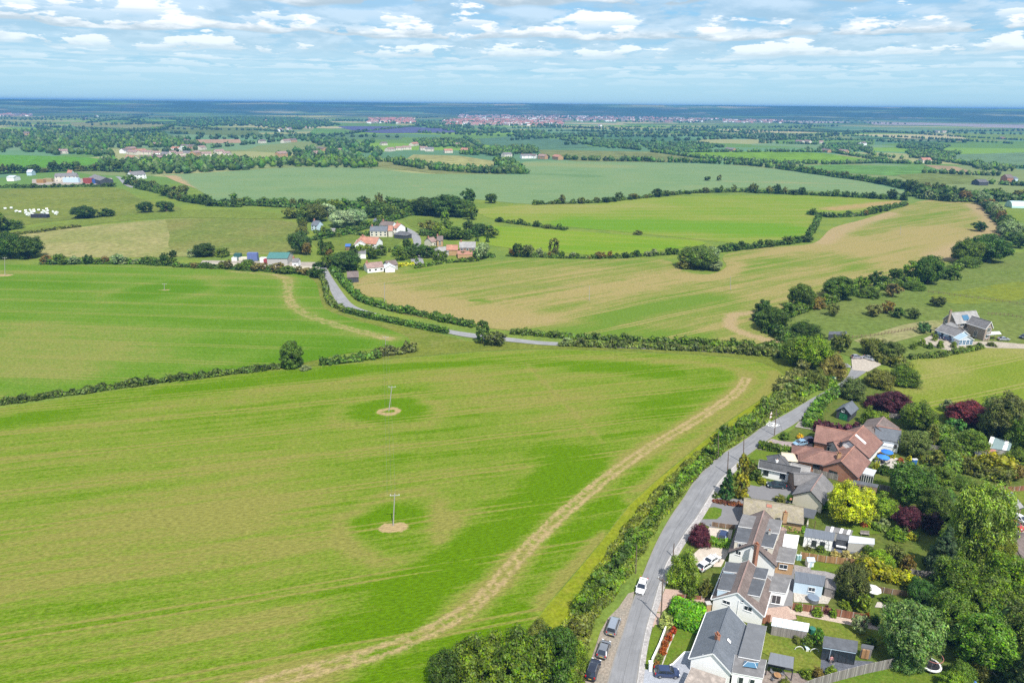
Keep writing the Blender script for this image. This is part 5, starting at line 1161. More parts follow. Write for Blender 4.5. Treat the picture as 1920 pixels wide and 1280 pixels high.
 p, q = a_.lerp(b_, .1) + n_ * 1.4, a_.lerp(b_, .84) + n_ * 1.4; tb.bar((p.x, p.y, 2.4), (q.x, q.y, 2.4), .07); tb.bar((p.x, p.y, 1.5), (q.x, q.y, 1.5), .05)
 g.part(tb, 'trellis', DARKF)
 g = Ho('black_garden_bar', (1578, 1018), 'black open-fronted garden bar with white counter', 'garden bar')
 w = g.lean([(1570, 1000), (1592, 1004), (1589, 1014), (1567, 1010)], [2.9, 2.9, 2.4, 2.4], wall=DARKB, roof=FELT)
 cb = MB(); a_, b_ = w[3], w[2]; q = [a_.lerp(b_, .08), a_.lerp(b_, .92)]; cb.bar((q[0].x, q[0].y - .35, 1.0), (q[1].x, q[1].y - .35, 1.0), .5, .1); cb.bar((q[0].x, q[0].y - .3, .8), (q[1].x, q[1].y - .3, .8), .1, .4); g.part(cb, 'counter', UPVC)
 g = Ho('long_grey_shed', (1630, 1015), 'long low shed with pale grey sheet roof between the shrubs', 'shed')
 g.lean([(1593, 1003), (1640, 1009), (1640, 1020), (1590, 1017)], [2.6, 2.6, 2.3, 2.3], wall=GREYW, roof=LMETAL)
 g = Ho('grey_felt_shed', (1575, 1000), 'grey felt-roofed shed with three white roof panels', 'shed')
 w = g.lean([(1549, 985), (1600, 994), (1596, 1003), (1546, 995)], [2.6, 2.6, 2.3, 2.3], wall=GREYW, roof=FELTG)
 for k in (.2, .55, .82):
  q = [w[0].lerp(w[1], k), w[0].lerp(w[1], k + .1), w[3].lerp(w[2], k + .1), w[3].lerp(w[2], k)]; sb = MB(); sb.slab([v + Vector((0, 0, .05)) for v in q], .045); g.part(sb, 'roof_panel', UPVC)
 g = Ho('pale_blue_shed', (1518, 1100), 'pale blue garden room with dark sheet roof and white window', 'shed')
 w = g.lean([(1491, 1070), (1548, 1079), (1545, 1099), (1489, 1090)], [3.0, 3.0, 2.6, 2.6], wall=BLUEW, roof=METAL)
 g.edge_win(w[3], w[2], .62, 1.5, 1.2, .9, fr=UPVC)
 g = Ho('slatted_shed', (1560, 1100), 'weathered grey slatted lean-to beside the pale blue shed', 'shed')
 g.lean([(1549, 1082), (1572, 1088), (1567, 1106), (1546, 1100)], [2.4, 2.4, 2.1, 2.1], wall=TIMB, roof=boards('grey_slats', (0.22, 0.2, 0.19), .3, groove=.8))
 g = Ho('charcoal_garden_room', (1575, 1225), 'charcoal garden room with glazed doors behind a grey deck', 'garden room')
 w = g.lean([(1545, 1191), (1609, 1201), (1607, 1223), (1542, 1212)], [3.3, 3.3, 2.7, 2.7], wall=BLUEW, roof=FELT)
 for t_ in (.13, .4, .62, .86): g.edge_win(w[3], w[2], t_, 1.35, 1.25, 2.1, fr=DARKF, pane=GLASS, mull=1, name='glazed_door')
 g = Ho('small_timber_shed', (1626, 1225), 'small shed with orange timber doors beside the charcoal garden room', 'shed')
 w = g.lean([(1616, 1206), (1639, 1210), (1637, 1217), (1614, 1213)], [2.5, 2.5, 2.2, 2.2], wall=TIMB, roof=FELT)
 a_, b_ = w[3], w[2]
 for t_ in (.32, .6):
  p = a_.lerp(b_, t_); tt = (b_ - a_).normalized(); db = MB(); M = Matrix((tt, Vector((tt.y, -tt.x, 0)), Vector((0, 0, 1)))).transposed(); db.box((p.x, p.y - .0, 1.0), (.6, .3, 1.8), ax=M); g.part(db, 'door', TIMBO)
 g = Ho('garden_gazebo', (1463, 1255), 'open gazebo with dark corrugated roof over garden seats', 'gazebo')
 w = g.lean([(1445, 1222), (1489, 1231), (1487, 1253), (1439, 1243)], [3.0, 3.0, 2.5, 2.5], wall=None, roof=CORR)
 for v in w: pb = MB(); pb.bar((v.x, v.y, 0), (v.x, v.y, v.z - .1), .13); g.part(pb, 'post', DARKF)
 bb = MB(); bb.slab([Vector((w[0].x, w[0].y, 2.6)), Vector((w[1].x, w[1].y, 2.6)), Vector((w[1].x, w[1].y, .1)), Vector((w[0].x, w[0].y, .1))], .06); g.part(bb, 'back_panel', DARKB)
 g = Ho('polycarbonate_lean_to', (1482, 1175), 'long timber store with pale translucent sheet roof', 'store')
 w = g.lean([(1449, 1156), (1518, 1168), (1515, 1184), (1446, 1172)], [2.5, 2.5, 2.1, 2.1], wall=TIMB, roof=LIGHTG)
 sb = MB()
 for k in range(1, 7): a_, b_ = w[0].lerp(w[1], k / 7), w[3].lerp(w[2], k / 7); sb.bar(a_ + Vector((0, 0, .03)), b_ + Vector((0, 0, .03)), .05)
 g.part(sb, 'glazing_bar', LEAD)
 g = Ho('long_fence_shed', (1625, 912), 'long low brown shed with dark felt roof along the brick bungalow fence', 'shed')
 w = g.lean([(1601, 899), (1648, 908), (1645, 914), (1598, 905)], [2.6, 2.6, 2.2, 2.2], wall=BRICKB, roof=FELT)
 for t_ in (.2, .45, .75): g.edge_win(w[3], w[2], t_, 1.4, .8, .8, fr=DARKF)
 g = Ho('stable', (1580, 628), 'low dark stable roof behind the lane-side trees', 'stable'); g.lean([(1555, 621), (1588, 621), (1588, 627), (1553, 627)], [3.2, 3.2, 2.6, 2.6], wall=DARKB, roof=FELT)
build_houses()
# ------------------------------------------------------------------ hamlet, village and farmyard buildings
def cottage(name, a, b, label, hr=7.0, he=4.2, w=4.0, wall=None, roof=None, near=None, extra=None, wins=3, cat='house', hip=0, chim=True, group=None):
 c = P((a[0] + b[0]) / 2, (a[1] + b[1]) / 2 + 6)
 h = Ho(name, (0, 900), label, cat, group); A = P(*a, z=hr); B = P(*b, z=hr); h.c = Vector(((A.x + B.x) / 2, (A.y + B.y) / 2, 0)); h.r.location = h.c
 bl = h.gable(a, b, hr=hr, he=he, wl=w, wr=w, wall=wall, roof=roof, hipA=hip, hipB=hip, over=.3, noridge=(hr < 4))
 L = bl['L']
 for side, s_ in (('R', 1), ('L', 1)):
  o = bl['n'] if side == 'L' else -bl['n']
  if o.dot(Vector((CAMP.x - h.c.x, CAMP.y - h.c.y, 0))) < 0: continue
  for i in range(wins):
   u = L * (i + .5) / wins
   for z in ([1.5] if he < 3.6 else [1.5, he - 1.0]):
    f = MB(); p, oo, t = h.spot(bl, side, u, z, .03); M = Matrix((t, oo, Vector((0, 0, 1)))).transposed()
    f.box(p, (1.5, .06, 1.2), ax=M); w_ = h.part(f, 'window', UPVC); f = MB(); f.box(p + oo * .035, (1.25, .02, .95), ax=M); h.part(f, 'pane', GLASS, parent=w_)
 if chim:
  p = bl['g'](L * .12, 0, 0); cb = MB(); cb.box((p.x, p.y, hr + .2), (.9, .9, 1.9)); h.part(cb, 'chimney', BRICK)
 if extra: extra(h, bl)
 return h
def hamlet():
 cottage('red_roofed_house', (676, 443), (711, 445), 'white house with salmon tiled roof standing in the hamlet paddock', hr=8.5, he=5, w=5.5, roof=T_ORANGE, extra=lambda h, b: (h.gable((676, 451), (682, 441), hr=7.5, he=4.6, wl=4.5, wr=4.5, roof=T_ORANGE, fascia=UPVC), h.flat([(664, 468), (686, 468), (686, 476), (664, 476)], 3.0, roof=FELTG)))
 cottage('conservatory_bungalow', (684, 493), (716, 490), 'white bungalow with pinkish roof and glazed conservatory above the yellow hedge', hr=5, he=2.7, w=4.2, roof=T_PINK, extra=lambda h, b: (h.gable((722, 489), (742, 487), hr=5, he=3, wl=4, wr=4, roof=T_BROWN, wall=GREYW), h.gable((731, 497), (728, 491), hr=4.2, he=2.6, wl=3, wr=3, roof=LIGHTG, wall=UPVC, fascia=UPVC)))
 cottage('grey_roofed_barn', (694, 424), (727, 424), 'cream barn conversion with long grey slate roof', hr=7, he=4.2, w=4.5, roof=T_SLATE, wall=CREAMW, wins=4, extra=lambda h, b: h.gable((728, 423), (737, 423), hr=7.4, he=4.4, wl=4.5, wr=4.5, roof=T_ORANGE, wall=CREAMW))
 cottage('brown_roofed_house', (716, 414), (740, 416), 'white house with brown roof at the back of the hamlet', hr=7.5, he=5, w=4.5, roof=T_BROWN, wins=2)
 cottage('lane_cottage', (744, 418), (752, 419), 'white cottage with orange roof beside the lane bend', hr=8, he=5, w=5, roof=T_ORANGE, wins=2)
 cottage('cart_lodge', (750, 433), (760, 434), 'black hipped cart lodge beside the lane bend', hr=4.8, he=2.6, w=4, roof=T_DARK, wall=DARKB, hip=3, wins=0, chim=False, cat='garage')
 cottage('garden_building', (703, 409), (713, 410), 'small grey garden building behind the hamlet', hr=4, he=2.6, w=3, roof=T_SLATE, wall=BLUEW, wins=1, chim=False, cat='shed')
 cottage('tree_cottage', (588, 413), (600, 414), 'blue-grey cottage half hidden at the edge of the woods', hr=7, he=4, w=4, roof=T_SLATE, wall=BLUEW, wins=2)
 cottage('white_hut', (619, 428), (629, 428), 'small pale hut standing in the hedge above the paddock', hr=3.6, he=2.8, w=2, roof=T_LGREY, wall=CREAMW, wins=1, chim=False, cat='hut')
 cottage('blue_shed', (648, 457), (658, 457), 'bright blue roofed shed beside the salmon-roofed house', hr=3.6, he=2.4, w=3, roof=plain('blue_sheet', (0.05, 0.13, 0.38), .5), wall=TIMBB, wins=0, chim=False, cat='shed')
 cottage('black_barn', (650, 509), (672, 508), 'black boarded barn with brown roof beside the lane', hr=5, he=2.8, w=5, roof=T_BROWN, wall=DARKB, wins=0, chim=False, cat='barn')
 cottage('roadside_house', (549, 484), (561, 484), 'small white house with grey roof at the lane corner', hr=5, he=3.4, w=3.5, roof=T_GREY, wins=1) 
 cottage('farm_cottage', (861, 453), (892, 453), 'grey roofed cottage on the right of the hamlet', hr=7.5, he=4.6, w=5.5, roof=T_LGREY, wall=BRICKB, wins=3, extra=lambda h, b: (h.gable((837, 459), (859, 459), hr=6, he=3.6, wl=4.5, wr=4.5, roof=T_ORANGE, wall=BRICKO), h.lean([(857, 470), (886, 470), (886, 477), (858, 477)], [3.4, 3.4, 2.7, 2.7], wall=BRICKO, roof=T_ORANGE), h.gable((822, 463), (838, 462), hr=5, he=2.8, wl=5, wr=5, roof=T_LGREY, wall=GREYW, hipA=2)))
 cottage('hedge_cottage', (819, 442), (831, 442), 'small brick cottage with grey roof amid garden trees', hr=6.5, he=4, w=4.2, roof=T_BROWN, wall=BRICKO, wins=1)
 cottage('old_cottage', (802, 446), (813, 444), 'low pinkish cottage half hidden by shrubs right of the lane', hr=5.5, he=3, w=4, roof=T_PINK, wall=CREAMW, wins=1)
 # haulage yard
 cottage('turquoise_barn', (505, 473), (544, 473), 'barn with bright turquoise sheet roof in the roadside yard', hr=6, he=3.8, w=7, roof=plain('turquoise_sheet', (0.06, 0.17, 0.155), .7, var=.35), wall=GREYW, wins=0, chim=False, cat='barn')
 # farmyard far left
 cottage('farm_shed', (103, 325), (144, 324), 'long farm shed with grey roof and cream walls in the left farmyard', hr=9, he=6, w=9, roof=T_GREY, wall=CREAMW, wins=5, chim=False, cat='barn')
 cottage('dark_barn', (177, 327), (199, 333), 'dark open barn at the right of the left farmyard', hr=8, he=5, w=7, roof=T_GREY, wall=DARKB, wins=0, chim=False, cat='barn')
 cottage('lane_house', (241, 322), (268, 320), 'white dormer house with grey roof beside the far lane', hr=9, he=5, w=6, roof=T_GREY, wins=4)
 cottage('small_barn', (52, 318), (62, 318), 'pale blue barn in the trees left of the farmyard', hr=7, he=4, w=5, roof=LMETAL, wall=BLUEW, wins=0, chim=False, cat='barn')
 cottage('yard_cottage', (127, 319), (136, 319), 'orange roofed cottage behind the farm shed', hr=8, he=5, w=4, roof=T_ORANGE, wins=1)
 cottage('white_unit', (17, 329), (31, 329), 'white industrial unit at the far left edge of the yard', hr=6, he=4.5, w=7, roof=LMETAL, wins=0, chim=False, cat='unit')
 cottage('red_brick_barn', (1884, 327), (1896, 327), 'dark red barn standing alone near the right edge', hr=10, he=6, w=6, roof=T_BROWN, wall=BRICK, wins=0, chim=False, cat='barn')
 cottage('blue_barn', (1897, 331), (1904, 331), 'low blue-grey barn right of the dark red barn', hr=6, he=4, w=6, roof=T_SLATE, wall=BLUEW, wins=0, chim=False, cat='barn')
 cottage('black_barn', (1830, 336), (1848, 336), 'long black barn left of the dark red barn', hr=7, he=4, w=7, roof=T_DARK, wall=DARKB, wins=0, chim=False, cat='barn')
 # polytunnel at the right edge
 a, b = P(1890, 388), P(1960, 390); t = empty('polytunnel', a, 'white and turquoise polytunnel at the right edge', 'polytunnel'); mb = MB(); d = (b - a).normalized(); n = Vector((-d.y, d.x, 0)); L = (b - a).length
 vs = []; K = 9
 for u in (0, L):
  for i in range(K + 1): an = math.pi * i / K; vs.append(a + d * u + n * (math.cos(an) * 7) + Vector((0, 0, math.sin(an) * 6)))
 mb.add(vs, [(i, i + 1, K + 2 + i, K + 1 + i) for i in range(K)] + [tuple(range(K, -1, -1)), tuple(range(K + 1, 2 * K + 2))]); part(mb, 'cover', plain('polythene', (0.45, 0.62, 0.60), .4), t)
hamlet()
def ordinal(i):
 return ['first', 'second', 'third', 'fourth', 'fifth', 'sixth', 'seventh', 'eighth', 'ninth', 'tenth', 'eleventh', 'twelfth', 'thirteenth', 'fourteenth', 'fifteenth', 'sixteenth', 'seventeenth', 'eighteenth', 'nineteenth', 'twentieth', 'twenty-first', 'twenty-second', 'twenty-third', 'twenty-fourth', 'twenty-fifth', 'twenty-sixth', 'twenty-seventh', 'twenty-eighth', 'twenty-ninth', 'thirtieth'][i] if i < 30 else '%dth' % (i + 1)
def far_houses():
 rows = [
  ('in the left village', [(235, 285), (250, 288), (262, 285), (276, 288), (293, 290), (296, 296), (310, 292), (323, 290), (336, 291), (340, 298), (350, 289), (366, 289), (346, 276), (360, 277), (377, 279), (386, 291), (410, 287), (425, 290), (295, 273), (350, 266), (246, 298), (272, 299), (330, 281), (303, 299), (244, 281)]),
  ('in the centre village', [(491, 267), (536, 266), (549, 265), (602, 281), (594, 290), (527, 291), (637, 285), (719, 271), (731, 282), (748, 280), (762, 279), (776, 272), (794, 280), (805, 282), (840, 285), (856, 273), (873, 284), (950, 292), (985, 295), (1000, 295), (1018, 296), (1046, 297)]),
  ('on the far plain', [(577, 240), (542, 243), (525, 245), (1125, 236), (1370, 282), (1550, 284), (1582, 286), (1500, 267), (1515, 267), (1540, 268), (1618, 271), (1757, 248), (1770, 248), (1880, 260), (1735, 303), (80, 220), (160, 223), (180, 218), (118, 286), (50, 252)])]
 RR_ = random.Random(5)
 rf = [T_PINK, T_ORANGE, T_PINK, T_GREY, T_PINK, T_BROWN]; rn = {T_PINK.name: 'pinkish', T_BROWN.name: 'brown', T_ORANGE.name: 'orange', T_GREY.name: 'grey', T_LGREY.name: 'pale grey'}
 for desc, pts in rows:
  pts = sorted(pts)
  for i, (x, y) in enumerate(pts):
   q = ppm(x, y); L = RR_.uniform(10, 19); hl = L * q / 2; hr = RR_.uniform(7, 9); yy = y - hr * q * .8; r = RR_.choice(rf)
   tilt = RR_.uniform(-.7, .7)
   cottage('far_house', (x - hl, yy + tilt), (x + hl, yy - tilt), 'white house with %s roof, %s from the left %s' % (rn[r.name], ordinal(i), desc), hr=hr, he=hr * .6, w=RR_.uniform(4.5, 6), roof=r, wall=RR_.choice([WHITE, CREAMW, CREAMW, BRICKO]), wins=2, group='houses ' + desc, chim=RR_.random() < .5)
far_houses()
def town():
 """distant housing estates read as one mass of roofs"""
 rng = np.random.default_rng(8)
 regs = [([(692, 223), (775, 222), (778, 233), (690, 232)], 220, 0), ([(830, 226), (900, 223), (1058, 228), (1055, 236), (835, 236)], 430, 0), ([(850, 210), (960, 206), (1060, 212), (1100, 218), (1350, 224), (1300, 231), (1080, 228), (1000, 226), (860, 222)], 1500, 1), ([(1350, 225), (1470, 226), (1480, 232), (1360, 231)], 90, 1), ([(1540, 218), (1620, 218), (1620, 222), (1540, 222)], 50, 1), ([(0, 214), (60, 215), (60, 219), (0, 219)], 30, 1), ([(1780, 215), (1860, 218), (1880, 221), (1790, 220)], 50, 1), ([(1100, 213), (1210, 214), (1230, 222), (1110, 218)], 150, 1)]
 for gi, (poly, n, k) in enumerate(regs):
  w = [P(*q) for q in poly]; wa = np.array([(p.x, p.y) for p in w]); V = []; F = []; M = []; x0, y0 = wa.min(0); x1, y1 = wa.max(0); cnt = 0
  while cnt < n:
   X = np.c_[rng.uniform(x0, x1, 200), rng.uniform(y0, y1, 200)]; X = X[in_poly(X, wa)]
   for c in X[:n - cnt]:
    a = rng.choice([0, .1, 1.5, .8]) + rng.normal() * .1; L = rng.uniform(9, 24); Wd = rng.uniform(7, 10); h = rng.uniform(4.5, 6); r = h + rng.uniform(2.8, 4.2)
    if rng.random() < .03: L, Wd, h, r = 60, 40, 8, 10
    ca, sa = math.cos(a), math.sin(a); b0 = len(V)
    for u, v, z in ((-1, -1, 0), (1, -1, 0), (1, 1, 0), (-1, 1, 0), (-1, -1, h), (1, -1, h), (1, 1, h), (-1, 1, h), (-1, 0, r), (1, 0, r)):
     uu, vv = u * L / 2, v * Wd / 2; V.append((c[0] + uu * ca - vv * sa, c[1] + uu * sa + vv * ca, z))
    F += [tuple(b0 + i for i in f) for f in ((0, 1, 5, 4), (2, 3, 7, 6), (1, 2, 6, 9, 5), (3, 0, 4, 8, 7), (4, 5, 9, 8), (6, 7, 8, 9))]
    rm = (rng.choice([1, 1, 2, 1, 3]) if k == 0 else rng.choice([1, 2, 3, 2, 5])); wm = 0 if rng.random() < .3 else 6; M += [wm] * 4 + [rm] * 2
   cnt += min(len(X), n - cnt)
  me = bpy.data.meshes.new('distant_houses'); me.from_pydata(V, [], F)
  for m_ in (WHITE, plain('estate_red', (0.36, 0.15, 0.115), .8), plain('estate_pink', (0.34, 0.20, 0.17), .8), T_ORANGE, T_GREY, T_LGREY, BRICK): me.materials.append(m_)
  me.polygons.foreach_set('material_index', M); me.update()
  tag(link('distant_houses', me, None), 'red and pale roofs of a distant estate, one mass', kind='stuff')
town()
# ------------------------------------------------------------------ near trees and shrubs, traced one by one: x, top row, bottom row, width
PL = [
 # clump beside the bottom of the crop field
 (845, 1220, 1310, 84, 'round', G_DARK, 'dark rounded tree at the left end of the bottom thicket'),
 (905, 1192, 1320, 120, 'round', G_MID, 'broad green tree second from the left in the bottom thicket'),
 (972, 1182, 1325, 125, 'round', G_MID, 'tallest green tree in the middle of the bottom thicket'),
 (1035, 1172, 1300, 100, 'round', G_DARK, 'dark green tree at the right of the bottom thicket'),
 (1078, 1190, 1262, 52, 'shrub', G_LIGHT, 'bright yellow-green bush between the bottom thicket and the lane'),
 (1010, 1160, 1205, 50, 'shrub', G_OLIVE, 'straggly olive bush at the top of the bottom thicket'),
 (1065, 1250, 1310, 60, 'shrub', G_LIGHT, 'yellow-green bush at the bottom edge beside the layby'),
 # lane side right
 (1280, 1022, 1108, 66, 'shrub', (0.115, 0.175, 0.03), 'large loose green shrub on the lane corner before the pink driveway'),
 (1312, 978, 1026, 46, 'shrub', G_PURP, 'round purple-leaved tree between the lane and the gravel yards'),
 (1247, 1148, 1178, 30, 'shrub', (0.30, 0.33, 0.14), 'white flowering shrub beside the roadside pole'),
 (1322, 1080, 1122, 30, 'shrub', G_OLIVE, 'small garden shrub beside the ringed white house'),
 (1294, 1096, 1120, 34, 'shrub', G_MID, 'dark shrub at the foot of the large lane-corner shrub'),
 (1362, 878, 938, 36, 'cone', (0.035, 0.085, 0.03), 'dark green conifer beside the lane'),
 (1390, 850, 912, 27, 'tall', (0.16, 0.16, 0.03), 'golden-green conifer with bronze tips behind the dark conifer'),
 (1389, 888, 940, 34, 'tall', (0.23, 0.21, 0.03), 'lower yellow conifer in front of the golden-green one'),
 (1382, 884, 900, 14, 'shrub', G_YEL, 'small bright yellow shrub among the roadside conifers'),
 (1410, 866, 896, 24, 'shrub', G_OLIVE, 'olive shrub behind the roadside conifers'),
 (1429, 892, 909, 20, 'shrub', (0.17, 0.20, 0.02), 'rounded lime shrub in front of the white bungalow'),
 (1340, 920, 935, 12, 'shrub', G_MID, 'little bush on the kerb before the dark conifer'),
 (1587, 905, 990, 88, 'round', G_YEL, 'large bright yellow tree in the middle of the gardens'),
 (1463, 925, 944, 26, 'shrub', G_OLIVE, 'olive bush at the end of the long roof hedge'),
 # belt of garden trees, top to bottom
 (1598, 704, 752, 52, 'shrub', (0.075, 0.10, 0.035), 'dark rounded tree at the bend of the lane'),
 (1640, 735, 768, 44, 'shrub', G_PURP, 'left half of the upper purple tree group'),
 (1672, 733, 780, 62, 'round', G_PURP, 'right-hand purple tree of the upper purple group'),
 (1632, 762, 800, 42, 'shrub', G_BRIGHT, 'bright green round shrub below the upper purple trees'),
 (1655, 768, 796, 30, 'shrub', G_LIGHT, 'lime green shrub right of the black garage'),
 (1718, 752, 812, 68, 'round', G_MID, 'layered green tree right of the slate-roofed house'),
 (1712, 806, 860, 58, 'round', (0.095, 0.13, 0.045), 'grey-green tree above the parasol terrace'),
 (1744, 795, 840, 28, 'tall', G_OLIVE, 'narrow olive tree right of the grey-green garden tree'),
 (1773, 748, 775, 26, 'round', G_GREY, 'small grey-green tree on the meadow edge left of the purple tree'),
 (1812, 752, 802, 82, 'round', (0.11, 0.025, 0.035), 'wide red-purple tree on the meadow edge'),
 (1880, 735, 838, 84, 'round', (0.095, 0.12, 0.045), 'tall olive tree group beside the red-purple tree'),
 (1850, 768, 822, 50, 'round', (0.115, 0.145, 0.05), 'pale olive tree in front of the tall olive tree'),
 (1912, 780, 860, 60, 'round', G_MID, 'green tree at the right edge above the golden hedge'),
 (1787, 783, 822, 36, 'round', (0.06, 0.15, 0.04), 'blue-green young tree below the red-purple tree'),
 (1818, 800, 856, 70, 'shrub', (0.09, 0.155, 0.025), 'dome of dense green shrub right of the garden glade'),
 (1778, 825, 868, 46, 'shrub', G_MID, 'green shrub below the dense green dome'),
 (1900, 838, 880, 50, 'shrub', G_MID, 'green shrub in front of the striped workshop roof'),
 (1752, 838, 880, 40, 'shrub', G_OLIVE, 'olive shrub beside the dark garden fence'),
 (1700, 868, 948, 84, 'round', (0.055, 0.115, 0.025), 'big dark green tree right of the brick bungalow'),
 (1756, 872, 930, 62, 'round', G_MID, 'mid green tree behind the big dark tree'),
 (1745, 915, 985, 64, 'round', (0.065, 0.105, 0.025), 'dark tree left of the willow'),
 (1655, 925, 968, 58, 'shrub', G_BRIGHT, 'round bright green bush below the big dark tree'),
 (1698, 948, 1000, 52, 'round', G_PURP, 'rounded purple tree left of the willow'),
 (1745, 958, 1002, 42, 'shrub', (0.035, 0.02, 0.03), 'blackish purple shrub beside the willow'),
 (1680, 988, 1012, 38, 'shrub', G_BRIGHT, 'low clipped green bush below the purple tree'),
 (1708, 995, 1012, 20, 'shrub', G_YEL, 'small golden bush right of the clipped green bush'),
 (1822, 905, 1075, 118, 'willow', (0.145, 0.195, 0.045), 'huge weeping willow with pale yellow-green foliage'),
 (1862, 1000, 1085, 66, 'willow', (0.15, 0.18, 0.04), 'lower right limb of willow foliage beside the corner garage'),
 (1762, 985, 1085, 70, 'cone', (0.055, 0.095, 0.055), 'dark blue-green conifer below the purple shrub'),
 (1790, 1045, 1140, 90, 'round', G_MID, 'green tree directly below the willow'),
 (1885, 1040, 1160, 110, 'round', G_BRIGHT, 'large bright green tree on the right edge below the willow'),
 (1840, 1085, 1190, 110, 'round', G_MID, 'broad green tree in the middle of the right-hand wood'),
 (1783, 1110, 1195, 74, 'round', (0.085, 0.15, 0.03), 'light green tree at the left side of the right-hand wood'),
 (1905, 1130, 1240, 90, 'round', (0.10, 0.13, 0.035), 'olive tree at the right edge of the wood'),
 (1832, 1150, 1262, 112, 'round', (0.085, 0.155, 0.025), 'rounded tree at the lower middle of the right-hand wood'),
 (1697, 1132, 1252, 112, 'round', (0.095, 0.165, 0.06), 'very large grey-green tree over the grey timber fence'),
 (1697, 1190, 1258, 66, 'shrub', (0.085, 0.155, 0.055), 'lower skirt of foliage under the large grey-green tree'),
 (1900, 1215, 1330, 80, 'cone', (0.03, 0.055, 0.02), 'dark conifer in the bottom right corner'),
 (1722, 1085, 1132, 50, 'round', (0.045, 0.11, 0.03), 'dark green shrub above the large grey-green tree'),
 (1595, 1055, 1135, 64, 'round', (0.075, 0.095, 0.035), 'dark olive tree in the middle of the back gardens'),
 (1615, 1110, 1150, 40, 'tall', G_LIGHT, 'small multi-stemmed light green tree below the dark olive tree'),
 (1648, 1030, 1068, 52, 'shrub', (0.16, 0.26, 0.02), 'lime green shrub above the golden hedge'),
 (1675, 1018, 1060, 42, 'round', G_OLIVE, 'pale olive shrub right of the lime green shrub'),
 (1700, 1035, 1075, 30, 'shrub', G_BROWN, 'brownish shrub beside the dark blue-green conifer'),
 (1626, 1018, 1045, 32, 'shrub', G_MID, 'dark green shrub right of the white garden mat'),
 (1668, 1115, 1132, 34, 'shrub', G_MID, 'low shrub above the stone path'),
 (1610, 1152, 1190, 34, 'round', G_GREY, 'silvery young tree on the dry lawn'),
 (1497, 1128, 1146, 20, 'shrub', G_BRIGHT, 'first round bush along the pink garden path'),
 (1531, 1136, 1156, 22, 'shrub', G_BRIGHT, 'second round bush along the pink garden path'),
 (1561, 1138, 1158, 18, 'shrub', G_BRIGHT, 'third round bush along the pink garden path'),
 (1548, 1132, 1152, 15, 'shrub', G_PURP, 'small purple bush between two round bushes'),
 (1585, 1125, 1140, 26, 'shrub', G_LIGHT, 'pale green bush beyond the path fence'),
 (1624, 1145, 1170, 14, 'shrub', (0.26, 0.10, 0.03), 'orange-brown shrub at the end of the path fence'),
 (1640, 1148, 1172, 22, 'shrub', G_DARK, 'dark bush beside the orange-brown shrub'),
 (1512, 1192, 1212, 26, 'shrub', G_MID, 'bush at the corner of the lower lawn'),
 (1495, 1192, 1206, 20, 'shrub', G_OLIVE, 'low olive bush left of the lawn corner bush'),
 (1532, 1176, 1212, 24, 'tall', (0.07, 0.16, 0.03), 'upright green shrub beside the translucent store'),
 (1533, 1248, 1272, 24, 'shrub', G_BROWN, 'bronze shrub at the edge of the grey deck'),
 (1560, 1250, 1266, 28, 'shrub', G_LIGHT, 'light green bush by the grey timber fence'),
 (1510, 1252, 1270, 24, 'shrub', G_BRIGHT, 'bright bush left of the bronze shrub'),
 (1630, 1190, 1212, 26, 'shrub', G_DARK, 'dark bush behind the small timber shed'),
 (1472, 1270, 1290, 26, 'shrub', G_OLIVE, 'pale bush below the gazebo'),
 (1495, 1084, 1100, 14, 'shrub', G_MID, 'small bush against the pale blue shed'),
 (1538, 1022, 1034, 18, 'shrub', G_BRIGHT, 'low green bush before the garden studio'),
 (1515, 1020, 1032, 12, 'shrub', G_OLIVE, 'little olive bush at the corner of the garden studio'),
 (1565, 1030, 1045, 20, 'shrub', (0.30, 0.28, 0.14), 'cream flowering shrub below the garden studio'),
 (1585, 1030, 1048, 24, 'shrub', (0.33, 0.31, 0.17), 'larger cream flowering shrub below the garden bar'),
 (1605, 1036, 1050, 24, 'shrub', (0.25, 0.24, 0.12), 'pale flowering shrub below the white garden mat'),
 (1628, 975, 988, 12, 'shrub', G_YEL, 'tiny bright yellow bush in the round flower bed'),
 (1618, 976, 988, 14, 'shrub', (0.30, 0.10, 0.04), 'reddish bush beside the tiny yellow one'),
 (1655, 968, 992, 26, 'shrub', G_GREY, 'grey flowering shrub left of the purple tree'),
 (1640, 958, 975, 22, 'shrub', G_LIGHT, 'pale shrub right of the large yellow tree'),
 (1500, 812, 824, 14, 'shrub', (0.50, 0.33, 0.02), 'orange-yellow bush beside the paved drive'),
 (1470, 808, 824, 24, 'shrub', G_MID, 'dark shrub at the mouth of the paved drive'),
 (1445, 826, 834, 10, 'shrub', G_YEL, 'tiny yellow bush on the end of the drive hedge'),
 (1530, 770, 790, 26, 'shrub', G_BRIGHT, 'lime bush beside the lane above the purple hedge'),
 (1534, 780, 800, 12, 'shrub', (0.25, 0.12, 0.03), 'orange shrub left of the purple hedge'),
 (1642, 862, 884, 16, 'shrub', G_YEL, 'yellow shrub beside the white sunroom'),
 (1673, 848, 860, 10, 'shrub', G_YEL, 'yellow flowers beside the upper blue parasol'),
 (1650, 846, 852, 8, 'shrub', (0.45, 0.18, 0.03), 'orange flowers behind the blue parasols'),
 (1688, 856, 868, 14, 'shrub', (0.30, 0.08, 0.03), 'red-leaved bush on the terrace'),
 (1704, 852, 864, 12, 'shrub', G_YEL, 'small yellow bush left of the blue cupboard'),
 (1722, 848, 862, 14, 'shrub', (0.20, 0.24, 0.03), 'lime bush right of the blue cupboard'),
 (1658, 868, 890, 30, 'shrub', G_DARK, 'dark bush below the blue parasols'),
 (1690, 868, 890, 24, 'shrub', G_MID, 'green bush at the edge of the terrace'),
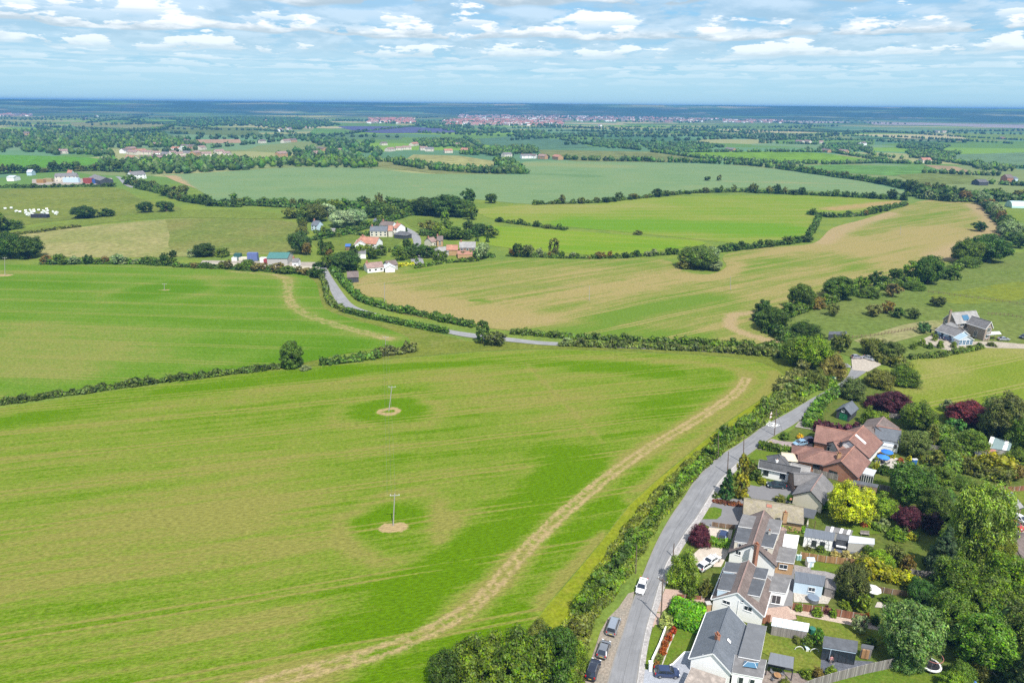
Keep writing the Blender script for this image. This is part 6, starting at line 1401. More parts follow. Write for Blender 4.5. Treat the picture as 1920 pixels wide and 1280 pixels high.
 (1886, 925, 985, 26, 'tall', (0.10, 0.15, 0.06), 'slender birch in front of the brick garage'),
 (1850, 905, 928, 34, 'shrub', (0.10, 0.16, 0.09), 'blue-green shrub above the brick garage'),
 (1800, 890, 915, 50, 'shrub', G_MID, 'low green shrub under the golden hedge'),
 (1905, 868, 905, 30, 'round', G_BROWN, 'brownish thin tree at the right edge below the golden hedge'),
 (1838, 1232, 1275, 44, 'shrub', G_OLIVE, 'olive bush right of the trampoline near the blue slide'),
 (1800, 1238, 1278, 54, 'shrub', G_MID, 'green bush right of the trampoline'),
 (1790, 1260, 1300, 60, 'shrub', G_BRIGHT, 'bright green bush at the bottom edge near the blue toy'),
 # tree line between the tan crop and the paddock
 (1428, 560, 590, 34, 'round', G_DARK, 'first dark tree at the left tip of the paddock tree line'),
 (1445, 572, 625, 58, 'round', G_DARK, 'broad dark tree at the left end of the paddock tree line'),
 (1476, 560, 598, 34, 'shrub', G_MID, 'bushy tree just above the left end of the paddock line'),
 (1502, 530, 585, 52, 'round', G_MID, 'rounded mid green tree in the lower paddock line'),
 (1530, 550, 582, 40, 'shrub', G_BROWN, 'brown-green thorn bush in the lower paddock line'),
 (1570, 516, 566, 66, 'round', G_MID, 'large rounded tree in the middle of the paddock line'),
 (1614, 517, 545, 32, 'round', G_BRIGHT, 'bright green rounded tree right of the large middle tree'),
 (1628, 535, 560, 46, 'shrub', G_MID, 'low dark shrub mass beside the bright rounded tree'),
 (1642, 507, 545, 38, 'round', G_DARK, 'dark tree behind the low shrub mass'),
 (1680, 500, 528, 30, 'round', G_MID, 'mid green tree left of the twin crowns'),
 (1708, 487, 528, 42, 'round', G_BRIGHT, 'lighter crown of the twin trees in the paddock line'),
 (1738, 476, 540, 56, 'round', (0.06, 0.12, 0.022), 'taller darker crown of the twin trees in the paddock line'),
 (1712, 525, 545, 44, 'shrub', G_MID, 'dark underwood below the twin crowns'),
 (1780, 496, 528, 36, 'shrub', G_MID, 'low bushes right of the twin crowns'),
 (1808, 445, 500, 58, 'round', G_MID, 'left half of the great rounded oak at the field corner'),
 (1848, 437, 498, 76, 'round', (0.055, 0.115, 0.022), 'right half of the great rounded oak at the field corner'),
 (1815, 478, 502, 50, 'shrub', G_MID, 'underwood below the great rounded oak'),
 (1672, 530, 560, 32, 'round', (0.13, 0.12, 0.05), 'brownish thorn tree standing out from the paddock line'),
 (1561, 567, 596, 25, 'round', (0.115, 0.13, 0.04), 'lone round thorn tree in the paddock'),
 (1638, 568, 596, 32, 'round', (0.105, 0.12, 0.045), 'left thorn of the paddock group'),
 (1662, 562, 592, 26, 'round', G_BROWN, 'tallest brown thorn of the paddock group'),
 (1682, 576, 598, 28, 'round', G_DARK, 'dark thorn in the middle of the paddock group'),
 (1712, 577, 600, 28, 'round', (0.075, 0.10, 0.03), 'right-hand thorn of the paddock group'),
 (1758, 555, 577, 30, 'round', (0.06, 0.085, 0.03), 'lone dark thorn tree on the upper paddock'),
 (1731, 603, 628, 25, 'round', (0.07, 0.14, 0.06), 'small blue-green tree left of the stone farmhouse'),
 # round the lane bend
 (1490, 632, 690, 64, 'round', G_MID, 'large dark green tree above the bend of the lane'),
 (1523, 628, 700, 74, 'round', G_BRIGHT, 'large bright green tree above the bend of the lane'),
 (1505, 600, 640, 70, 'shrub', G_DARK, 'dark thicket above the bright lane-bend tree'),
 (1575, 622, 665, 40, 'round', G_OLIVE, 'olive tree left of the car park'),
 (1560, 660, 715, 56, 'shrub', (0.125, 0.125, 0.045), 'brown-green thicket beside the lane bend'),
 (1530, 690, 730, 44, 'shrub', G_OLIVE, 'olive bush on the corner of the crop field'),
 (1635, 632, 668, 48, 'round', G_OLIVE, 'rounded olive tree behind the parked silver car'),
 (1668, 638, 680, 48, 'round', (0.085, 0.115, 0.03), 'rounded dark tree right of the car park'),
 (1650, 690, 728, 60, 'shrub', G_OLIVE, 'olive shrubs below the car park'),
 (1690, 682, 725, 64, 'shrub', G_MID, 'bright green thicket on the meadow corner'),
 (1728, 632, 650, 16, 'shrub', G_LIGHT, 'first small bush in the farmhouse garden'), (1752, 622, 642, 12, 'shrub', G_LIGHT, 'bush beside the left dark car at the farmhouse'),
 (1762, 634, 655, 14, 'shrub', G_LIGHT, 'second small bush in the farmhouse garden'), (1787, 638, 654, 14, 'shrub', G_LIGHT, 'bush before the blue farmhouse wing'), (1742, 640, 655, 16, 'shrub', G_MID, 'third small bush in the farmhouse garden'), (1712, 640, 656, 16, 'shrub', G_LIGHT, 'leftmost small bush in the farmhouse garden'), (1858, 640, 650, 20, 'shrub', G_OLIVE, 'bush at the end of the farmhouse drive'),
 # middle distance singles
 (548, 640, 696, 52, 'tall', (0.062, 0.115, 0.022), 'lone leafy tree in the hedge between the two green crops'),
 (572, 684, 694, 24, 'shrub', G_GREY, 'pale grey bush at the foot of the lone hedge tree'),
 (905, 600, 650, 34, 'tall', (0.06, 0.10, 0.025), 'tall tree beside the lane between the crops'),
 (930, 620, 650, 42, 'round', (0.085, 0.10, 0.035), 'spreading thorn right of the tall lane tree'),
 (1063, 630, 648, 30, 'shrub', G_GREY, 'pale bush beside the lane hedge'),
 (1310, 460, 508, 76, 'round', (0.075, 0.12, 0.03), 'broad round tree in the copse in the tan crop'),
 (1285, 478, 506, 40, 'shrub', G_OLIVE, 'left bush of the copse in the tan crop'), (1334, 460, 498, 30, 'round', G_GREY, 'silvery crown in the copse in the tan crop'), (1335, 486, 508, 44, 'round', G_GREY, 'pale willow at the right of the copse in the tan crop'),
 (903, 450, 492, 30, 'round', G_GREY, 'tall grey-green tree at the right end of the hamlet'),
 (1038, 446, 484, 28, 'tall', G_OLIVE, 'rounded tree left of the copse on the tan field hedge'), (970, 452, 486, 22, 'round', G_DARK, 'left dark tree of the trio right of the hamlet'), (990, 455, 486, 26, 'round', (0.10, 0.13, 0.05), 'middle tree of the trio right of the hamlet'), (1012, 462, 484, 20, 'shrub', G_GREY, 'right-hand grey bush of the trio right of the hamlet'),
 (880, 352, 386, 30, 'round', G_DARK, 'left rounded tree on the hilltop behind the hamlet wood'), (922, 360, 384, 26, 'round', G_MID, 'right rounded tree on the hilltop behind the hamlet wood'),
 (1196, 430, 441, 20, 'shrub', G_OLIVE, 'small bush alone at the edge of the bright strip'), (1063, 424, 430, 8, 'shrub', G_MID, 'tiny bush on the boundary of the bright strip'),
 (1326, 330, 340, 14, 'round', G_DARK, 'low round tree in the pale wheat field'), (1348, 327, 341, 11, 'tall', G_OLIVE, 'slender tree beside the low round tree in the wheat'),
 (160, 385, 412, 46, 'round', G_DARK, 'wide dark tree on the left pasture ridge'), (200, 388, 408, 34, 'shrub', G_DARK, 'dark bush right of the wide pasture tree'), (274, 375, 402, 32, 'round', G_DARK, 'left of the pair of dome-shaped trees on the ridge'), (312, 374, 400, 36, 'round', G_DARK, 'right of the pair of dome-shaped trees on the ridge'),
 (20, 432, 492, 60, 'round', G_DARK, 'large dark tree at the left edge by the field corner'), (55, 440, 490, 56, 'round', G_DARK, 'spreading dark tree right of the left-edge tree'), (0, 395, 440, 40, 'round', G_MID, 'green tree at the left edge above the hill field'), (20, 408, 432, 46, 'shrub', G_MID, 'bushes beside the bale meadow'),
 (385, 455, 484, 44, 'round', G_DARK, 'dark round tree in the roadside yard'), (418, 460, 484, 30, 'shrub', G_MID, 'green tree right of the dark yard tree'), (325, 468, 484, 16, 'round', G_DARK, 'small dark tree on the yard boundary'), (362, 462, 484, 26, 'shrub', G_GREY, 'grey bush left of the dark yard tree'),
 (565, 430, 482, 46, 'round', (0.05, 0.09, 0.028), 'big dark tree at the right of the turquoise barn'),
 (605, 442, 484, 14, 'cone', G_DARK, 'narrow dark conifer in the hamlet garden'), (618, 452, 490, 28, 'tall', G_MID, 'green tree right of the narrow hamlet conifer'), (650, 470, 510, 60, 'round', (0.045, 0.085, 0.02), 'dense dark tree before the salmon-roofed house'), (632, 478, 508, 30, 'round', (0.10, 0.13, 0.03), 'lighter tree left of the dense dark tree'),
 (700, 462, 488, 30, 'round', G_MID, 'tree between the two white hamlet houses'), (752, 462, 492, 26, 'round', G_MID, 'tree above the glazed conservatory'), (782, 484, 503, 12, 'tall', G_MID, 'small conical tree on the hamlet lawn'),
 (775, 462, 486, 32, 'round', G_DARK, 'first dark tree in the row below the brick cottage'), (800, 460, 486, 34, 'round', G_DARK, 'second dark tree in the row below the brick cottage'), (825, 468, 490, 30, 'round', G_MID, 'third tree in the row below the brick cottage'),
 (594, 380, 420, 50, 'round', G_OLIVE, 'olive tree at the left of the silvery willows'), (615, 378, 412, 38, 'round', (0.22, 0.28, 0.20), 'left silvery willow in the hamlet wood'), (645, 392, 430, 60, 'round', (0.24, 0.30, 0.22), 'largest silvery willow in the hamlet wood'), (668, 390, 428, 44, 'round', (0.20, 0.27, 0.19), 'right silvery willow in the hamlet wood'),
 (630, 372, 396, 34, 'round', G_LIGHT, 'yellow-green tree behind the silvery willows'), (575, 385, 420, 40, 'round', G_MID, 'green tree at the corner of the hamlet wood'), (548, 388, 412, 40, 'round', (0.12, 0.16, 0.035), 'light tree in the hamlet wood corner'), (700, 385, 412, 34, 'round', G_DARK, 'dark tree right of the silvery willows'), (712, 384, 404, 18, 'round', G_DARK, 'small dark tree behind the grey garden building'), (732, 388, 408, 16, 'round', G_DARK, 'another small dark tree right of the grey garden building'),
 (690, 432, 442, 20, 'shrub', G_MID, 'bush left of the cream barn conversion'), (760, 424, 436, 12, 'shrub', G_DARK, 'bush between cart lodge and lane'), (765, 446, 462, 20, 'shrub', (0.20, 0.26, 0.02), 'yellow-green bush beside the lane bend'),
 (800, 368, 408, 60, 'round', G_DARK, 'first large dark tree of the hilltop wood'), (838, 362, 412, 70, 'round', (0.045, 0.095, 0.02), 'second large dark tree of the hilltop wood'), (868, 372, 412, 44, 'round', G_MID, 'third tree of the hilltop wood'), (835, 395, 425, 22, 'tall', G_BRIGHT, 'bright upright tree below the hilltop wood'), (885, 384, 416, 26, 'round', G_MID, 'rightmost tree of the hilltop wood'),
 (895, 430, 456, 9, 'cone', G_DARK, 'left narrow conifer beyond the farm cottage'), (914, 430, 458, 9, 'cone', G_DARK, 'right narrow conifer beyond the farm cottage'), (805, 412, 440, 40, 'round', G_OLIVE, 'olive tree between lane and brick cottage'), (830, 412, 438, 40, 'round', G_MID, 'green tree behind the brick cottage'), (855, 425, 452, 40, 'round', G_MID, 'green tree behind the farm cottage roof'), (880, 412, 440, 30, 'round', G_DARK, 'dark tree above the farm cottage'),
]
for x, a, b, w, k, c, l in PL:
 T(x, a, b, w, k, c, l, cat='shrub' if k == 'shrub' else 'tree')
# ------------------------------------------------------------------ hedges traced along the ground
HG = [
 ([(1070, 1300), (1086, 1230), (1084, 1190), (1104, 1150)], 4.0, 1.4, G_OLIVE, 'rough grassy scrub beside the parked cars', 11),
 ([(1082, 1160), (1100, 1130), (1118, 1108), (1140, 1082)], 6.5, 3.4, G_MID, 'first length of tall scrub hedge above the parked van', 12),
 ([(1140, 1110), (1152, 1090), (1178, 1065)], 4.2, 2.2, (0.10, 0.17, 0.03), 'lower bright edge of scrub along the lane by the white car', 13),
 ([(1150, 1072), (1172, 1040), (1190, 1010)], 5.5, 3.6, G_DARK, 'dark length of scrub hedge around the roadside pole', 14),
 ([(1185, 1025), (1210, 1000), (1240, 955), (1262, 925)], 5.0, 2.6, G_MID, 'second length of scrub hedge along the lane', 15),
 ([(1262, 925), (1290, 895), (1318, 868)], 5.0, 2.5, (0.085, 0.15, 0.025), 'third length of scrub hedge, light green, opposite the conifers', 16),
 ([(1318, 868), (1345, 845), (1378, 818)], 5.5, 2.8, G_MID, 'fourth length of scrub hedge along the lane', 17),
 ([(1345, 832), (1362, 820)], 5.5, 4.2, G_DARK, 'dark thicket in the lane hedge below the bend', 18),
 ([(1385, 815), (1412, 790), (1438, 766)], 6.5, 3.6, G_MID, 'fifth length of scrub hedge before the warning sign', 19),
 ([(1438, 768), (1466, 750), (1500, 728)], 8.0, 3.8, (0.085, 0.12, 0.03), 'sixth length of scrub hedge beyond the warning sign', 20),
 ([(1466, 738), (1490, 712), (1505, 700)], 6.0, 3.5, (0.11, 0.125, 0.045), 'olive scrub where the hedge meets the lane-bend trees', 21),
 ([(1500, 742), (1540, 724), (1572, 706)], 5.0, 2.0, (0.10, 0.175, 0.03), 'low green bank hedge along the final curve of the lane', 22),
 ([(1480, 668), (1420, 664), (1350, 659)], 5, 3.4, (0.085, 0.11, 0.035), 'thorn hedge between the front crop and the lane, right part', 23),
 ([(1350, 659), (1260, 654), (1170, 650), (1050, 647)], 4, 2.4, (0.085, 0.115, 0.035), 'thorn hedge between the front crop and the lane, left part', 24),
 ([(1480, 655), (1400, 651), (1330, 646), (1250, 642)], 4, 2.6, G_MID, 'far hedge of the lane under the tan crop, right part', 25),
 ([(1250, 642), (1150, 637), (1050, 632), (960, 625)], 3.4, 2.2, (0.075, 0.12, 0.03), 'far hedge of the lane under the tan crop, left part', 26),
 ([(885, 612), (840, 603), (800, 594), (740, 582)], 4.5, 2.8, (0.06, 0.11, 0.025), 'thick hedge on the upper side of the sloping lane', 27),
 ([(740, 582), (700, 572), (676, 562), (660, 548), (640, 525), (622, 506)], 4.5, 2.8, (0.065, 0.125, 0.025), 'hedge on the right of the steep lane up to the hamlet', 28),
 ([(838, 624), (800, 617), (760, 609), (700, 597), (650, 585)], 3.2, 2.4, (0.06, 0.115, 0.025), 'trimmed hedge on the lower side of the sloping lane', 29),
 ([(650, 585), (622, 572), (612, 555), (610, 535), (604, 522)], 3.0, 2.4, (0.075, 0.11, 0.03), 'hedge on the left of the steep lane up to the hamlet', 30),
 ([(0, 757), (120, 740), (250, 722)], 4.0, 1.7, (0.07, 0.105, 0.03), 'left length of the low hedge dividing the two green crops', 31),
 ([(250, 722), (400, 704), (525, 689)], 4.0, 1.9, (0.065, 0.10, 0.028), 'middle length of the low hedge dividing the two green crops', 32),
 ([(604, 684), (660, 676), (710, 669)], 4.2, 2.8, (0.07, 0.125, 0.028), 'thicker hedge right of the lone tree', 33),
 ([(710, 666), (745, 662), (776, 658)], 4.5, 3.4, (0.085, 0.10, 0.04), 'reddish-green hedge end beside the field pole', 34),
 ([(1420, 600), (1450, 625), (1480, 642)], 7, 4.5, G_DARK, 'thicket at the base of the paddock tree line', 35),
 ([(1480, 590), (1530, 575), (1600, 548)], 6, 3.5, G_MID, 'underwood along the lower paddock line', 36),
 ([(1640, 545), (1700, 535), (1770, 515), (1800, 505)], 7, 4.0, G_MID, 'underwood along the upper paddock line', 37),
 ([(1640, 672), (1680, 686), (1705, 690)], 6, 3.2, G_OLIVE, 'shrub bank right of the car park', 38),
 ([(1705, 672), (1760, 668), (1800, 660), (1840, 652)], 3.5, 1.8, (0.085, 0.125, 0.03), 'low hedge between the meadow and the farmhouse drive', 39),
 ([(1300, 1038), (1345, 1046)], 2.0, 1.6, G_BRIGHT, 'x', 40) if False else ([(1322, 1018), (1366, 1024)], 2.6, 1.7, (0.13, 0.25, 0.03), 'neat bright green clipped hedge between the gravel yards', 40),
 ([(1262, 1140), (1290, 1148), (1318, 1156)], 4.6, 2.0, (0.10, 0.25, 0.02), 'upper row of broad clipped laurel hedge by the front lawn', 41),
 ([(1270, 1164), (1300, 1174), (1316, 1178)], 4.0, 2.0, (0.10, 0.25, 0.02), 'lower row of broad clipped laurel hedge by the front lawn', 42),
 ([(1480, 935), (1510, 944), (1545, 952)], 3.0, 1.8, (0.13, 0.24, 0.03), 'flowering hedge above the long mossy roof', 43),
 ([(1465, 990), (1506, 996)], 1.8, 1.5, (0.13, 0.26, 0.03), 'clipped hedge below the long mossy roof', 44),
 ([(1424, 838), (1460, 845), (1488, 852)], 2.8, 2.0, G_MID, 'dark hedge along the lawn of the brick bungalow', 45),
 ([(1516, 800), (1530, 770), (1545, 752), (1568, 738)], 4.5, 2.6, (0.085, 0.16, 0.03), 'overgrown hedge on the right of the lane near its bend', 46),
 ([(1530, 804), (1565, 806), (1602, 812)], 4.0, 2.6, G_PURP, 'purple-leaved hedge behind the long tiled roof', 47),
 ([(1400, 870), (1416, 880), (1418, 900)], 3.0, 2.2, G_MID, 'hedge behind the roadside conifers', 48),
 ([(1790, 868), (1840, 880), (1890, 892)], 5.0, 5.0, (0.22, 0.23, 0.03), 'tall golden hedge across the right-hand gardens', 49),
 ([(1790, 878), (1840, 892), (1888, 905)], 4.0, 3.4, G_OLIVE, 'darker lower tier of the tall golden hedge', 50),
 ([(1612, 1075), (1660, 1086), (1712, 1098)], 4.0, 3.4, (0.21, 0.22, 0.03), 'long golden conifer hedge in the back gardens', 51),
 ([(1338, 940), (1370, 945), (1395, 948)], 1.6, 0.7, (0.11, 0.045, 0.03), 'low red barberry edging below the roadside conifers', 52),
 ([(1640, 990), (1690, 1000), (1715, 1008)], 2.5, 1.6, (0.10, 0.15, 0.04), 'mixed shrubs along the pale grey shed', 53),
 ([(1730, 900), (1760, 945), (1770, 975)], 8, 5, (0.07, 0.12, 0.028), 'dense shrubbery between the dark tree and the willow', 54),
 ([(1752, 1190), (1775, 1150), (1790, 1090)], 8, 5, (0.06, 0.11, 0.025), 'dense undergrowth inside the left of the wood', 55),
 ([(1850, 1245), (1880, 1180), (1900, 1110)], 10, 6, (0.06, 0.11, 0.025), 'dense undergrowth inside the right of the wood', 56),
 ([(1760, 820), (1800, 850), (1780, 890)], 7, 3.5, (0.085, 0.14, 0.03), 'green shrubbery between the glade and the golden hedge', 57),
 ([(1860, 770), (1900, 820), (1915, 850)], 9, 5, (0.08, 0.12, 0.03), 'dense shrubs on the right edge behind the workshop', 58),
 ([(1838, 1255), (1862, 1272), (1880, 1295)], 3, 2.5, G_DARK, 'shaded shrubs beside the corner fence', 59),
 ([(655, 507), (700, 505), (735, 501)], 3.0, 2.0, (0.10, 0.16, 0.03), 'garden hedge below the conservatory bungalow', 60),
 ([(736, 501), (775, 496)], 3.0, 1.8, (0.34, 0.36, 0.03), 'bright yellow hedge right of the conservatory bungalow', 61),
 ([(780, 503), (830, 493), (895, 489)], 3.0, 2.2, G_MID, 'hedge along the foot of the hamlet gardens', 62),
 ([(20, 441), (70, 436), (110, 430), (150, 425)], 3, 1.5, G_OLIVE, 'thin hedge above the rough hill field, left part', 63),
 ([(590, 437), (640, 437), (690, 442)], 3, 2.0, (0.07, 0.12, 0.03), 'hedge along the top of the hamlet paddock', 64),
 ([(1250, 930), (1235, 960), (1205, 1005), (1180, 1048)], 2.2, 1.0, (0.10, 0.18, 0.025), 'long low fringe of grass and bramble beside the lane', 65),
 ([(1112, 1150), (1160, 1088), (1198, 1028), (1222, 985), (1262, 932), (1308, 880), (1352, 842), (1400, 810), (1450, 779), (1505, 748)], 3.2, .7, (0.115, 0.155, 0.035), 'low rough grass and nettles between scrub hedge and lane', 66),
 ([(1060, 1190), (1128, 1070), (1180, 990), (1240, 920), (1300, 862), (1400, 790)], 3.0, .8, (0.12, 0.15, 0.03), 'fringe of tall grass on the field side of the scrub hedge', 67),
]
for pts, w, h, c, l, sd in HG:
 if 12 <= sd <= 20: w *= .72; h *= .78; c = tuple(v * 1.15 for v in c)
 clip = 'clipped' in l or 'trimmed' in l or 'dark hedge' in l
 hedge(pts, w, h, c, l, seed=sd, clip=clip, rough=0.06 if clip else (0.6 if sd <= 22 else 0.38), dens=1.0 if clip else (.86 if sd <= 22 else .96))
# red and orange border flowers along the white garden wall
for i, (x, y, c, l) in enumerate([(1262, 1180, (0.30, 0.05, 0.02), 'scarlet flowers at the top of the garden wall border'), (1254, 1192, (0.32, 0.07, 0.02), 'brightest red flowering shrub in the wall border'), (1247, 1205, (0.28, 0.09, 0.03), 'orange-red flowering shrub in the middle of the wall border'), (1243, 1218, (0.30, 0.09, 0.03), 'rusty flowering shrub in the wall border'), (1236, 1232, (0.12, 0.16, 0.04), 'green shrub with pale flowers low in the wall border'), (1231, 1245, (0.22, 0.12, 0.05), 'brownish plant at the end of the wall border')]):
 T(x, y - 9, y + 9, 15, 'shrub', c, l, cat='flowering shrub')
# ------------------------------------------------------------------ rows of hedgerow trees
def row(pts, n, wr, hr, cols, desc, seed, jy=1.5, kinds=('round', 'round', 'shrub'), under=None):
 """individual trees along a traced hedgerow; the label gives the place in its row"""
 R_ = random.Random(seed); w = [P(*q) for q in pts]; L = [0]
 for a, b in zip(w, w[1:]): L.append(L[-1] + (b - a).length)
 items = []
 for i in range(n):
  s = L[-1] * (i + R_.uniform(.2, .8)) / n; j = min(max(k for k in range(len(L)) if L[k] <= s), len(w) - 2)
  p = w[j].lerp(w[j + 1], (s - L[j]) / (L[j + 1] - L[j])); p = Vector((p.x, p.y + R_.uniform(-jy, jy), 0)); items.append(p)
 if under: hedge(w, under[0], under[1], RND.choice([(0.06, 0.115, 0.025), (0.075, 0.12, 0.03), (0.055, 0.10, 0.022)]), 'continuous leafy underwood ' + desc, seed=seed + 100, px=False, n=10, leaf=max(.5, 2.2 / ppm(*to_px(w[0]))), rough=.5)
 items.sort(key=lambda p: to_px(p)[0])
 for i, p in enumerate(items):
  k = R_.choice(kinds); c = R_.choice(cols); v_ = R_.uniform(.6, 1.25); ww = R_.uniform(*wr) * v_; hh = R_.uniform(*hr) * (.5 + v_ / 2) * (.62 if k == 'shrub' else 1)
  tone = 'dark' if c in (G_DARK,) else ('grey' if c == G_GREY else ('olive' if c in (G_OLIVE, G_BROWN) else 'green'))
  plant_tree(p, ww, hh, k, c, '%s %s, %s from the left %s' % (tone, 'bush' if k == 'shrub' else 'tree', ordinal(i), desc), cat='shrub' if k == 'shrub' else 'tree', group='trees ' + desc, trunked=(ppm(*to_px(p)) * ww > 16))
MIX = [G_MID, G_DARK, G_DARK, G_OLIVE]; MIX2 = [G_MID, G_DARK, G_MID, G_GREY, G_BROWN]
row([(1000, 384), (1130, 380), (1180, 374), (1300, 362), (1400, 360)], 24, (6, 12), (5, 9.5), MIX, 'in the hedgerow under the wheat field', 1, under=(4, 3))
row([(1400, 361), (1560, 368), (1700, 376)], 18, (7, 12), (7, 11), MIX, 'in the right part of the wheat hedgerow', 2, under=(4, 3))
row([(1515, 402), (1560, 408), (1620, 404), (1700, 384)], 12, (5, 9), (4, 7), MIX2, 'in the hooked hedge above the tan crop', 3, under=(5, 3.5))
row([(1535, 408), (1528, 425), (1515, 445)], 6, (6, 9), (5, 8), MIX, 'on the short hedge above the tan crop', 4, under=(5, 3))
row([(1345, 472), (1390, 468), (1440, 462), (1515, 452)], 11, (6, 10), (4, 7), MIX, 'along the top left of the tan crop', 5, under=(5, 3.2))
row([(950, 480), (1060, 484), (1150, 484), (1240, 478), (1300, 474)], 16, (4, 8), (3, 5), MIX2, 'in the hedge under the bright strip', 6, under=(3, 2))
row([(930, 415), (985, 422), (1060, 432)], 7, (5, 8), (4, 6), MIX, 'between hamlet and bright strip', 7, under=(3, 2))
row([(440, 384), (520, 386), (560, 390), (660, 388), (760, 384)], 22, (8, 14), (7, 13), [G_MID, G_DARK, G_LIGHT, G_OLIVE], 'in the belt below the wheat field', 8, under=(16, 6))
row([(760, 384), (800, 386)], 4, (7, 10), (6, 9), MIX, 'in the short hedge beside the hilltop wood', 9)
row([(1720, 372), (1780, 378), (1840, 378), (1860, 398), (1884, 425), (1890, 450)], 18, (9, 16), (8, 13), MIX2, 'curving round the end of the tan crop', 10, under=(10, 5.5))
row([(1460, 316), (1540, 328), (1640, 342), (1720, 358), (1780, 366)], 26, (9, 16), (7, 12), [G_MID, G_DARK, (0.12, 0.125, 0.05), G_OLIVE], 'in the long belt right of the wheat', 11, under=(14, 6))
row([(1700, 366), (1800, 372), (1920, 376), (1990, 378)], 16, (12, 20), (10, 15), MIX, 'in the wood beyond the tan crop', 12, under=(40, 9))
row([(80, 495), (160, 494), (240, 494), (330, 498)], 14, (5, 10), (4, 8), MIX2, 'in the roadside hedge above the left crop', 13, under=(5, 3))
row([(330, 500), (420, 503), (500, 508), (580, 514), (600, 520)], 18, (5, 10), (3.5, 6), [G_MID, G_DARK, (0.13, 0.12, 0.05), G_OLIVE], 'in front of the haulage yard', 14, under=(5, 2.2))
row([(255, 352), (300, 362), (340, 376), (400, 386), (450, 388)], 18, (8, 13), (6, 10), MIX, 'along the far lane below the wheat', 15, under=(7, 4.5))
row([(240, 345), (280, 352), (320, 362), (345, 370)], 8, (9, 14), (8, 12), MIX, 'beside the white dormer house', 16, under=(10, 6))
row([(0, 352), (80, 352), (150, 350), (215, 350)], 12, (6, 11), (3, 6), MIX, 'in front of the left farmyard', 17, under=(5, 2.5))
row([(0, 326), (60, 324), (120, 321), (180, 320), (230, 322)], 14, (12, 18), (10, 15), MIX, 'behind the left farmyard', 18, under=(14, 8))
row([(560, 415), (572, 440), (560, 465)], 6, (7, 10), (6, 10), MIX, 'at the right end of the hill field', 19)
row([(1800, 430), (1900, 440), (1915, 470)], 0 + 6, (10, 15), (7, 10), MIX, 'on the far side of the great oak', 20)
# ------------------------------------------------------------------ far woods, belts and hedges: one mass each
row([(570, 400), (620, 402), (700, 402), (790, 400)], 16, (8, 13), (7, 12), [G_MID, G_DARK, G_LIGHT], 'filling the hamlet wood', 21, jy=10, under=(22, 7))
row([(740, 470), (790, 470), (880, 480), (925, 482)], 12, (5, 9), (4, 8), [G_MID, G_DARK, G_LIGHT], 'filling the gardens right of the lane', 22, jy=6, under=(6, 3))
row([(790, 440), (850, 445), (930, 440)], 10, (7, 11), (5, 10), [G_MID, G_DARK, G_LIGHT], 'behind the brick cottages', 23, jy=12, under=(14, 5))
row([(580, 500), (640, 512), (600, 470), (570, 480)], 10, (5, 9), (5, 9), [G_MID, G_DARK, G_LIGHT, G_BROWN], 'round the lane corner', 24, jy=6)
row([(590, 450), (660, 436), (760, 405), (800, 400)], 10, (6, 10), (5, 9), [G_MID, G_DARK, G_LIGHT], 'behind the hamlet houses', 25, jy=12, under=(8, 4))
row([(660, 480), (700, 478), (760, 480), (800, 478)], 12, (6, 9), (5, 8), [G_MID, G_DARK, G_LIGHT], 'between the hamlet houses', 26, jy=12)
def mass(name, pts_list, label, seed, size=(8, 14), hgt=(7, 12), dens=1.0, col=G_DARK, leaf=None, n=8):
 """a far wood or hedge belt (thousands of crowns nobody could count)"""
 rng = np.random.default_rng(seed); C = []; R = []
 for item in pts_list:
  kind, pts, k = item
  w = [P(*q) for q in pts]
  if kind == 'line':
   for a, b in zip(w, w[1:]):
    m = max(2, int((b - a).length / size[0] * 1.1 * k))
    for i in range(m):
     if rng.random() < .12: continue
     p = a.lerp(b, (i + rng.random() * .8) / m); C.append((p.x + rng.normal() * 1.5, p.y + rng.normal() * 1.5)); 
  else:
   wa = np.array([(p.x, p.y) for p in w]); x0, y0 = wa.min(0); x1, y1 = wa.max(0)
   A = 0.5 * abs(sum(wa[i, 0] * wa[(i + 1) % len(wa), 1] - wa[(i + 1) % len(wa), 0] * wa[i, 1] for i in range(len(wa))))
   m = int(min(1400, A / (size[1] ** 2) * 1.2 * k)); c = 0
   while c < m:
    X = np.c_[rng.uniform(x0, x1, 400), rng.uniform(y0, y1, 400)]; X = X[in_poly(X, wa)][:m - c]; C += [tuple(v) for v in X]; c += len(X)
 C = np.array(C); m = len(C); r = rng.uniform(size[0], size[1], m) / 2; h = rng.uniform(hgt[0], hgt[1], m)
 z = np.maximum(h - r, r * .5)
 CC = np.c_[C, z]; dist = np.hypot(C[:, 0], C[:, 1]); n_ = n
 V, F = leafballs(rng, CC, r * 1.02, n_, leaf or 2.6, squash=.9); V2, F2 = sph(rng, CC, r * .92, squash=1.0)
 # skirts to the ground
 low = CC.copy(); low[:, 2] *= .45; V3, F3 = sph(rng, low, r * .75)
 V2b = np.concatenate([V2, V3]); F2b = np.concatenate([F2, F3 + len(V2)])
 me = quads_and_tris(name, V, F, V2b, F2b); me.materials.append(FARLEAF)
 o = link(name, me, None); o.color = (*col, 1); return tag(o, label, kind='stuff')
FARLEAF = leafmat('far_leaf', spread=0.8, trans=0.15, gain=1.3, clump=0.02)
mass('far_wood', [('poly', [(430, 306), (560, 302), (640, 300), (700, 304), (705, 316), (560, 313), (420, 321)], 1.5), ('poly', [(180, 305), (260, 303), (420, 305), (440, 312), (400, 324), (270, 328), (200, 322)], 1.3), ('poly', [(270, 302), (430, 298), (470, 304), (430, 308), (280, 308)], .9)], 'wooded belt along the top of the pale wheat field', 31, (10, 17), (8, 14), col=(0.055, 0.105, 0.022))
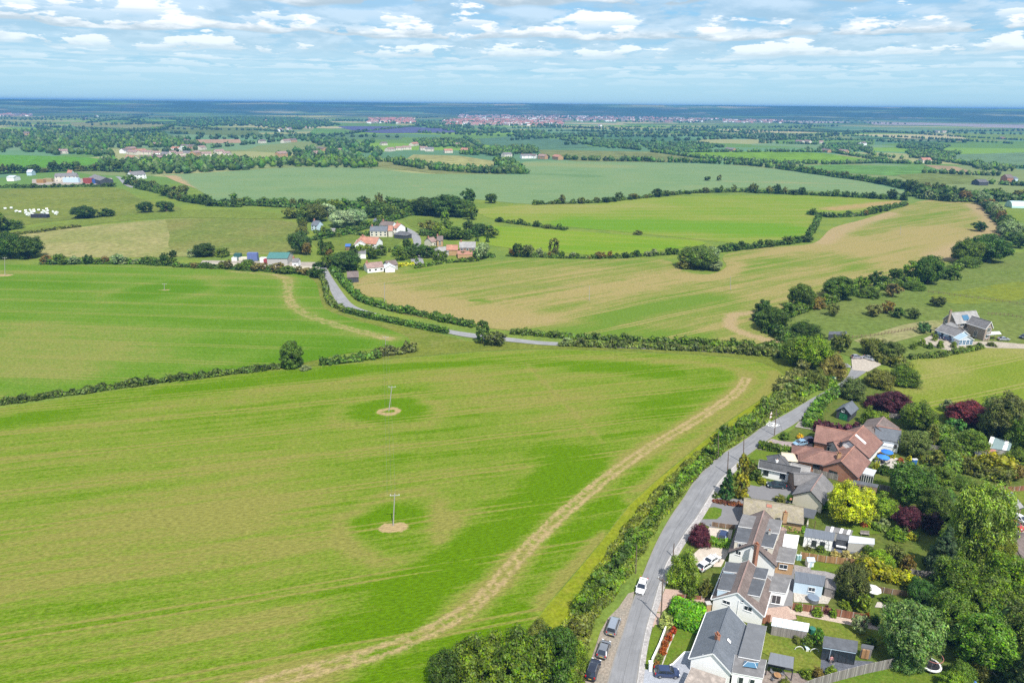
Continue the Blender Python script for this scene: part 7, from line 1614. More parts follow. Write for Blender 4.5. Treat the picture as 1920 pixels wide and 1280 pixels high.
mass('far_wood', [('poly', [(0, 262), (200, 258), (330, 262), (400, 275), (330, 276), (230, 280), (120, 285), (0, 286)], .7), ('poly', [(0, 245), (60, 248), (300, 252), (330, 262), (0, 262)], .4), ('line', [(170, 250), (260, 246), (300, 244), (330, 234)], 3), ('poly', [(60, 286), (210, 286), (215, 294), (100, 291)], .6)], 'dark wood filling the left middle distance', 32, (10, 18), (6, 12), col=(0.052, 0.098, 0.022))
mass('far_wood', [('poly', [(440, 222), (560, 222), (640, 235), (560, 244), (480, 238)], .4), ('poly', [(320, 224), (480, 220), (500, 236), (360, 238)], .3), ('poly', [(780, 228), (880, 240), (950, 242), (960, 252), (860, 250), (780, 238)], .3), ('poly', [(960, 248), (1020, 250), (1030, 260), (975, 258)], 1.0), ('poly', [(560, 262), (640, 262), (700, 268), (690, 280), (600, 276)], .35), ('poly', [(640, 274), (720, 285), (700, 300), (560, 300), (520, 290)], .5)], 'scattered dark woods before the distant estate', 33, (12, 20), (9, 13), col=(0.045, 0.095, 0.03))
mass('far_wood', [('poly', [(775, 264), (870, 262), (880, 278), (790, 276)], .8), ('poly', [(880, 280), (1000, 276), (1010, 288), (950, 294), (860, 290)], 1.0), ('line', [(1010, 297), (1100, 301), (1200, 303), (1320, 306), (1400, 310), (1460, 316)], 1.7), ('line', [(690, 302), (760, 305), (850, 318), (985, 326)], 1.6), ('line', [(740, 308), (800, 318), (900, 325), (985, 326)], 2.0), ('poly', [(925, 300), (960, 302), (985, 322), (940, 326)], 2.0)], 'trees around the centre village and above the wheat', 34, (8, 13), (6, 11), col=(0.055, 0.105, 0.025))
mass('far_hedges', [('line', [(1310, 298), (1440, 306), (1500, 312)], 1.5), ('line', [(1220, 285), (1320, 298), (1460, 308)], 1.6), ('line', [(1240, 286), (1440, 285), (1560, 286), (1660, 303)], 1.3), ('line', [(1470, 307), (1560, 308), (1640, 306), (1760, 308)], 1.8), ('line', [(1590, 270), (1640, 292), (1690, 298)], .8), ('poly', [(1700, 284), (1800, 288), (1780, 302), (1700, 296)], 1.3), ('line', [(1750, 300), (1830, 312), (1920, 316)], 1.6), ('line', [(1730, 324), (1810, 328), (1880, 330)], 1.2), ('poly', [(1820, 305), (1880, 312), (1900, 322), (1830, 318)], 1.2), ('line', [(1860, 345), (1900, 348), (1960, 350)], 2)], 'hedges and thickets on the right-hand plain', 35, (7, 12), (5, 9), col=(0.06, 0.11, 0.03))
mass('far_hedges', [('poly', [(1110, 264), (1180, 266), (1200, 275), (1150, 279), (1110, 274)], 1.2), ('poly', [(1200, 270), (1300, 268), (1360, 276), (1300, 284), (1220, 282)], .8), ('line', [(1050, 262), (1110, 272), (1200, 282)], 1.2), ('line', [(960, 254), (1100, 251)], 1.0), ('line', [(1190, 243), (1330, 246), (1480, 254)], .8), ('line', [(1320, 252), (1420, 262), (1560, 265)], .8), ('line', [(870, 258), (905, 278)], 2.0), ('line', [(960, 240), (1200, 239), (1400, 240)], .7), ('line', [(1420, 268), (1560, 272), (1640, 270)], 1.0), ('line', [(1480, 262), (1620, 264), (1760, 272)], .9), ('poly', [(1560, 272), (1620, 273), (1640, 284), (1500, 284)], .6), ('poly', [(1690, 268), (1780, 274), (1760, 284), (1680, 278)], .8), ('line', [(1500, 254), (1700, 258), (1900, 270)], .8), ('line', [(1640, 246), (1780, 256), (1960, 266)], .8), ('line', [(1440, 246), (1620, 250)], .7)], 'hedgerows and copses across the far right plain', 36, (7, 12), (4, 8), col=(0.05, 0.10, 0.035))
mass('far_wood', [('poly', [(692, 223), (775, 222), (778, 233), (690, 232)], .12), ('poly', [(830, 224), (1058, 227), (1055, 237), (835, 237)], .15), ('poly', [(850, 209), (1060, 212), (1350, 223), (1300, 232), (1000, 226)], .12)], 'trees scattered among the roofs of the distant town', 41, (8, 16), (6, 10), col=(0.045, 0.09, 0.03))
def random_belts():
 rng = np.random.default_rng(12); items = []
 for i in range(115):
  y = rng.uniform(203, 262); x = rng.uniform(-40, 1960); L = rng.uniform(30, 220) * (y - 190) / 50
  sl = rng.normal() * .012 * (1 if rng.random() < .7 else 4)
  if 600 - L < x < 860 + L and 230 < y < 256: continue
  if x > 1580 and 220 < y < 246: continue
  if 800 < x < 1400 and 204 < y < 238: continue
  items.append(('line', [(x - L, max(202, y - L * sl)), (x + L, max(202, y + L * sl))], .38 if y > 215 else .2))
 return items
mass('far_hedges', random_belts(), 'countless hedgerows and belts of trees fading towards the horizon', 37, (8, 17), (4, 10), col=(0.040, 0.080, 0.03), leaf=5, n=5)
# ------------------------------------------------------------------ vehicles
RUB = plain('tyre_rubber', (0.02, 0.02, 0.02), 0.85, var=0.05); RIM = plain('alloy', (0.45, 0.46, 0.48), 0.3, metal=0.8, var=0.02); CGL = glass('car_glass', (0.02, 0.025, 0.035), 0.04); LAMP = plain('lamp_lens', (0.7, 0.72, 0.75), 0.1, var=0.02); RED = plain('tail_lens', (0.45, 0.01, 0.01), 0.2, var=0.02); PLATE = plain('plate_yellow', (0.65, 0.50, 0.06), 0.5, var=0.02); TRIM = plain('black_trim', (0.02, 0.02, 0.022), 0.6, var=0.05)
KINDS_CAR = {   # stations: x, half width, belt z ; roof outline
 'hatch': dict(L=4.2, W=1.78, H=1.48, lo=.22, st=[(-2.1, .70, .62), (-2.0, .84, .88), (-1.2, .89, .95), (0, .89, .93), (1.0, .89, .92), (1.55, .86, .86), (2.0, .76, .68), (2.1, .60, .52)], roof=[(-1.95, .92), (-1.35, 1.44), (-.3, 1.48), (.35, 1.42), (1.15, .94)]),
 'suv': dict(L=4.5, W=1.86, H=1.66, lo=.26, st=[(-2.25, .76, .74), (-2.15, .90, 1.0), (-1.2, .93, 1.06), (0, .93, 1.04), (1.1, .93, 1.03), (1.75, .90, .98), (2.15, .82, .82), (2.25, .64, .58)], roof=[(-2.12, 1.03), (-1.7, 1.6), (-.3, 1.66), (.4, 1.6), (1.2, 1.05)]),
 'van': dict(L=4.6, W=1.86, H=1.84, lo=.24, st=[(-2.3, .80, .74), (-2.26, .91, 1.05), (-1.2, .93, 1.08), (0, .93, 1.06), (1.2, .93, 1.02), (1.85, .89, .92), (2.2, .80, .78), (2.3, .62, .55)], roof=[(-2.24, 1.06), (-2.08, 1.78), (-.2, 1.84), (.75, 1.76), (1.6, 1.0)]),
 'saloon': dict(L=4.6, W=1.82, H=1.43, lo=.2, st=[(-2.3, .68, .66), (-2.2, .84, .90), (-1.4, .90, .95), (0, .91, .91), (1.0, .91, .90), (1.75, .87, .83), (2.2, .76, .66), (2.3, .58, .50)], roof=[(-1.75, .95), (-.95, 1.38), (-.1, 1.43), (.4, 1.38), (1.2, .92)])}
_CAR = {}
def car_meshes(kind):
 if kind in _CAR: return _CAR[kind]
 K = KINDS_CAR[kind]; out = []
 b = MB(); rings = []
 for x, w, z in K['st']:
  rings.append([(x, -w * .92, K['lo']), (x, -w, K['lo'] + .22), (x, -w, z - .12), (x, -w * .93, z), (x, 0, z + .035), (x, w * .93, z), (x, w, z - .12), (x, w, K['lo'] + .22), (x, w * .92, K['lo'])])
 n = 9; vs = [v for r in rings for v in r]; fs = []
 for i in range(len(rings) - 1):
  for k in range(n): a = i * n + k; c = i * n + (k + 1) % n; fs.append((a, c, c + n, a + n))
 fs += [tuple(range(n)), tuple(range(len(vs) - 1, len(vs) - n - 1, -1))]; b.add(vs, fs)
 R = K['roof']; wb = K['W'] / 2 * .93; wt = K['W'] / 2 * .74
 def gp(i, s, k=1.0):
  x, z = R[i]; t = (z - R[0][1]) / (K['H'] - R[0][1]); t = max(0, min(1, t)); return Vector((x, s * (wb + (wt - wb) * t) * k, z))
 # roof skin and pillars belong to the body
 for i in (1, 2): b.slab([gp(i, -1), gp(i + 1, -1), gp(i + 1, 1), gp(i, 1)], .06)
 for s in (-1, 1):
  b.bar(gp(0, s), gp(1, s), .11, .07); b.bar(gp(4, s), gp(3, s), .08, .06)
  m = gp(2, s); b.bar(Vector((m.x + .05, s * wb, R[0][1])), Vector((m.x + .0, m.y, m.z - .03)), .08, .05)
 out.append(('body', b, 'PAINT', None))
 def q(nm, pts, m=CGL, lab=None):
  g = MB(); g.slab(pts, .03); out.append((nm, g, m, lab))
 q('windscreen', [gp(4, -1, .95), gp(4, 1, .95), gp(3, 1, .95) - Vector((0, 0, .03)), gp(3, -1, .95) - Vector((0, 0, .03))])
 q('rear_window', [gp(0, 1, .93), gp(0, -1, .93), gp(1, -1, .93) - Vector((0, 0, .03)), gp(1, 1, .93) - Vector((0, 0, .03))])
 for s in (-1, 1):
  g = MB(); pts = [gp(0, s, .985), gp(1, s, .985), gp(2, s, .985), gp(3, s, .985), gp(4, s, .985)]
  inn = [p - Vector((0, s * .04, 0)) for p in pts]; g.add(pts + inn, [tuple(range(5)), tuple(range(9, 4, -1))]); out.append(('side_window', g, CGL, None))
 for x in (-K['L'] * .30, K['L'] * .31):
  for s in (-1, 1):
   y = s * (K['W'] / 2 - .10); g = MB(); g.tube((x, y - .1, .33), (x, y + .1, .33), .33, n=16); out.append(('wheel', g, RUB, ('rim', x, y + s * .105)))
 for s in (-1, 1):
  g = MB(); g.box((K['L'] / 2 - .13, s * K['W'] * .36, .66 if kind != 'suv' else .8), (.16, .34, .15)); out.append(('headlight', g, LAMP, None))
  g = MB(); g.box((-K['L'] / 2 + .07, s * K['W'] * .40, .86 if kind != 'suv' else .98), (.16, .2, .3)); out.append(('tail_light', g, RED, None))
  g = MB(); g.box((R[4][0] - .25, s * (K['W'] / 2 + .05), R[4][1] + .08), (.14, .2, .13)); out.append(('mirror', g, 'PAINT', None))
 g = MB(); g.box((-K['L'] / 2 - .0, 0, .62), (.04, .52, .12)); out.append(('number_plate', g, PLATE, None))
 g = MB(); g.box((K['L'] / 2 - .02, 0, .42), (.1, 1.1, .22)); out.append(('grille', g, TRIM, None))
 g = MB(); g.box((-K['L'] / 2 + .02, 0, .36), (.12, 1.4, .18)); out.append(('bumper', g, TRIM, None))
 if kind in ('suv', 'van'):
  for s in (-1, 1): g = MB(); g.bar((R[1][0] + .15, s * wt * .93, K['H'] + .02), (R[3][0] - .1, s * wt * .93, K['H']), .05, .05); out.append(('roof_rail', g, RIM, None))
 res = []
 for nm, mb, m, ex in out:
  me = bpy.data.meshes.new(nm); me.from_pydata([tuple(v) for v in mb.v], [], mb.f); me.update()
  if m != 'PAINT': me.materials.append(m)
  rim = None
  if isinstance(ex, tuple): g = MB(); g.tube((ex[1], ex[2] - .02, .33), (ex[1], ex[2] + .02, .33), .21, n=10); rim = bpy.data.meshes.new('rim'); rim.from_pydata([tuple(v) for v in g.v], [], g.f); rim.materials.append(RIM); rim.update()
  res.append((nm, me, m, rim))
 _CAR[kind] = res; return res
def car(px, ahead, kind, col, label, cat='car', z=0.08, metal=.3, name='parked_car', sc=1.0):
 p = P(*px); q = P(*ahead); p.z = z; a = math.atan2(q.y - p.y, q.x - p.x); r = empty(name, p, label, cat, None, a); r.scale = (sc, sc, sc)
 pm = paint('paint_%02d%02d%02d' % tuple(int(c * 99) for c in col), col, metal=metal)
 for nm, me, m, rim in car_meshes(kind):
  o = bpy.data.objects.new(nm, me); COL.objects.link(o); o.parent = r
  if m == 'PAINT':
   if len(me.materials) == 0: me.materials.append(pm)
   o.material_slots[0].link = 'OBJECT'; o.material_slots[0].material = pm
  if rim: w = bpy.data.objects.new('rim', rim); COL.objects.link(w); w.parent = o
 return r
car((1203, 1103), (1197, 1122), 'saloon', (0.75, 0.75, 0.75), 'white saloon driving towards us on the lane', metal=0, name='car')
car((1150, 1178), (1159, 1152), 'van', (0.50, 0.53, 0.57), 'silver people carrier, furthest of three parked in the layby', 'people carrier', metal=.7)
car((1132, 1221), (1139, 1200), 'hatch', (0.30, 0.31, 0.33), 'grey hatchback in the middle of the layby line', metal=.6)
car((1112, 1260), (1120, 1237), 'suv', (0.025, 0.03, 0.05), 'black estate with roof rails, nearest in the layby')
car((1250, 1265), (1276, 1266), 'hatch', (0.035, 0.055, 0.13), 'navy blue hatchback on the grey driveway')
car((1355, 1008), (1358, 996), 'hatch', (0.03, 0.05, 0.13), 'dark blue hatchback on the upper gravel yard')
car((1334, 1054), (1350, 1044), 'saloon', (0.75, 0.75, 0.75), 'white car parked on the gravel yard by the clipped hedge', metal=0)
car((1322, 1064), (1338, 1054), 'hatch', (0.72, 0.72, 0.72), 'second white car, nearer the big shrub', metal=0)
car((1455, 913), (1440, 912), 'saloon', (0.02, 0.045, 0.055), 'dark green estate in front of the white bungalow')
car((1500, 834), (1486, 836), 'hatch', (0.28, 0.45, 0.60), 'light blue hatchback on the paved drive')
car((1516, 828), (1502, 828), 'saloon', (0.05, 0.03, 0.09), 'dark purple car behind the light blue one')
car((1606, 672), (1618, 672), 'hatch', (0.35, 0.33, 0.38), 'mauve-grey car at the left of the car park')
car((1628, 674), (1640, 678), 'saloon', (0.60, 0.63, 0.66), 'silver car at the right of the car park', metal=.6)
car((1757, 633), (1768, 637), 'hatch', (0.03, 0.04, 0.08), 'dark car left of the farmhouse blue wing')
car((1781, 639), (1793, 641), 'suv', (0.03, 0.05, 0.12), 'dark blue car beside the farmhouse blue wing')
car((1881, 638), (1893, 638), 'saloon', (0.55, 0.55, 0.62), 'silver car right of the farmhouse carport', metal=.6)
car((1920, 634), (1908, 636), 'suv', (0.04, 0.05, 0.06), 'dark car at the right edge beyond the farmhouse')
car((1862, 990), (1868, 1002), 'saloon', (0.02, 0.02, 0.03), 'black car beside the willow in the parking court')
car((1898, 987), (1912, 994), 'saloon', (0.50, 0.02, 0.04), 'bright red car in the parking court', metal=.1)
car((1911, 977), (1924, 984), 'hatch', (0.72, 0.72, 0.74), 'white car behind the red one', metal=0)
car((1897, 1006), (1912, 1004), 'saloon', (0.02, 0.03, 0.05), 'dark car nearest the corner garage')
# ------------------------------------------------------------------ poles and signs
POLEM = plain('pole_wood', (0.16, 0.115, 0.085), 0.9, var=.25, scale=3); POLEG = plain('weathered_pole', (0.36, 0.34, 0.31), 0.9, var=.2, scale=3)
def pole(base, top, label, cross=True, wood=None, stay=None, ang=0.4, cat='utility pole', r=.15):
 p = P(*base); h = height_for(p, top[1]); tx, ty = top
 m = P(tx, ty, h); tip = Vector((m.x, m.y if abs(m.y - p.y) < 3 else p.y, h)) if abs(m.x - p.x) < 2.5 else Vector((p.x, p.y, h)); tip.y = p.y
 wood = wood or POLEM; o = empty('utility_pole', p, label, cat); k = MB(); k.tube((p.x, p.y, -.3), tip, r, r * .65, 8); part(k, 'shaft', wood, o)
 d = Vector((math.cos(ang), math.sin(ang), 0))
 if cross:
  k = MB(); c = tip - Vector((0, 0, .45)); k.bar(c - d * 1.1, c + d * 1.1, .12, .12); part(k, 'crossarm', wood, o)
  for s in (-.95, 0, .95): k = MB(); q = c + d * s + Vector((0, 0, .06)); k.tube(q, q + Vector((0, 0, .28)), .06, .045, 6); part(k, 'insulator', UPVC, o)
 if stay: k = MB(); k.tube(tip - Vector((0, 0, .6)), P(*stay), .035, n=5); part(k, 'stay_wire', LEAD, o)
 return o, tip
pole((1239, 1164), (1243, 1084), 'tall wooden pole beside the pink driveway', ang=-.75)
pole((1262, 1044), (1264, 1018), 'pole rising behind the big lane-corner shrub', cross=False)
pole((1192, 1074), (1194, 1021), 'pole standing in the dark scrub hedge', cross=False, r=.12)
pole((1347, 858), (1347, 812), 'thin pole in the hedge opposite the conifers', cross=False, r=.12)
pole((1364, 888), (1366, 846), 'pole beside the lane just before the dark conifer', cross=False)
pole((1394, 868), (1395, 818), 'pole behind the golden-green conifer', cross=False)
pole((1452, 816), (1456, 766), 'wooden pole with a stay beside the painted road letters', cross=False, stay=(1468, 812))
pole((737, 985), (740, 925), 'grey pole with crossarm on a bare mound, nearest in the crop', wood=POLEG, ang=.1)
pole((729, 770), (735, 723), 'slightly leaning grey pole on a mound in the middle of the crop', wood=POLEG, ang=.1)
pole((723, 650), (723, 630), 'grey pole at the end of the reddish-green hedge', wood=POLEG, ang=.1, r=.1)
pole((308, 544), (308, 531), 'grey pole in the left green crop', wood=POLEG, ang=.1)
pole((9, 516), (9, 482), 'pole near the left edge of the left crop', wood=POLEG, ang=.1)
pole((721, 566), (721, 530), 'pole in the left corner of the tan crop', wood=POLEG, cross=False)
pole((1105, 563), (1105, 536), 'pole in the middle of the tan crop', wood=POLEG, cross=False)
pole((1370, 544), (1370, 518), 'pole right of the copse in the tan crop', wood=POLEG, cross=False)
pole((1688, 440), (1689, 423), 'pole on a pale base far up the tan crop', wood=POLEG, cross=False)
pole((614, 548), (614, 532), 'short pole in the hedge of the steep lane', wood=POLEG, cross=False, r=.1)
TIPS = {}
def wires(a, b, label):
 a, b = [Vector((v[0], v[1], v[2] - .2)) for v in (a, b)]; d = (b - a).normalized(); n = Vector((-d.y, d.x, 0)); r = empty('overhead_line', a, label, 'wire')
 for s in (-.9, 0, .9):
  k = MB(); pts = [a.lerp(b, i / 8) + n * s - Vector((0, 0, 4 * .9 * (i / 8) * (1 - i / 8))) for i in range(9)]
  for p, q in zip(pts, pts[1:]): k.tube(p, q, .012, n=3, caps=False)
  part(k, 'wire', LEAD, r)
def tp(base, top): p = P(*base); return (p.x, p.y, height_for(p, top))
for (b0, t0), (b1, t1), l in ((((1239, 1164), 1084), ((1262, 1044), 1018), 'sagging wires over the pink driveway and big shrub'), (((1262, 1044), 1018), ((1364, 888), 846), 'sagging wires along the lane between shrub and conifer'), (((1394, 868), 818), ((1452, 816), 766), 'sagging wires along the lane up to the stayed pole'), (((737, 985), 925), ((729, 770), 723), 'wires between the two poles standing on bare mounds'), (((729, 770), 723), ((723, 650), 630), 'wires from the leaning pole to the hedge-end pole'), (((721, 566), 530), ((1105, 563), 536), 'wires crossing the tan crop')): wires(tp(b0, t0), tp(b1, t1), l)
def signpost():
 p = P(1442, 800); o = empty('warning_sign', p, 'pair of white triangular warning signs on one post in the hedge', 'road sign'); k = MB(); k.tube(p, p + Vector((0, 0, 4.6)), .05, n=6); part(k, 'post', LEAD, o)
 f = Vector((math.sin(.5), -math.cos(.5), 0)); t = Vector((math.cos(.5), math.sin(.5), 0))
 for z in (3.0, 4.1):
  k = MB(); c = p + f * .08 + Vector((0, 0, z)); pts = [c - t * .55, c + t * .55, c + Vector((0, 0, .95))]; k.add(pts + [v - f * .03 for v in pts], [(0, 1, 2), (5, 4, 3), (0, 3, 4, 1), (1, 4, 5, 2), (2, 5, 3, 0)]); pl = part(k, 'sign_plate', UPVC, o)
  k = MB(); q = [v + f * .01 for v in pts]
  for i in range(3): k.bar(q[i], q[(i + 1) % 3], .02, .04)
  e = part(k, 'red_border', RED, o)
 p = P(1563, 716); o = empty('information_board', p, 'small green board with pale panel beside the lane bend', 'sign'); k = MB(); k.box((p.x, p.y, 1.5), (2.2, .08, 1.2), .5); part(k, 'board', plain('board_green', (0.03, 0.12, 0.09), .5), o); k = MB(); k.box((p.x + .3, p.y - .09, 1.35), (1.2, .04, .7), .5); part(k, 'panel', UPVC, o)
 for s in (-.9, .9): k = MB(); k.bar((p.x + s * .87, p.y + s * .47, 0), (p.x + s * .87, p.y + s * .47, 1.2), .1); part(k, 'post', LEAD, o)
 p = P(1425, 832); o = empty('wheelie_bin', p, 'dark wheelie bin standing at the lane edge by the paved drive', 'bin'); k = MB(); k.box((p.x, p.y, .5), (.5, .6, .95)); part(k, 'body', TRIM, o); k = MB(); k.box((p.x, p.y, 1.02), (.56, .68, .08)); part(k, 'lid', TRIM, o)
signpost()
# ------------------------------------------------------------------ fences: every panel and post a part
def fence(pts, label, m=TIMB, h=1.8, pw=1.83, post=CONC, ph=.12, closed=True):
 w = [P(*q) for q in pts]; r = empty('panel_fence', w[0], label, 'fence'); r0 = w[0]
 for a, b in zip(w, w[1:]):
  L = (b - a).length; n = max(1, round(L / pw)); d = (b - a).normalized(); rz = math.atan2(d.y, d.x); s = L / n
  key = ('panel', round(s, 1), h, m.name); 
  if key not in _PM:
   k = MB(); k.box((0, 0, h / 2 + .03), (s - .12, .04, h)); k.box((0, 0, h + .05), (s - .12, .08, .05)); me_ = k.build('fence_panel', m); _PM[key] = me_.data; bpy.data.objects.remove(me_)
   k = MB(); k.box((0, 0, (h + ph) / 2), (.1, .1, h + ph)); me_ = k.build('fence_post', post); _PM[('post', h, post.name)] = me_.data; bpy.data.objects.remove(me_)
  pk = ('post', h, post.name)
  if pk not in _PM: k = MB(); k.box((0, 0, (h + ph) / 2), (.1, .1, h + ph)); me_ = k.build('fence_post', post); _PM[pk] = me_.data; bpy.data.objects.remove(me_)
  for i in range(n):
   o = bpy.data.objects.new('fence_panel', _PM[key]); COL.objects.link(o); o.parent = r; o.location = a + d * (s * (i + .5)) - r0; o.rotation_euler = (0, 0, rz)
   o = bpy.data.objects.new('fence_post', _PM[pk]); COL.objects.link(o); o.parent = r; o.location = a + d * (s * i) - r0; o.rotation_euler = (0, 0, rz)
 o = bpy.data.objects.new('fence_post', _PM[pk]); COL.objects.link(o); o.parent = r; o.location = w[-1] - r0
_PM = {}
fence([(1500, 1300), (1524, 1290), (1570, 1276), (1620, 1263), (1672, 1252)], 'weathered grey timber fence curving across the bottom gardens', h=2.0)
fence([(1484, 1142), (1540, 1150), (1576, 1156), (1620, 1164)], 'dark red-brown fence behind the round bushes of the pink path', m=TIMBR, h=1.5)
fence([(1500, 1046), (1548, 1054), (1586, 1058), (1622, 1064)], 'golden-brown fence with pale concrete posts below the garden studio', m=TIMBO, h=1.5)
fence([(1524, 889), (1560, 898), (1600, 908)], 'dark grey panel fence in front of the red brick bungalow', m=TIMB, h=1.6)
fence([(1866, 1252), (1880, 1272), (1902, 1305)], 'grey timber fence running down the bottom right corner', h=2.0)
fence([(1738, 842), (1765, 848), (1785, 856)], 'short dark fence beside the garden glade', m=TIMB, h=1.6)
fence([(1664, 782), (1694, 786)], 'pale short fence under the upper purple trees', m=TIMB, h=1.4)
fence([(1334, 986), (1360, 990), (1378, 992)], 'low brown fence between tarmac forecourt and gravel yard', m=TIMBB, h=1.1)
fence([(1640, 1108), (1672, 1114), (1700, 1118)], 'low brown fence behind the white parasol', m=TIMBB, h=1.2)
fence([(1706, 1078), (1750, 1084)], 'grey trellis fence at the end of the golden hedge', m=TIMB, h=1.4)
fence([(1864, 920), (1900, 922), (1930, 918)], 'reddish fence at the right edge above the brick garage', m=TIMBR, h=1.4)
fence([(1752, 1212), (1784, 1196)], 'leaning pale fence panel behind the trampoline', m=TIMB, h=1.5)
fence([(1648, 918), (1668, 922)], 'short grey fence at the end of the long brown shed', m=TIMB, h=1.5)
fence([(1268, 1120), (1315, 1124)], 'low dark red fence under the big lane-corner shrub', m=TIMBR, h=.8)
def rails(pts, label, n, h=1.2):
 w = poly_along([P(*q) for q in pts], 1e9); L = sum((b - a).length for a, b in zip(w, w[1:])); r = empty('post_and_rail_fence', w[0], label, 'fence'); st = L / n; pos = []
 line = poly_along([P(*q) for q in pts], st)
 for p in line: k = MB(); k.box((p.x, p.y, h / 2), (.16, .16, h)); part(k, 'fence_post', TIMBB, r)
 for a, b in zip(line, line[1:]):
  for z in (.5, 1.0): k = MB(); k.bar((a.x, a.y, z), (b.x, b.y, z), .05, .1); part(k, 'rail', TIMBB, r)
rails([(1598, 634), (1640, 630), (1690, 622), (1718, 616)], 'post and rail fence across the worn paddock track', 18)
rails([(1852, 590), (1890, 592), (1930, 600)], 'post and rail fence behind the stone farmhouse', 10)
rails([(1740, 548), (1800, 556), (1880, 566), (1920, 572)], 'thin pale fence line over the upper paddock', 16, 1.0)
def wall_strip(pts, h, th, m, name, label, cat='wall'):
 w = [P(*q) for q in pts]; k = MB()
 for a, b in zip(w, w[1:]): k.bar((a.x, a.y, h / 2), (b.x, b.y, h / 2), th, h)
 tag(k.build(name, m, loc=w[0]), label, cat)
wall_strip([(1251, 1172), (1236, 1212), (1222, 1242)], .9, .22, WHITE, 'garden_wall', 'low white wall along the red flower border')
wall_strip([(1268, 1180), (1254, 1212), (1240, 1250)], .12, .2, STONE, 'border_edging', 'pale edging strip between border and front lawn', 'edging')
wall_strip([(1300, 1222), (1284, 1222), (1262, 1244), (1240, 1256)], .1, .25, WHITE, 'drive_edging', 'white curved edging of the grey driveway', 'edging')
def pillar(px, h, w, label):
 p = P(*px); r = empty('gate_pillar', p, label, 'gate pillar'); k = MB(); k.box((p.x, p.y, h / 2), (w, w, h)); part(k, 'shaft', WHITE, r); k = MB(); k.box((p.x, p.y, h + .05), (w + .16, w + .16, .1)); part(k, 'cap', UPVC, r)
pillar((1219, 1256), 1.7, .55, 'square white gate pillar at the mouth of the grey driveway')
# ------------------------------------------------------------------ garden things
def parasol(px, col, r_, h, label, closed=False):
 p = P(*px); o = empty('parasol', p, label, 'parasol'); k = MB(); k.tube(p, p + Vector((0, 0, h)), .03, n=6); part(k, 'pole', TRIM, o); k = MB(); k.tube(p, p + Vector((0, 0, .1)), .3, n=10); part(k, 'base', LEAD, o)
 m = plain('canvas_%d' % int(sum(c * (i + 1) for i, c in enumerate(col)) * 100), col, .8, var=.05); k = MB(); n = 8; R = r_ if not closed else .22; z0 = h - (.5 if not closed else 1.6)
 top = p + Vector((0, 0, h + .05)); rim = [p + Vector((math.cos(i / n * 6.283) * R, math.sin(i / n * 6.283) * R, z0)) for i in range(n)]; low = [v - Vector((0, 0, .14)) for v in rim]
 k.add([top] + rim + low, [(0, 1 + i, 1 + (i + 1) % n) for i in range(n)] + [(1 + i, 9 + i, 9 + (i + 1) % n, 1 + (i + 1) % n) for i in range(n)]); part(k, 'canopy', m, o)
parasol((1661, 858), (0.03, 0.16, 0.55), 1.6, 2.4, 'upper blue parasol on the terrace'); parasol((1654, 868), (0.04, 0.20, 0.62), 1.6, 2.4, 'lower blue parasol on the terrace')
parasol((1634, 1118), (0.8, 0.8, 0.78), 1.5, 2.3, 'open white parasol below the golden hedge'); parasol((1562, 1244), (0.04, 0.04, 0.045), 1.4, 2.3, 'folded dark parasol on the grey deck', True); parasol((1513, 986), (0.75, 0.72, 0.66), 1.2, 2.2, 'folded white parasol at the end of the mossy roof', True)
def table_set(px, label, rr=.6, m=None, nch=4, seatm=None):
 p = P(*px); o = empty('garden_table', p, label, 'table'); k = MB(); k.tube(p + Vector((0, 0, .7)), p + Vector((0, 0, .74)), rr, n=16); part(k, 'tabletop', m or LIGHTG, o)
 k = MB(); k.tube(p, p + Vector((0, 0, .7)), .05, n=6); part(k, 'leg', TRIM, o)
 for i in range(nch):
  a = i / nch * 6.283 + .5; c = p + Vector((math.cos(a), math.sin(a), 0)) * (rr + .55); ch = empty('garden_chair', c, 'garden chair, %s round the %s' % (ordinal(i), label), 'chair', 'chairs round the ' + label); rz = a
  k = MB(); k.box((c.x, c.y, .43), (.45, .45, .05), rz); part(k, 'seat', seatm or TRIM, ch); q = c + Vector((math.cos(a), math.sin(a), 0)) * .22; k = MB(); k.box((q.x, q.y, .68), (.05, .45, .5), rz); part(k, 'backrest', seatm or TRIM, ch)
  for sx in (-1, 1):
   for sy in (-1, 1): v = c + Matrix.Rotation(rz, 3, 'Z') @ Vector((sx * .19, sy * .19, 0)); k = MB(); k.bar(v, v + Vector((0, 0, .41)), .035); part(k, 'leg', TRIM, ch)
table_set((1658, 866), 'round table under the blue parasols', m=TIMBB); table_set((1457, 1271), 'orange-brown table in front of the gazebo', .6, TIMBO, 4, LEAD); table_set((1604, 1027), 'dark table on the white garden mat', .5, TRIM, 4)
def simple(name, px, parts, label, cat, z=0.0):
 """parts: (name, builder(mb, p), material)"""
 p = P(*px); p.z = z; o = empty(name, p, label, cat)
 for nm, fn, m in parts: k = MB(); fn(k, p); part(k, nm, m, o)
 return o
k = MB(); q = [P(*v) for v in ((1596, 1019), (1616, 1021), (1614, 1035), (1593, 1033))]; k.prism([(v.x, v.y) for v in q], .05, .12); tag(k.build('garden_mat', UPVC, loc=q[0]), 'white square mat under the dark garden table', 'mat')
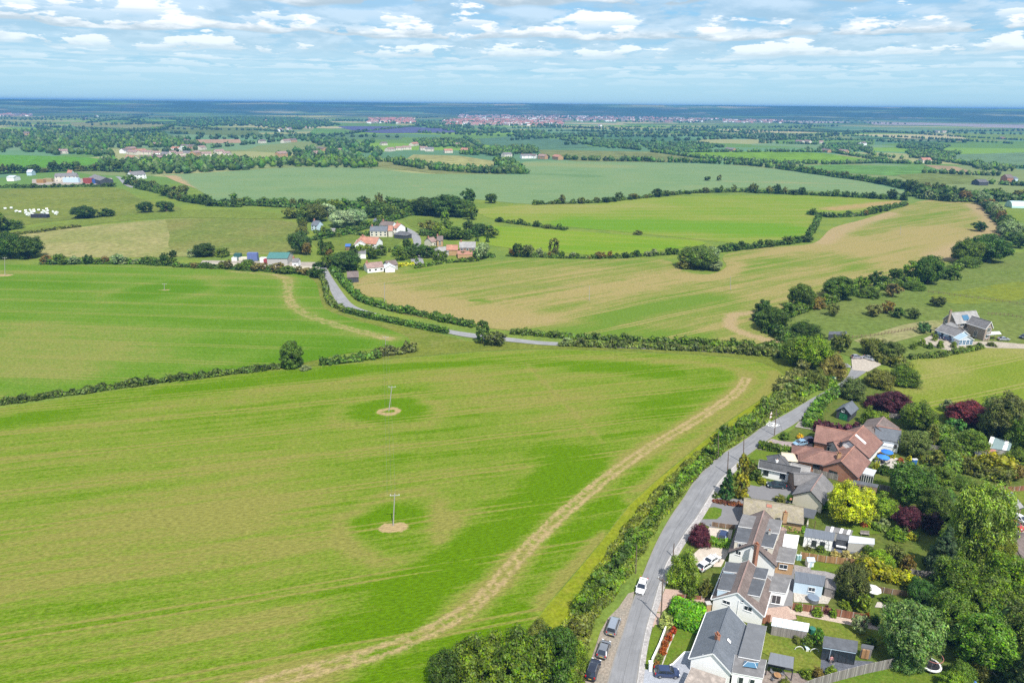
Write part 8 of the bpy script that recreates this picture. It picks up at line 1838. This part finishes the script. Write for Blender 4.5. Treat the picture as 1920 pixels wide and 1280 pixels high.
def tramp(px):
 p = P(*px); o = empty('trampoline', p, 'round trampoline with black net at the bottom of the big lawn', 'trampoline'); R = 1.6; n = 24; k = MB(); k.tube(p + Vector((0, 0, .84)), p + Vector((0, 0, .87)), R * .86, n=n); part(k, 'mat', TRIM, o)
 k = MB(); c = [(math.cos(i / n * 6.283), math.sin(i / n * 6.283)) for i in range(n)]
 for i in range(n):
  a, b = c[i], c[(i + 1) % n]; k.add([p + Vector((x * r, y * r, z)) for (x, y), r, z in ((a, R * .86, .9), (a, R * 1.05, .86), (b, R * 1.05, .86), (b, R * .86, .9))], [(0, 1, 2, 3)])
  k.add([p + Vector((x * R * 1.05, y * R * 1.05, z)) for (x, y), z in ((a, .86), (a, .7), (b, .7), (b, .86))], [(0, 1, 2, 3)])
 part(k, 'padding', UPVC, o)
 k = MB()
 for i in range(n): a, b = c[i], c[(i + 1) % n]; z = 2.6; k.bar(p + Vector((a[0] * R, a[1] * R, z)), p + Vector((b[0] * R, b[1] * R, z)), .07)
 part(k, 'top_ring', plain('pink_foam', (0.42, 0.16, 0.14), .8), o)
 for i in range(0, n, 4): k = MB(); a = c[i]; k.bar(p + Vector((a[0] * R, a[1] * R, 0)), p + Vector((a[0] * R, a[1] * R, 2.6)), .05); part(k, 'net_pole', LEAD, o)
tramp((1743, 1252))
simple('slide_bench', (1510, 1214), [('seat', lambda k, p: k.box(p + Vector((0, 0, .5)), (.55, 1.9, .06), .1), BLUEW), ('leg', lambda k, p: k.box(p + Vector((0, -.8, .25)), (.5, .06, .5), .1), UPVC), ('leg', lambda k, p: k.box(p + Vector((0, .8, .25)), (.5, .06, .5), .1), UPVC)], 'narrow pale blue bench on the lower lawn', 'bench')
def goal(px, label):
 p = P(*px); o = empty('toy_goal', p, label, 'goal'); k = MB(); n = 8; v = [p + Vector((math.cos(math.pi * i / n) * .75, 0, math.sin(math.pi * i / n) * .7 + .1)) for i in range(n + 1)]
 for a, b in zip(v, v[1:]): k.bar(a, b, .07)
 part(k, 'hoop', UPVC, o)
goal((1498, 1218), 'left white hoop goal on the lower lawn'); goal((1527, 1222), 'right white hoop goal on the lower lawn')
simple('water_butt', (1522, 1186), [('tank', lambda k, p: k.tube(p, p + Vector((0, 0, 1.1)), .5, .55, 12), plain('green_plastic', (0.03, 0.16, 0.11), .5)), ('lid', lambda k, p: k.tube(p + Vector((0, 0, 1.1)), p + Vector((0, 0, 1.18)), .57, .4, 12), plain('green_plastic', (0.03, 0.16, 0.11), .5))], 'green water butt beside the translucent store', 'water butt')
for x, l in ((1494.5, 'left of two pale blue storage tanks'), (1499.5, 'right of two pale blue storage tanks')): simple('storage_tank', (x, 1049), [('tank', lambda k, p: k.tube(p, p + Vector((0, 0, 1.2)), .28, .28, 10), plain('pale_blue_plastic', (0.35, 0.58, 0.60), .5)), ('cap', lambda k, p: k.tube(p + Vector((0, 0, 1.2)), p + Vector((0, 0, 1.28)), .2, .12, 10), UPVC)], l + ' by the brick extension', 'tank')
simple('hot_tub', (1524, 1126), [('tub', lambda k, p: k.tube(p, p + Vector((0, 0, .85)), 1.05, 1.05, 20), LEAD), ('cover', lambda k, p: k.tube(p + Vector((0, 0, .85)), p + Vector((0, 0, .98)), 1.1, .9, 20), plain('tub_cover', (0.17, 0.21, 0.27), .5))], 'round grey hot tub before the pale blue shed', 'hot tub')
simple('playhouse', (1517, 1060), [('wall', lambda k, p: k.box(p + Vector((0, 0, .75)), (1.3, 1.1, 1.5), .15), UPVC), ('roof', lambda k, p: (k.slab([p + Vector((-.8, 0, 2.1)), p + Vector((.8, 0, 2.1)), p + Vector((.8, -.75, 1.5)), p + Vector((-.8, -.75, 1.5))], .06), k.slab([p + Vector((.8, 0, 2.1)), p + Vector((-.8, 0, 2.1)), p + Vector((-.8, .75, 1.5)), p + Vector((.8, .75, 1.5))], .06)), BLUEW), ('door', lambda k, p: k.box(p + Vector((0.08, -.57, .6)), (.5, .04, 1.1), .15), BLUEW)], 'little white playhouse by the golden-brown fence', 'playhouse')
simple('garden_bench', (1621, 1003), [('seat', lambda k, p: k.box(p + Vector((0, 0, .45)), (1.9, .55, .06), -.15), TIMB), ('backrest', lambda k, p: k.box(p + Vector((.05, .28, .75)), (1.9, .06, .55), -.15), TIMB), ('leg', lambda k, p: k.box(p + Vector((-.8, .1, .22)), (.08, .5, .44), -.15), TIMB), ('leg', lambda k, p: k.box(p + Vector((.8, -.1, .22)), (.08, .5, .44), -.15), TIMB)], 'weathered wooden bench on the lawn beside the round flower bed', 'bench')
simple('blue_cupboard', (1713, 872), [('cabinet', lambda k, p: k.box(p + Vector((0, 0, .9)), (1.1, .6, 1.8), .1), plain('blue_paint', (0.03, 0.13, 0.42), .5)), ('frame', lambda k, p: k.box(p + Vector((0, 0, 1.85)), (1.3, .7, .08), .1), UPVC)], 'bright blue cupboard at the end of the terrace', 'cupboard')
def ladder_frame(px):
 p = P(*px); o = empty('climbing_frame', p, 'white ladder-like climbing frame against the dark fence', 'climbing frame')
 for s in (-.9, 0, .9): k = MB(); k.bar(p + Vector((s, 0, 0)), p + Vector((s, 0, 2.0)), .09); part(k, 'upright', UPVC, o)
 for z in (.5, 1.0, 1.5, 2.0): k = MB(); k.bar(p + Vector((-.9, 0, z)), p + Vector((.9, 0, z)), .07); part(k, 'rung', UPVC, o)
ladder_frame((1741, 868))
def swing(px):
 p = P(*px); o = empty('swing_frame', p, 'wooden A-frame swing in the bottom right corner', 'swing'); a, b = p + Vector((0, -1.5, 2.3)), p + Vector((0, 1.5, 2.3))
 for c in (a, b):
  for s in (-1, 1): k = MB(); k.bar(Vector((c.x + s * 1.3, c.y, 0)), c, .1); part(k, 'leg', TIMB, o)
 k = MB(); k.bar(a, b, .1); part(k, 'top_beam', TIMB, o)
swing((1866, 1292))
simple('toy_slide', (1820, 1274), [('chute', lambda k, p: k.slab([p + Vector((-.3, -1.2, .15)), p + Vector((.3, -1.2, .15)), p + Vector((.5, .6, 1.5)), p + Vector((-.1, .6, 1.5))], .08), plain('toy_blue', (0.03, 0.17, 0.62), .4)), ('platform', lambda k, p: k.box(p + Vector((.25, 1.0, 1.5)), (.9, .8, .08)), plain('toy_blue', (0.03, 0.17, 0.62), .4)), ('ladder', lambda k, p: k.slab([p + Vector((0, 1.9, 0)), p + Vector((.6, 1.9, 0)), p + Vector((.6, 1.4, 1.5)), p + Vector((0, 1.4, 1.5))], .08), plain('toy_blue', (0.03, 0.17, 0.62), .4))], 'bright blue toy slide among the bushes', 'slide')
simple('side_gate', (1437, 1168), [('gate', lambda k, p: k.box(p + Vector((0, 0, .95)), (1.2, .08, 1.9), .1), TIMBR), ('gate_post', lambda k, p: k.box(p + Vector((-.7, 0, 1)), (.14, .14, 2.0), .1), TIMBR)], 'tall red-brown gate beside the ringed white house', 'gate')
simple('entrance_pier', (1326, 1148), [('pier', lambda k, p: k.box(p + Vector((0, 0, 1.1)), (.9, .9, 2.2), .1), BRICKO), ('cap', lambda k, p: k.box(p + Vector((0, 0, 2.24)), (1.0, 1.0, .1), .1), CONC)], 'orange brick pier at the left corner of the ringed house', 'pier')
# ------------------------------------------------------------------ person on the deck
def person():
 p = P(1557, 1244); H = 1.68
 J = [(0, 0, .95), (0, 0, 1.2), (0, 0, 1.40), (0, 0, 1.50), (0, .01, 1.60), (-.1, 0, .9), (-.11, 0, .5), (-.11, 0, .08), (-.11, -.12, .04), (.1, 0, .9), (.12, .03, .5), (.12, .04, .08), (.12, -.08, .04), (-.19, 0, 1.38), (-.25, -.02, 1.12), (-.26, -.12, .90), (-.26, -.17, .82), (.19, 0, 1.38), (.25, -.02, 1.12), (.24, -.12, .90), (.24, -.17, .82), (0, 0, 1.68)]
 E = [(0, 1), (1, 2), (2, 3), (3, 4), (4, 21), (0, 5), (5, 6), (6, 7), (7, 8), (0, 9), (9, 10), (10, 11), (11, 12), (2, 13), (13, 14), (14, 15), (15, 16), (2, 17), (17, 18), (18, 19), (19, 20)]
 Rr = [.15, .135, .15, .055, .095, .10, .065, .045, .04, .10, .065, .045, .04, .06, .045, .035, .03, .06, .045, .035, .03, .075]
 me = bpy.data.meshes.new('body'); me.from_pydata(J, E, []); o = bpy.data.objects.new('person', me); COL.objects.link(o); o.location = (p.x, p.y, .09)
 sk = o.modifiers.new('Skin', 'SKIN')
 if not me.skin_vertices: 
  bpy.context.view_layer.objects.active = o
 L_ = me.skin_vertices[0].data if me.skin_vertices else None
 if L_:
  for i, r in enumerate(Rr): L_[i].radius = (r, r * (.75 if i in (0, 1, 2) else 1)); 
  L_[0].use_root = True
 ss = o.modifiers.new('Sub', 'SUBSURF'); ss.levels = 2; ss.render_levels = 2
 dg = bpy.context.evaluated_depsgraph_get(); m2 = bpy.data.meshes.new_from_object(o.evaluated_get(dg)); bpy.data.objects.remove(o)
 skin = plain('skin', (0.50, 0.30, 0.22), .6, var=.05); top = plain('pink_top', (0.55, 0.26, 0.27), .8, var=.05); trousers = plain('pale_trousers', (0.35, 0.30, 0.30), .8, var=.05)
 m2.materials.clear(); [m2.materials.append(m) for m in (skin, top, trousers)]
 for f in m2.polygons:
  z = f.center.z; x = abs(f.center.x); f.use_smooth = True; f.material_index = 0 if (z > 1.47 or z < .1 or (x > .2 and z < 1.1)) else (1 if z > .93 else 2)
 o = link('person', m2, None, loc=(p.x, p.y, .06)); tag(o, 'person in a pink top standing on the grey deck', 'person')
 k = MB(); k.tube((0, .02, 1.60), (0, .03, 1.79), .105, .07, 10); h = k.build('hair', plain('dark_hair', (0.05, 0.03, 0.02), .7), uv=False); h.parent = o
person()
# ------------------------------------------------------------------ far yard things
def balebox(px, size, m, name, label, cat, rz=0.0, extra=None):
 p = P(*px); o = empty(name, p, label, cat); k = MB(); k.box(p + Vector((0, 0, size[2] / 2)), size, rz); part(k, 'body', m, o)
 k = MB(); k.box(p + Vector((0, 0, size[2] + .05)), (size[0] * .9, size[1] * .9, .1), rz); part(k, 'roof_panel', m, o); return o
balebox((475, 488), (6, 2.6, 4.6), plain('container_blue', (0.12, 0.16, 0.34), .6), 'shipping_container', 'stacked blue containers in the roadside yard', 'container')
balebox((447, 487), (4, 3, 3.8), plain('tank_green', (0.03, 0.10, 0.09), .5), 'oil_tank', 'dark green tank in the roadside yard', 'tank')
balebox((441, 488), (3, 3, 1.8), UPVC, 'white_cabin', 'small white cabin left of the dark green tank', 'cabin')
balebox((457, 488), (5, 2.5, 1.8), CREAMW, 'cream_cabin', 'cream cabin right of the dark green tank', 'cabin')
balebox((495, 491), (4, 2.4, 2.6), UPVC, 'white_van', 'white van in the roadside yard', 'van')
balebox((509, 494), (8, 3, 2.8), plain('dull_red_sheet', (0.30, 0.05, 0.06), .6), 'red_trailer', 'dull red trailer in front of the turquoise barn', 'trailer')
wall_strip([(375, 497), (450, 498), (540, 502), (600, 505)], 1.4, .2, CREAMW, 'yard_wall', 'long pale wall along the front of the roadside yard')
balebox((76, 408), (13, 4, 2.8), plain('black_tarp', (0.03, 0.03, 0.04), .7), 'silage_clamp', 'long black covered clamp beside the white bales', 'clamp')
balebox((135, 342), (18, 4, 5), BLUEW, 'curtain_trailer', 'long pale blue trailer in the left farmyard', 'trailer'); balebox((167, 344), (10, 5, 6), plain('truck_red', (0.28, 0.06, 0.05), .4), 'red_truck', 'bright red truck body in the left farmyard', 'truck'); balebox((182, 344), (8, 5, 5), plain('truck_blue', (0.05, 0.10, 0.30), .4), 'blue_truck', 'dark blue truck body right of the red one', 'truck'); balebox((78, 343), (8, 5, 4), plain('digger_orange', (0.36, 0.20, 0.07), .5), 'orange_digger', 'orange machine at the left of the farmyard', 'digger'); balebox((92, 341), (9, 4, 4), plain('dusty_yellow', (0.36, 0.28, 0.13), .5), 'yellow_machine', 'yellow machine beside the orange one', 'digger')
def bales():
 R_ = random.Random(4); pts = [(10, 393), (22, 392), (31, 398), (38, 399), (49, 397), (57, 396), (60, 400), (65, 399), (49, 401), (55, 402), (62, 404), (73, 396), (80, 401), (85, 399), (88, 394), (90, 397), (82, 397), (52, 405), (59, 406), (100, 399), (107, 400), (105, 403), (89, 403), (84, 407), (64, 396)]
 me = None
 for i, (x, y) in enumerate(sorted(pts)):
  p = P(x, y); a = R_.uniform(0, 3.14)
  if me is None: k = MB(); k.tube((-.8, 0, .8), (.8, 0, .8), .8, n=12); t = k.build('wrapped_bale', plain('bale_wrap', (0.72, 0.74, 0.70), .4, var=.1)); me = t.data; bpy.data.objects.remove(t)
  o = link('wrapped_bale', me, None, loc=p); o.rotation_euler = (0, 0, a); o.scale = (1.15,) * 3; tag(o, 'white wrapped round bale, %s from the left on the bale meadow' % ordinal(i), 'bale', 'white bales on the left meadow')
bales()
def solar():
 V = []; F = []; w = np.array([(p.x, p.y) for p in (P(*q) for q in [(632, 238), (760, 239), (846, 244), (850, 249), (720, 250.5), (668, 248)])]); y0, y1 = w[:, 1].min(), w[:, 1].max(); x0, x1 = w[:, 0].min(), w[:, 0].max()
 y = y0
 while y < y1:
  X = np.c_[np.arange(x0, x1, 12.0), np.full(len(np.arange(x0, x1, 12.0)), y)]; ins = in_poly(X, w)
  for (x, yy), k in zip(X, ins):
   if k: b = len(V); V += [(x, yy, .9), (x + 11.6, yy, .9), (x + 11.6, yy + 5.5, 3.0), (x, yy + 5.5, 3.0)]; F.append((b, b + 1, b + 2, b + 3))
  y += 10
 me = bpy.data.meshes.new('solar_panels'); me.from_pydata(V, [], F); me.materials.append(plain('solar_cell', (0.055, 0.055, 0.12), .25, var=.1)); me.update(); tag(link('solar_panels', me, None), 'dark violet rows of the distant solar farm', kind='stuff')
solar()
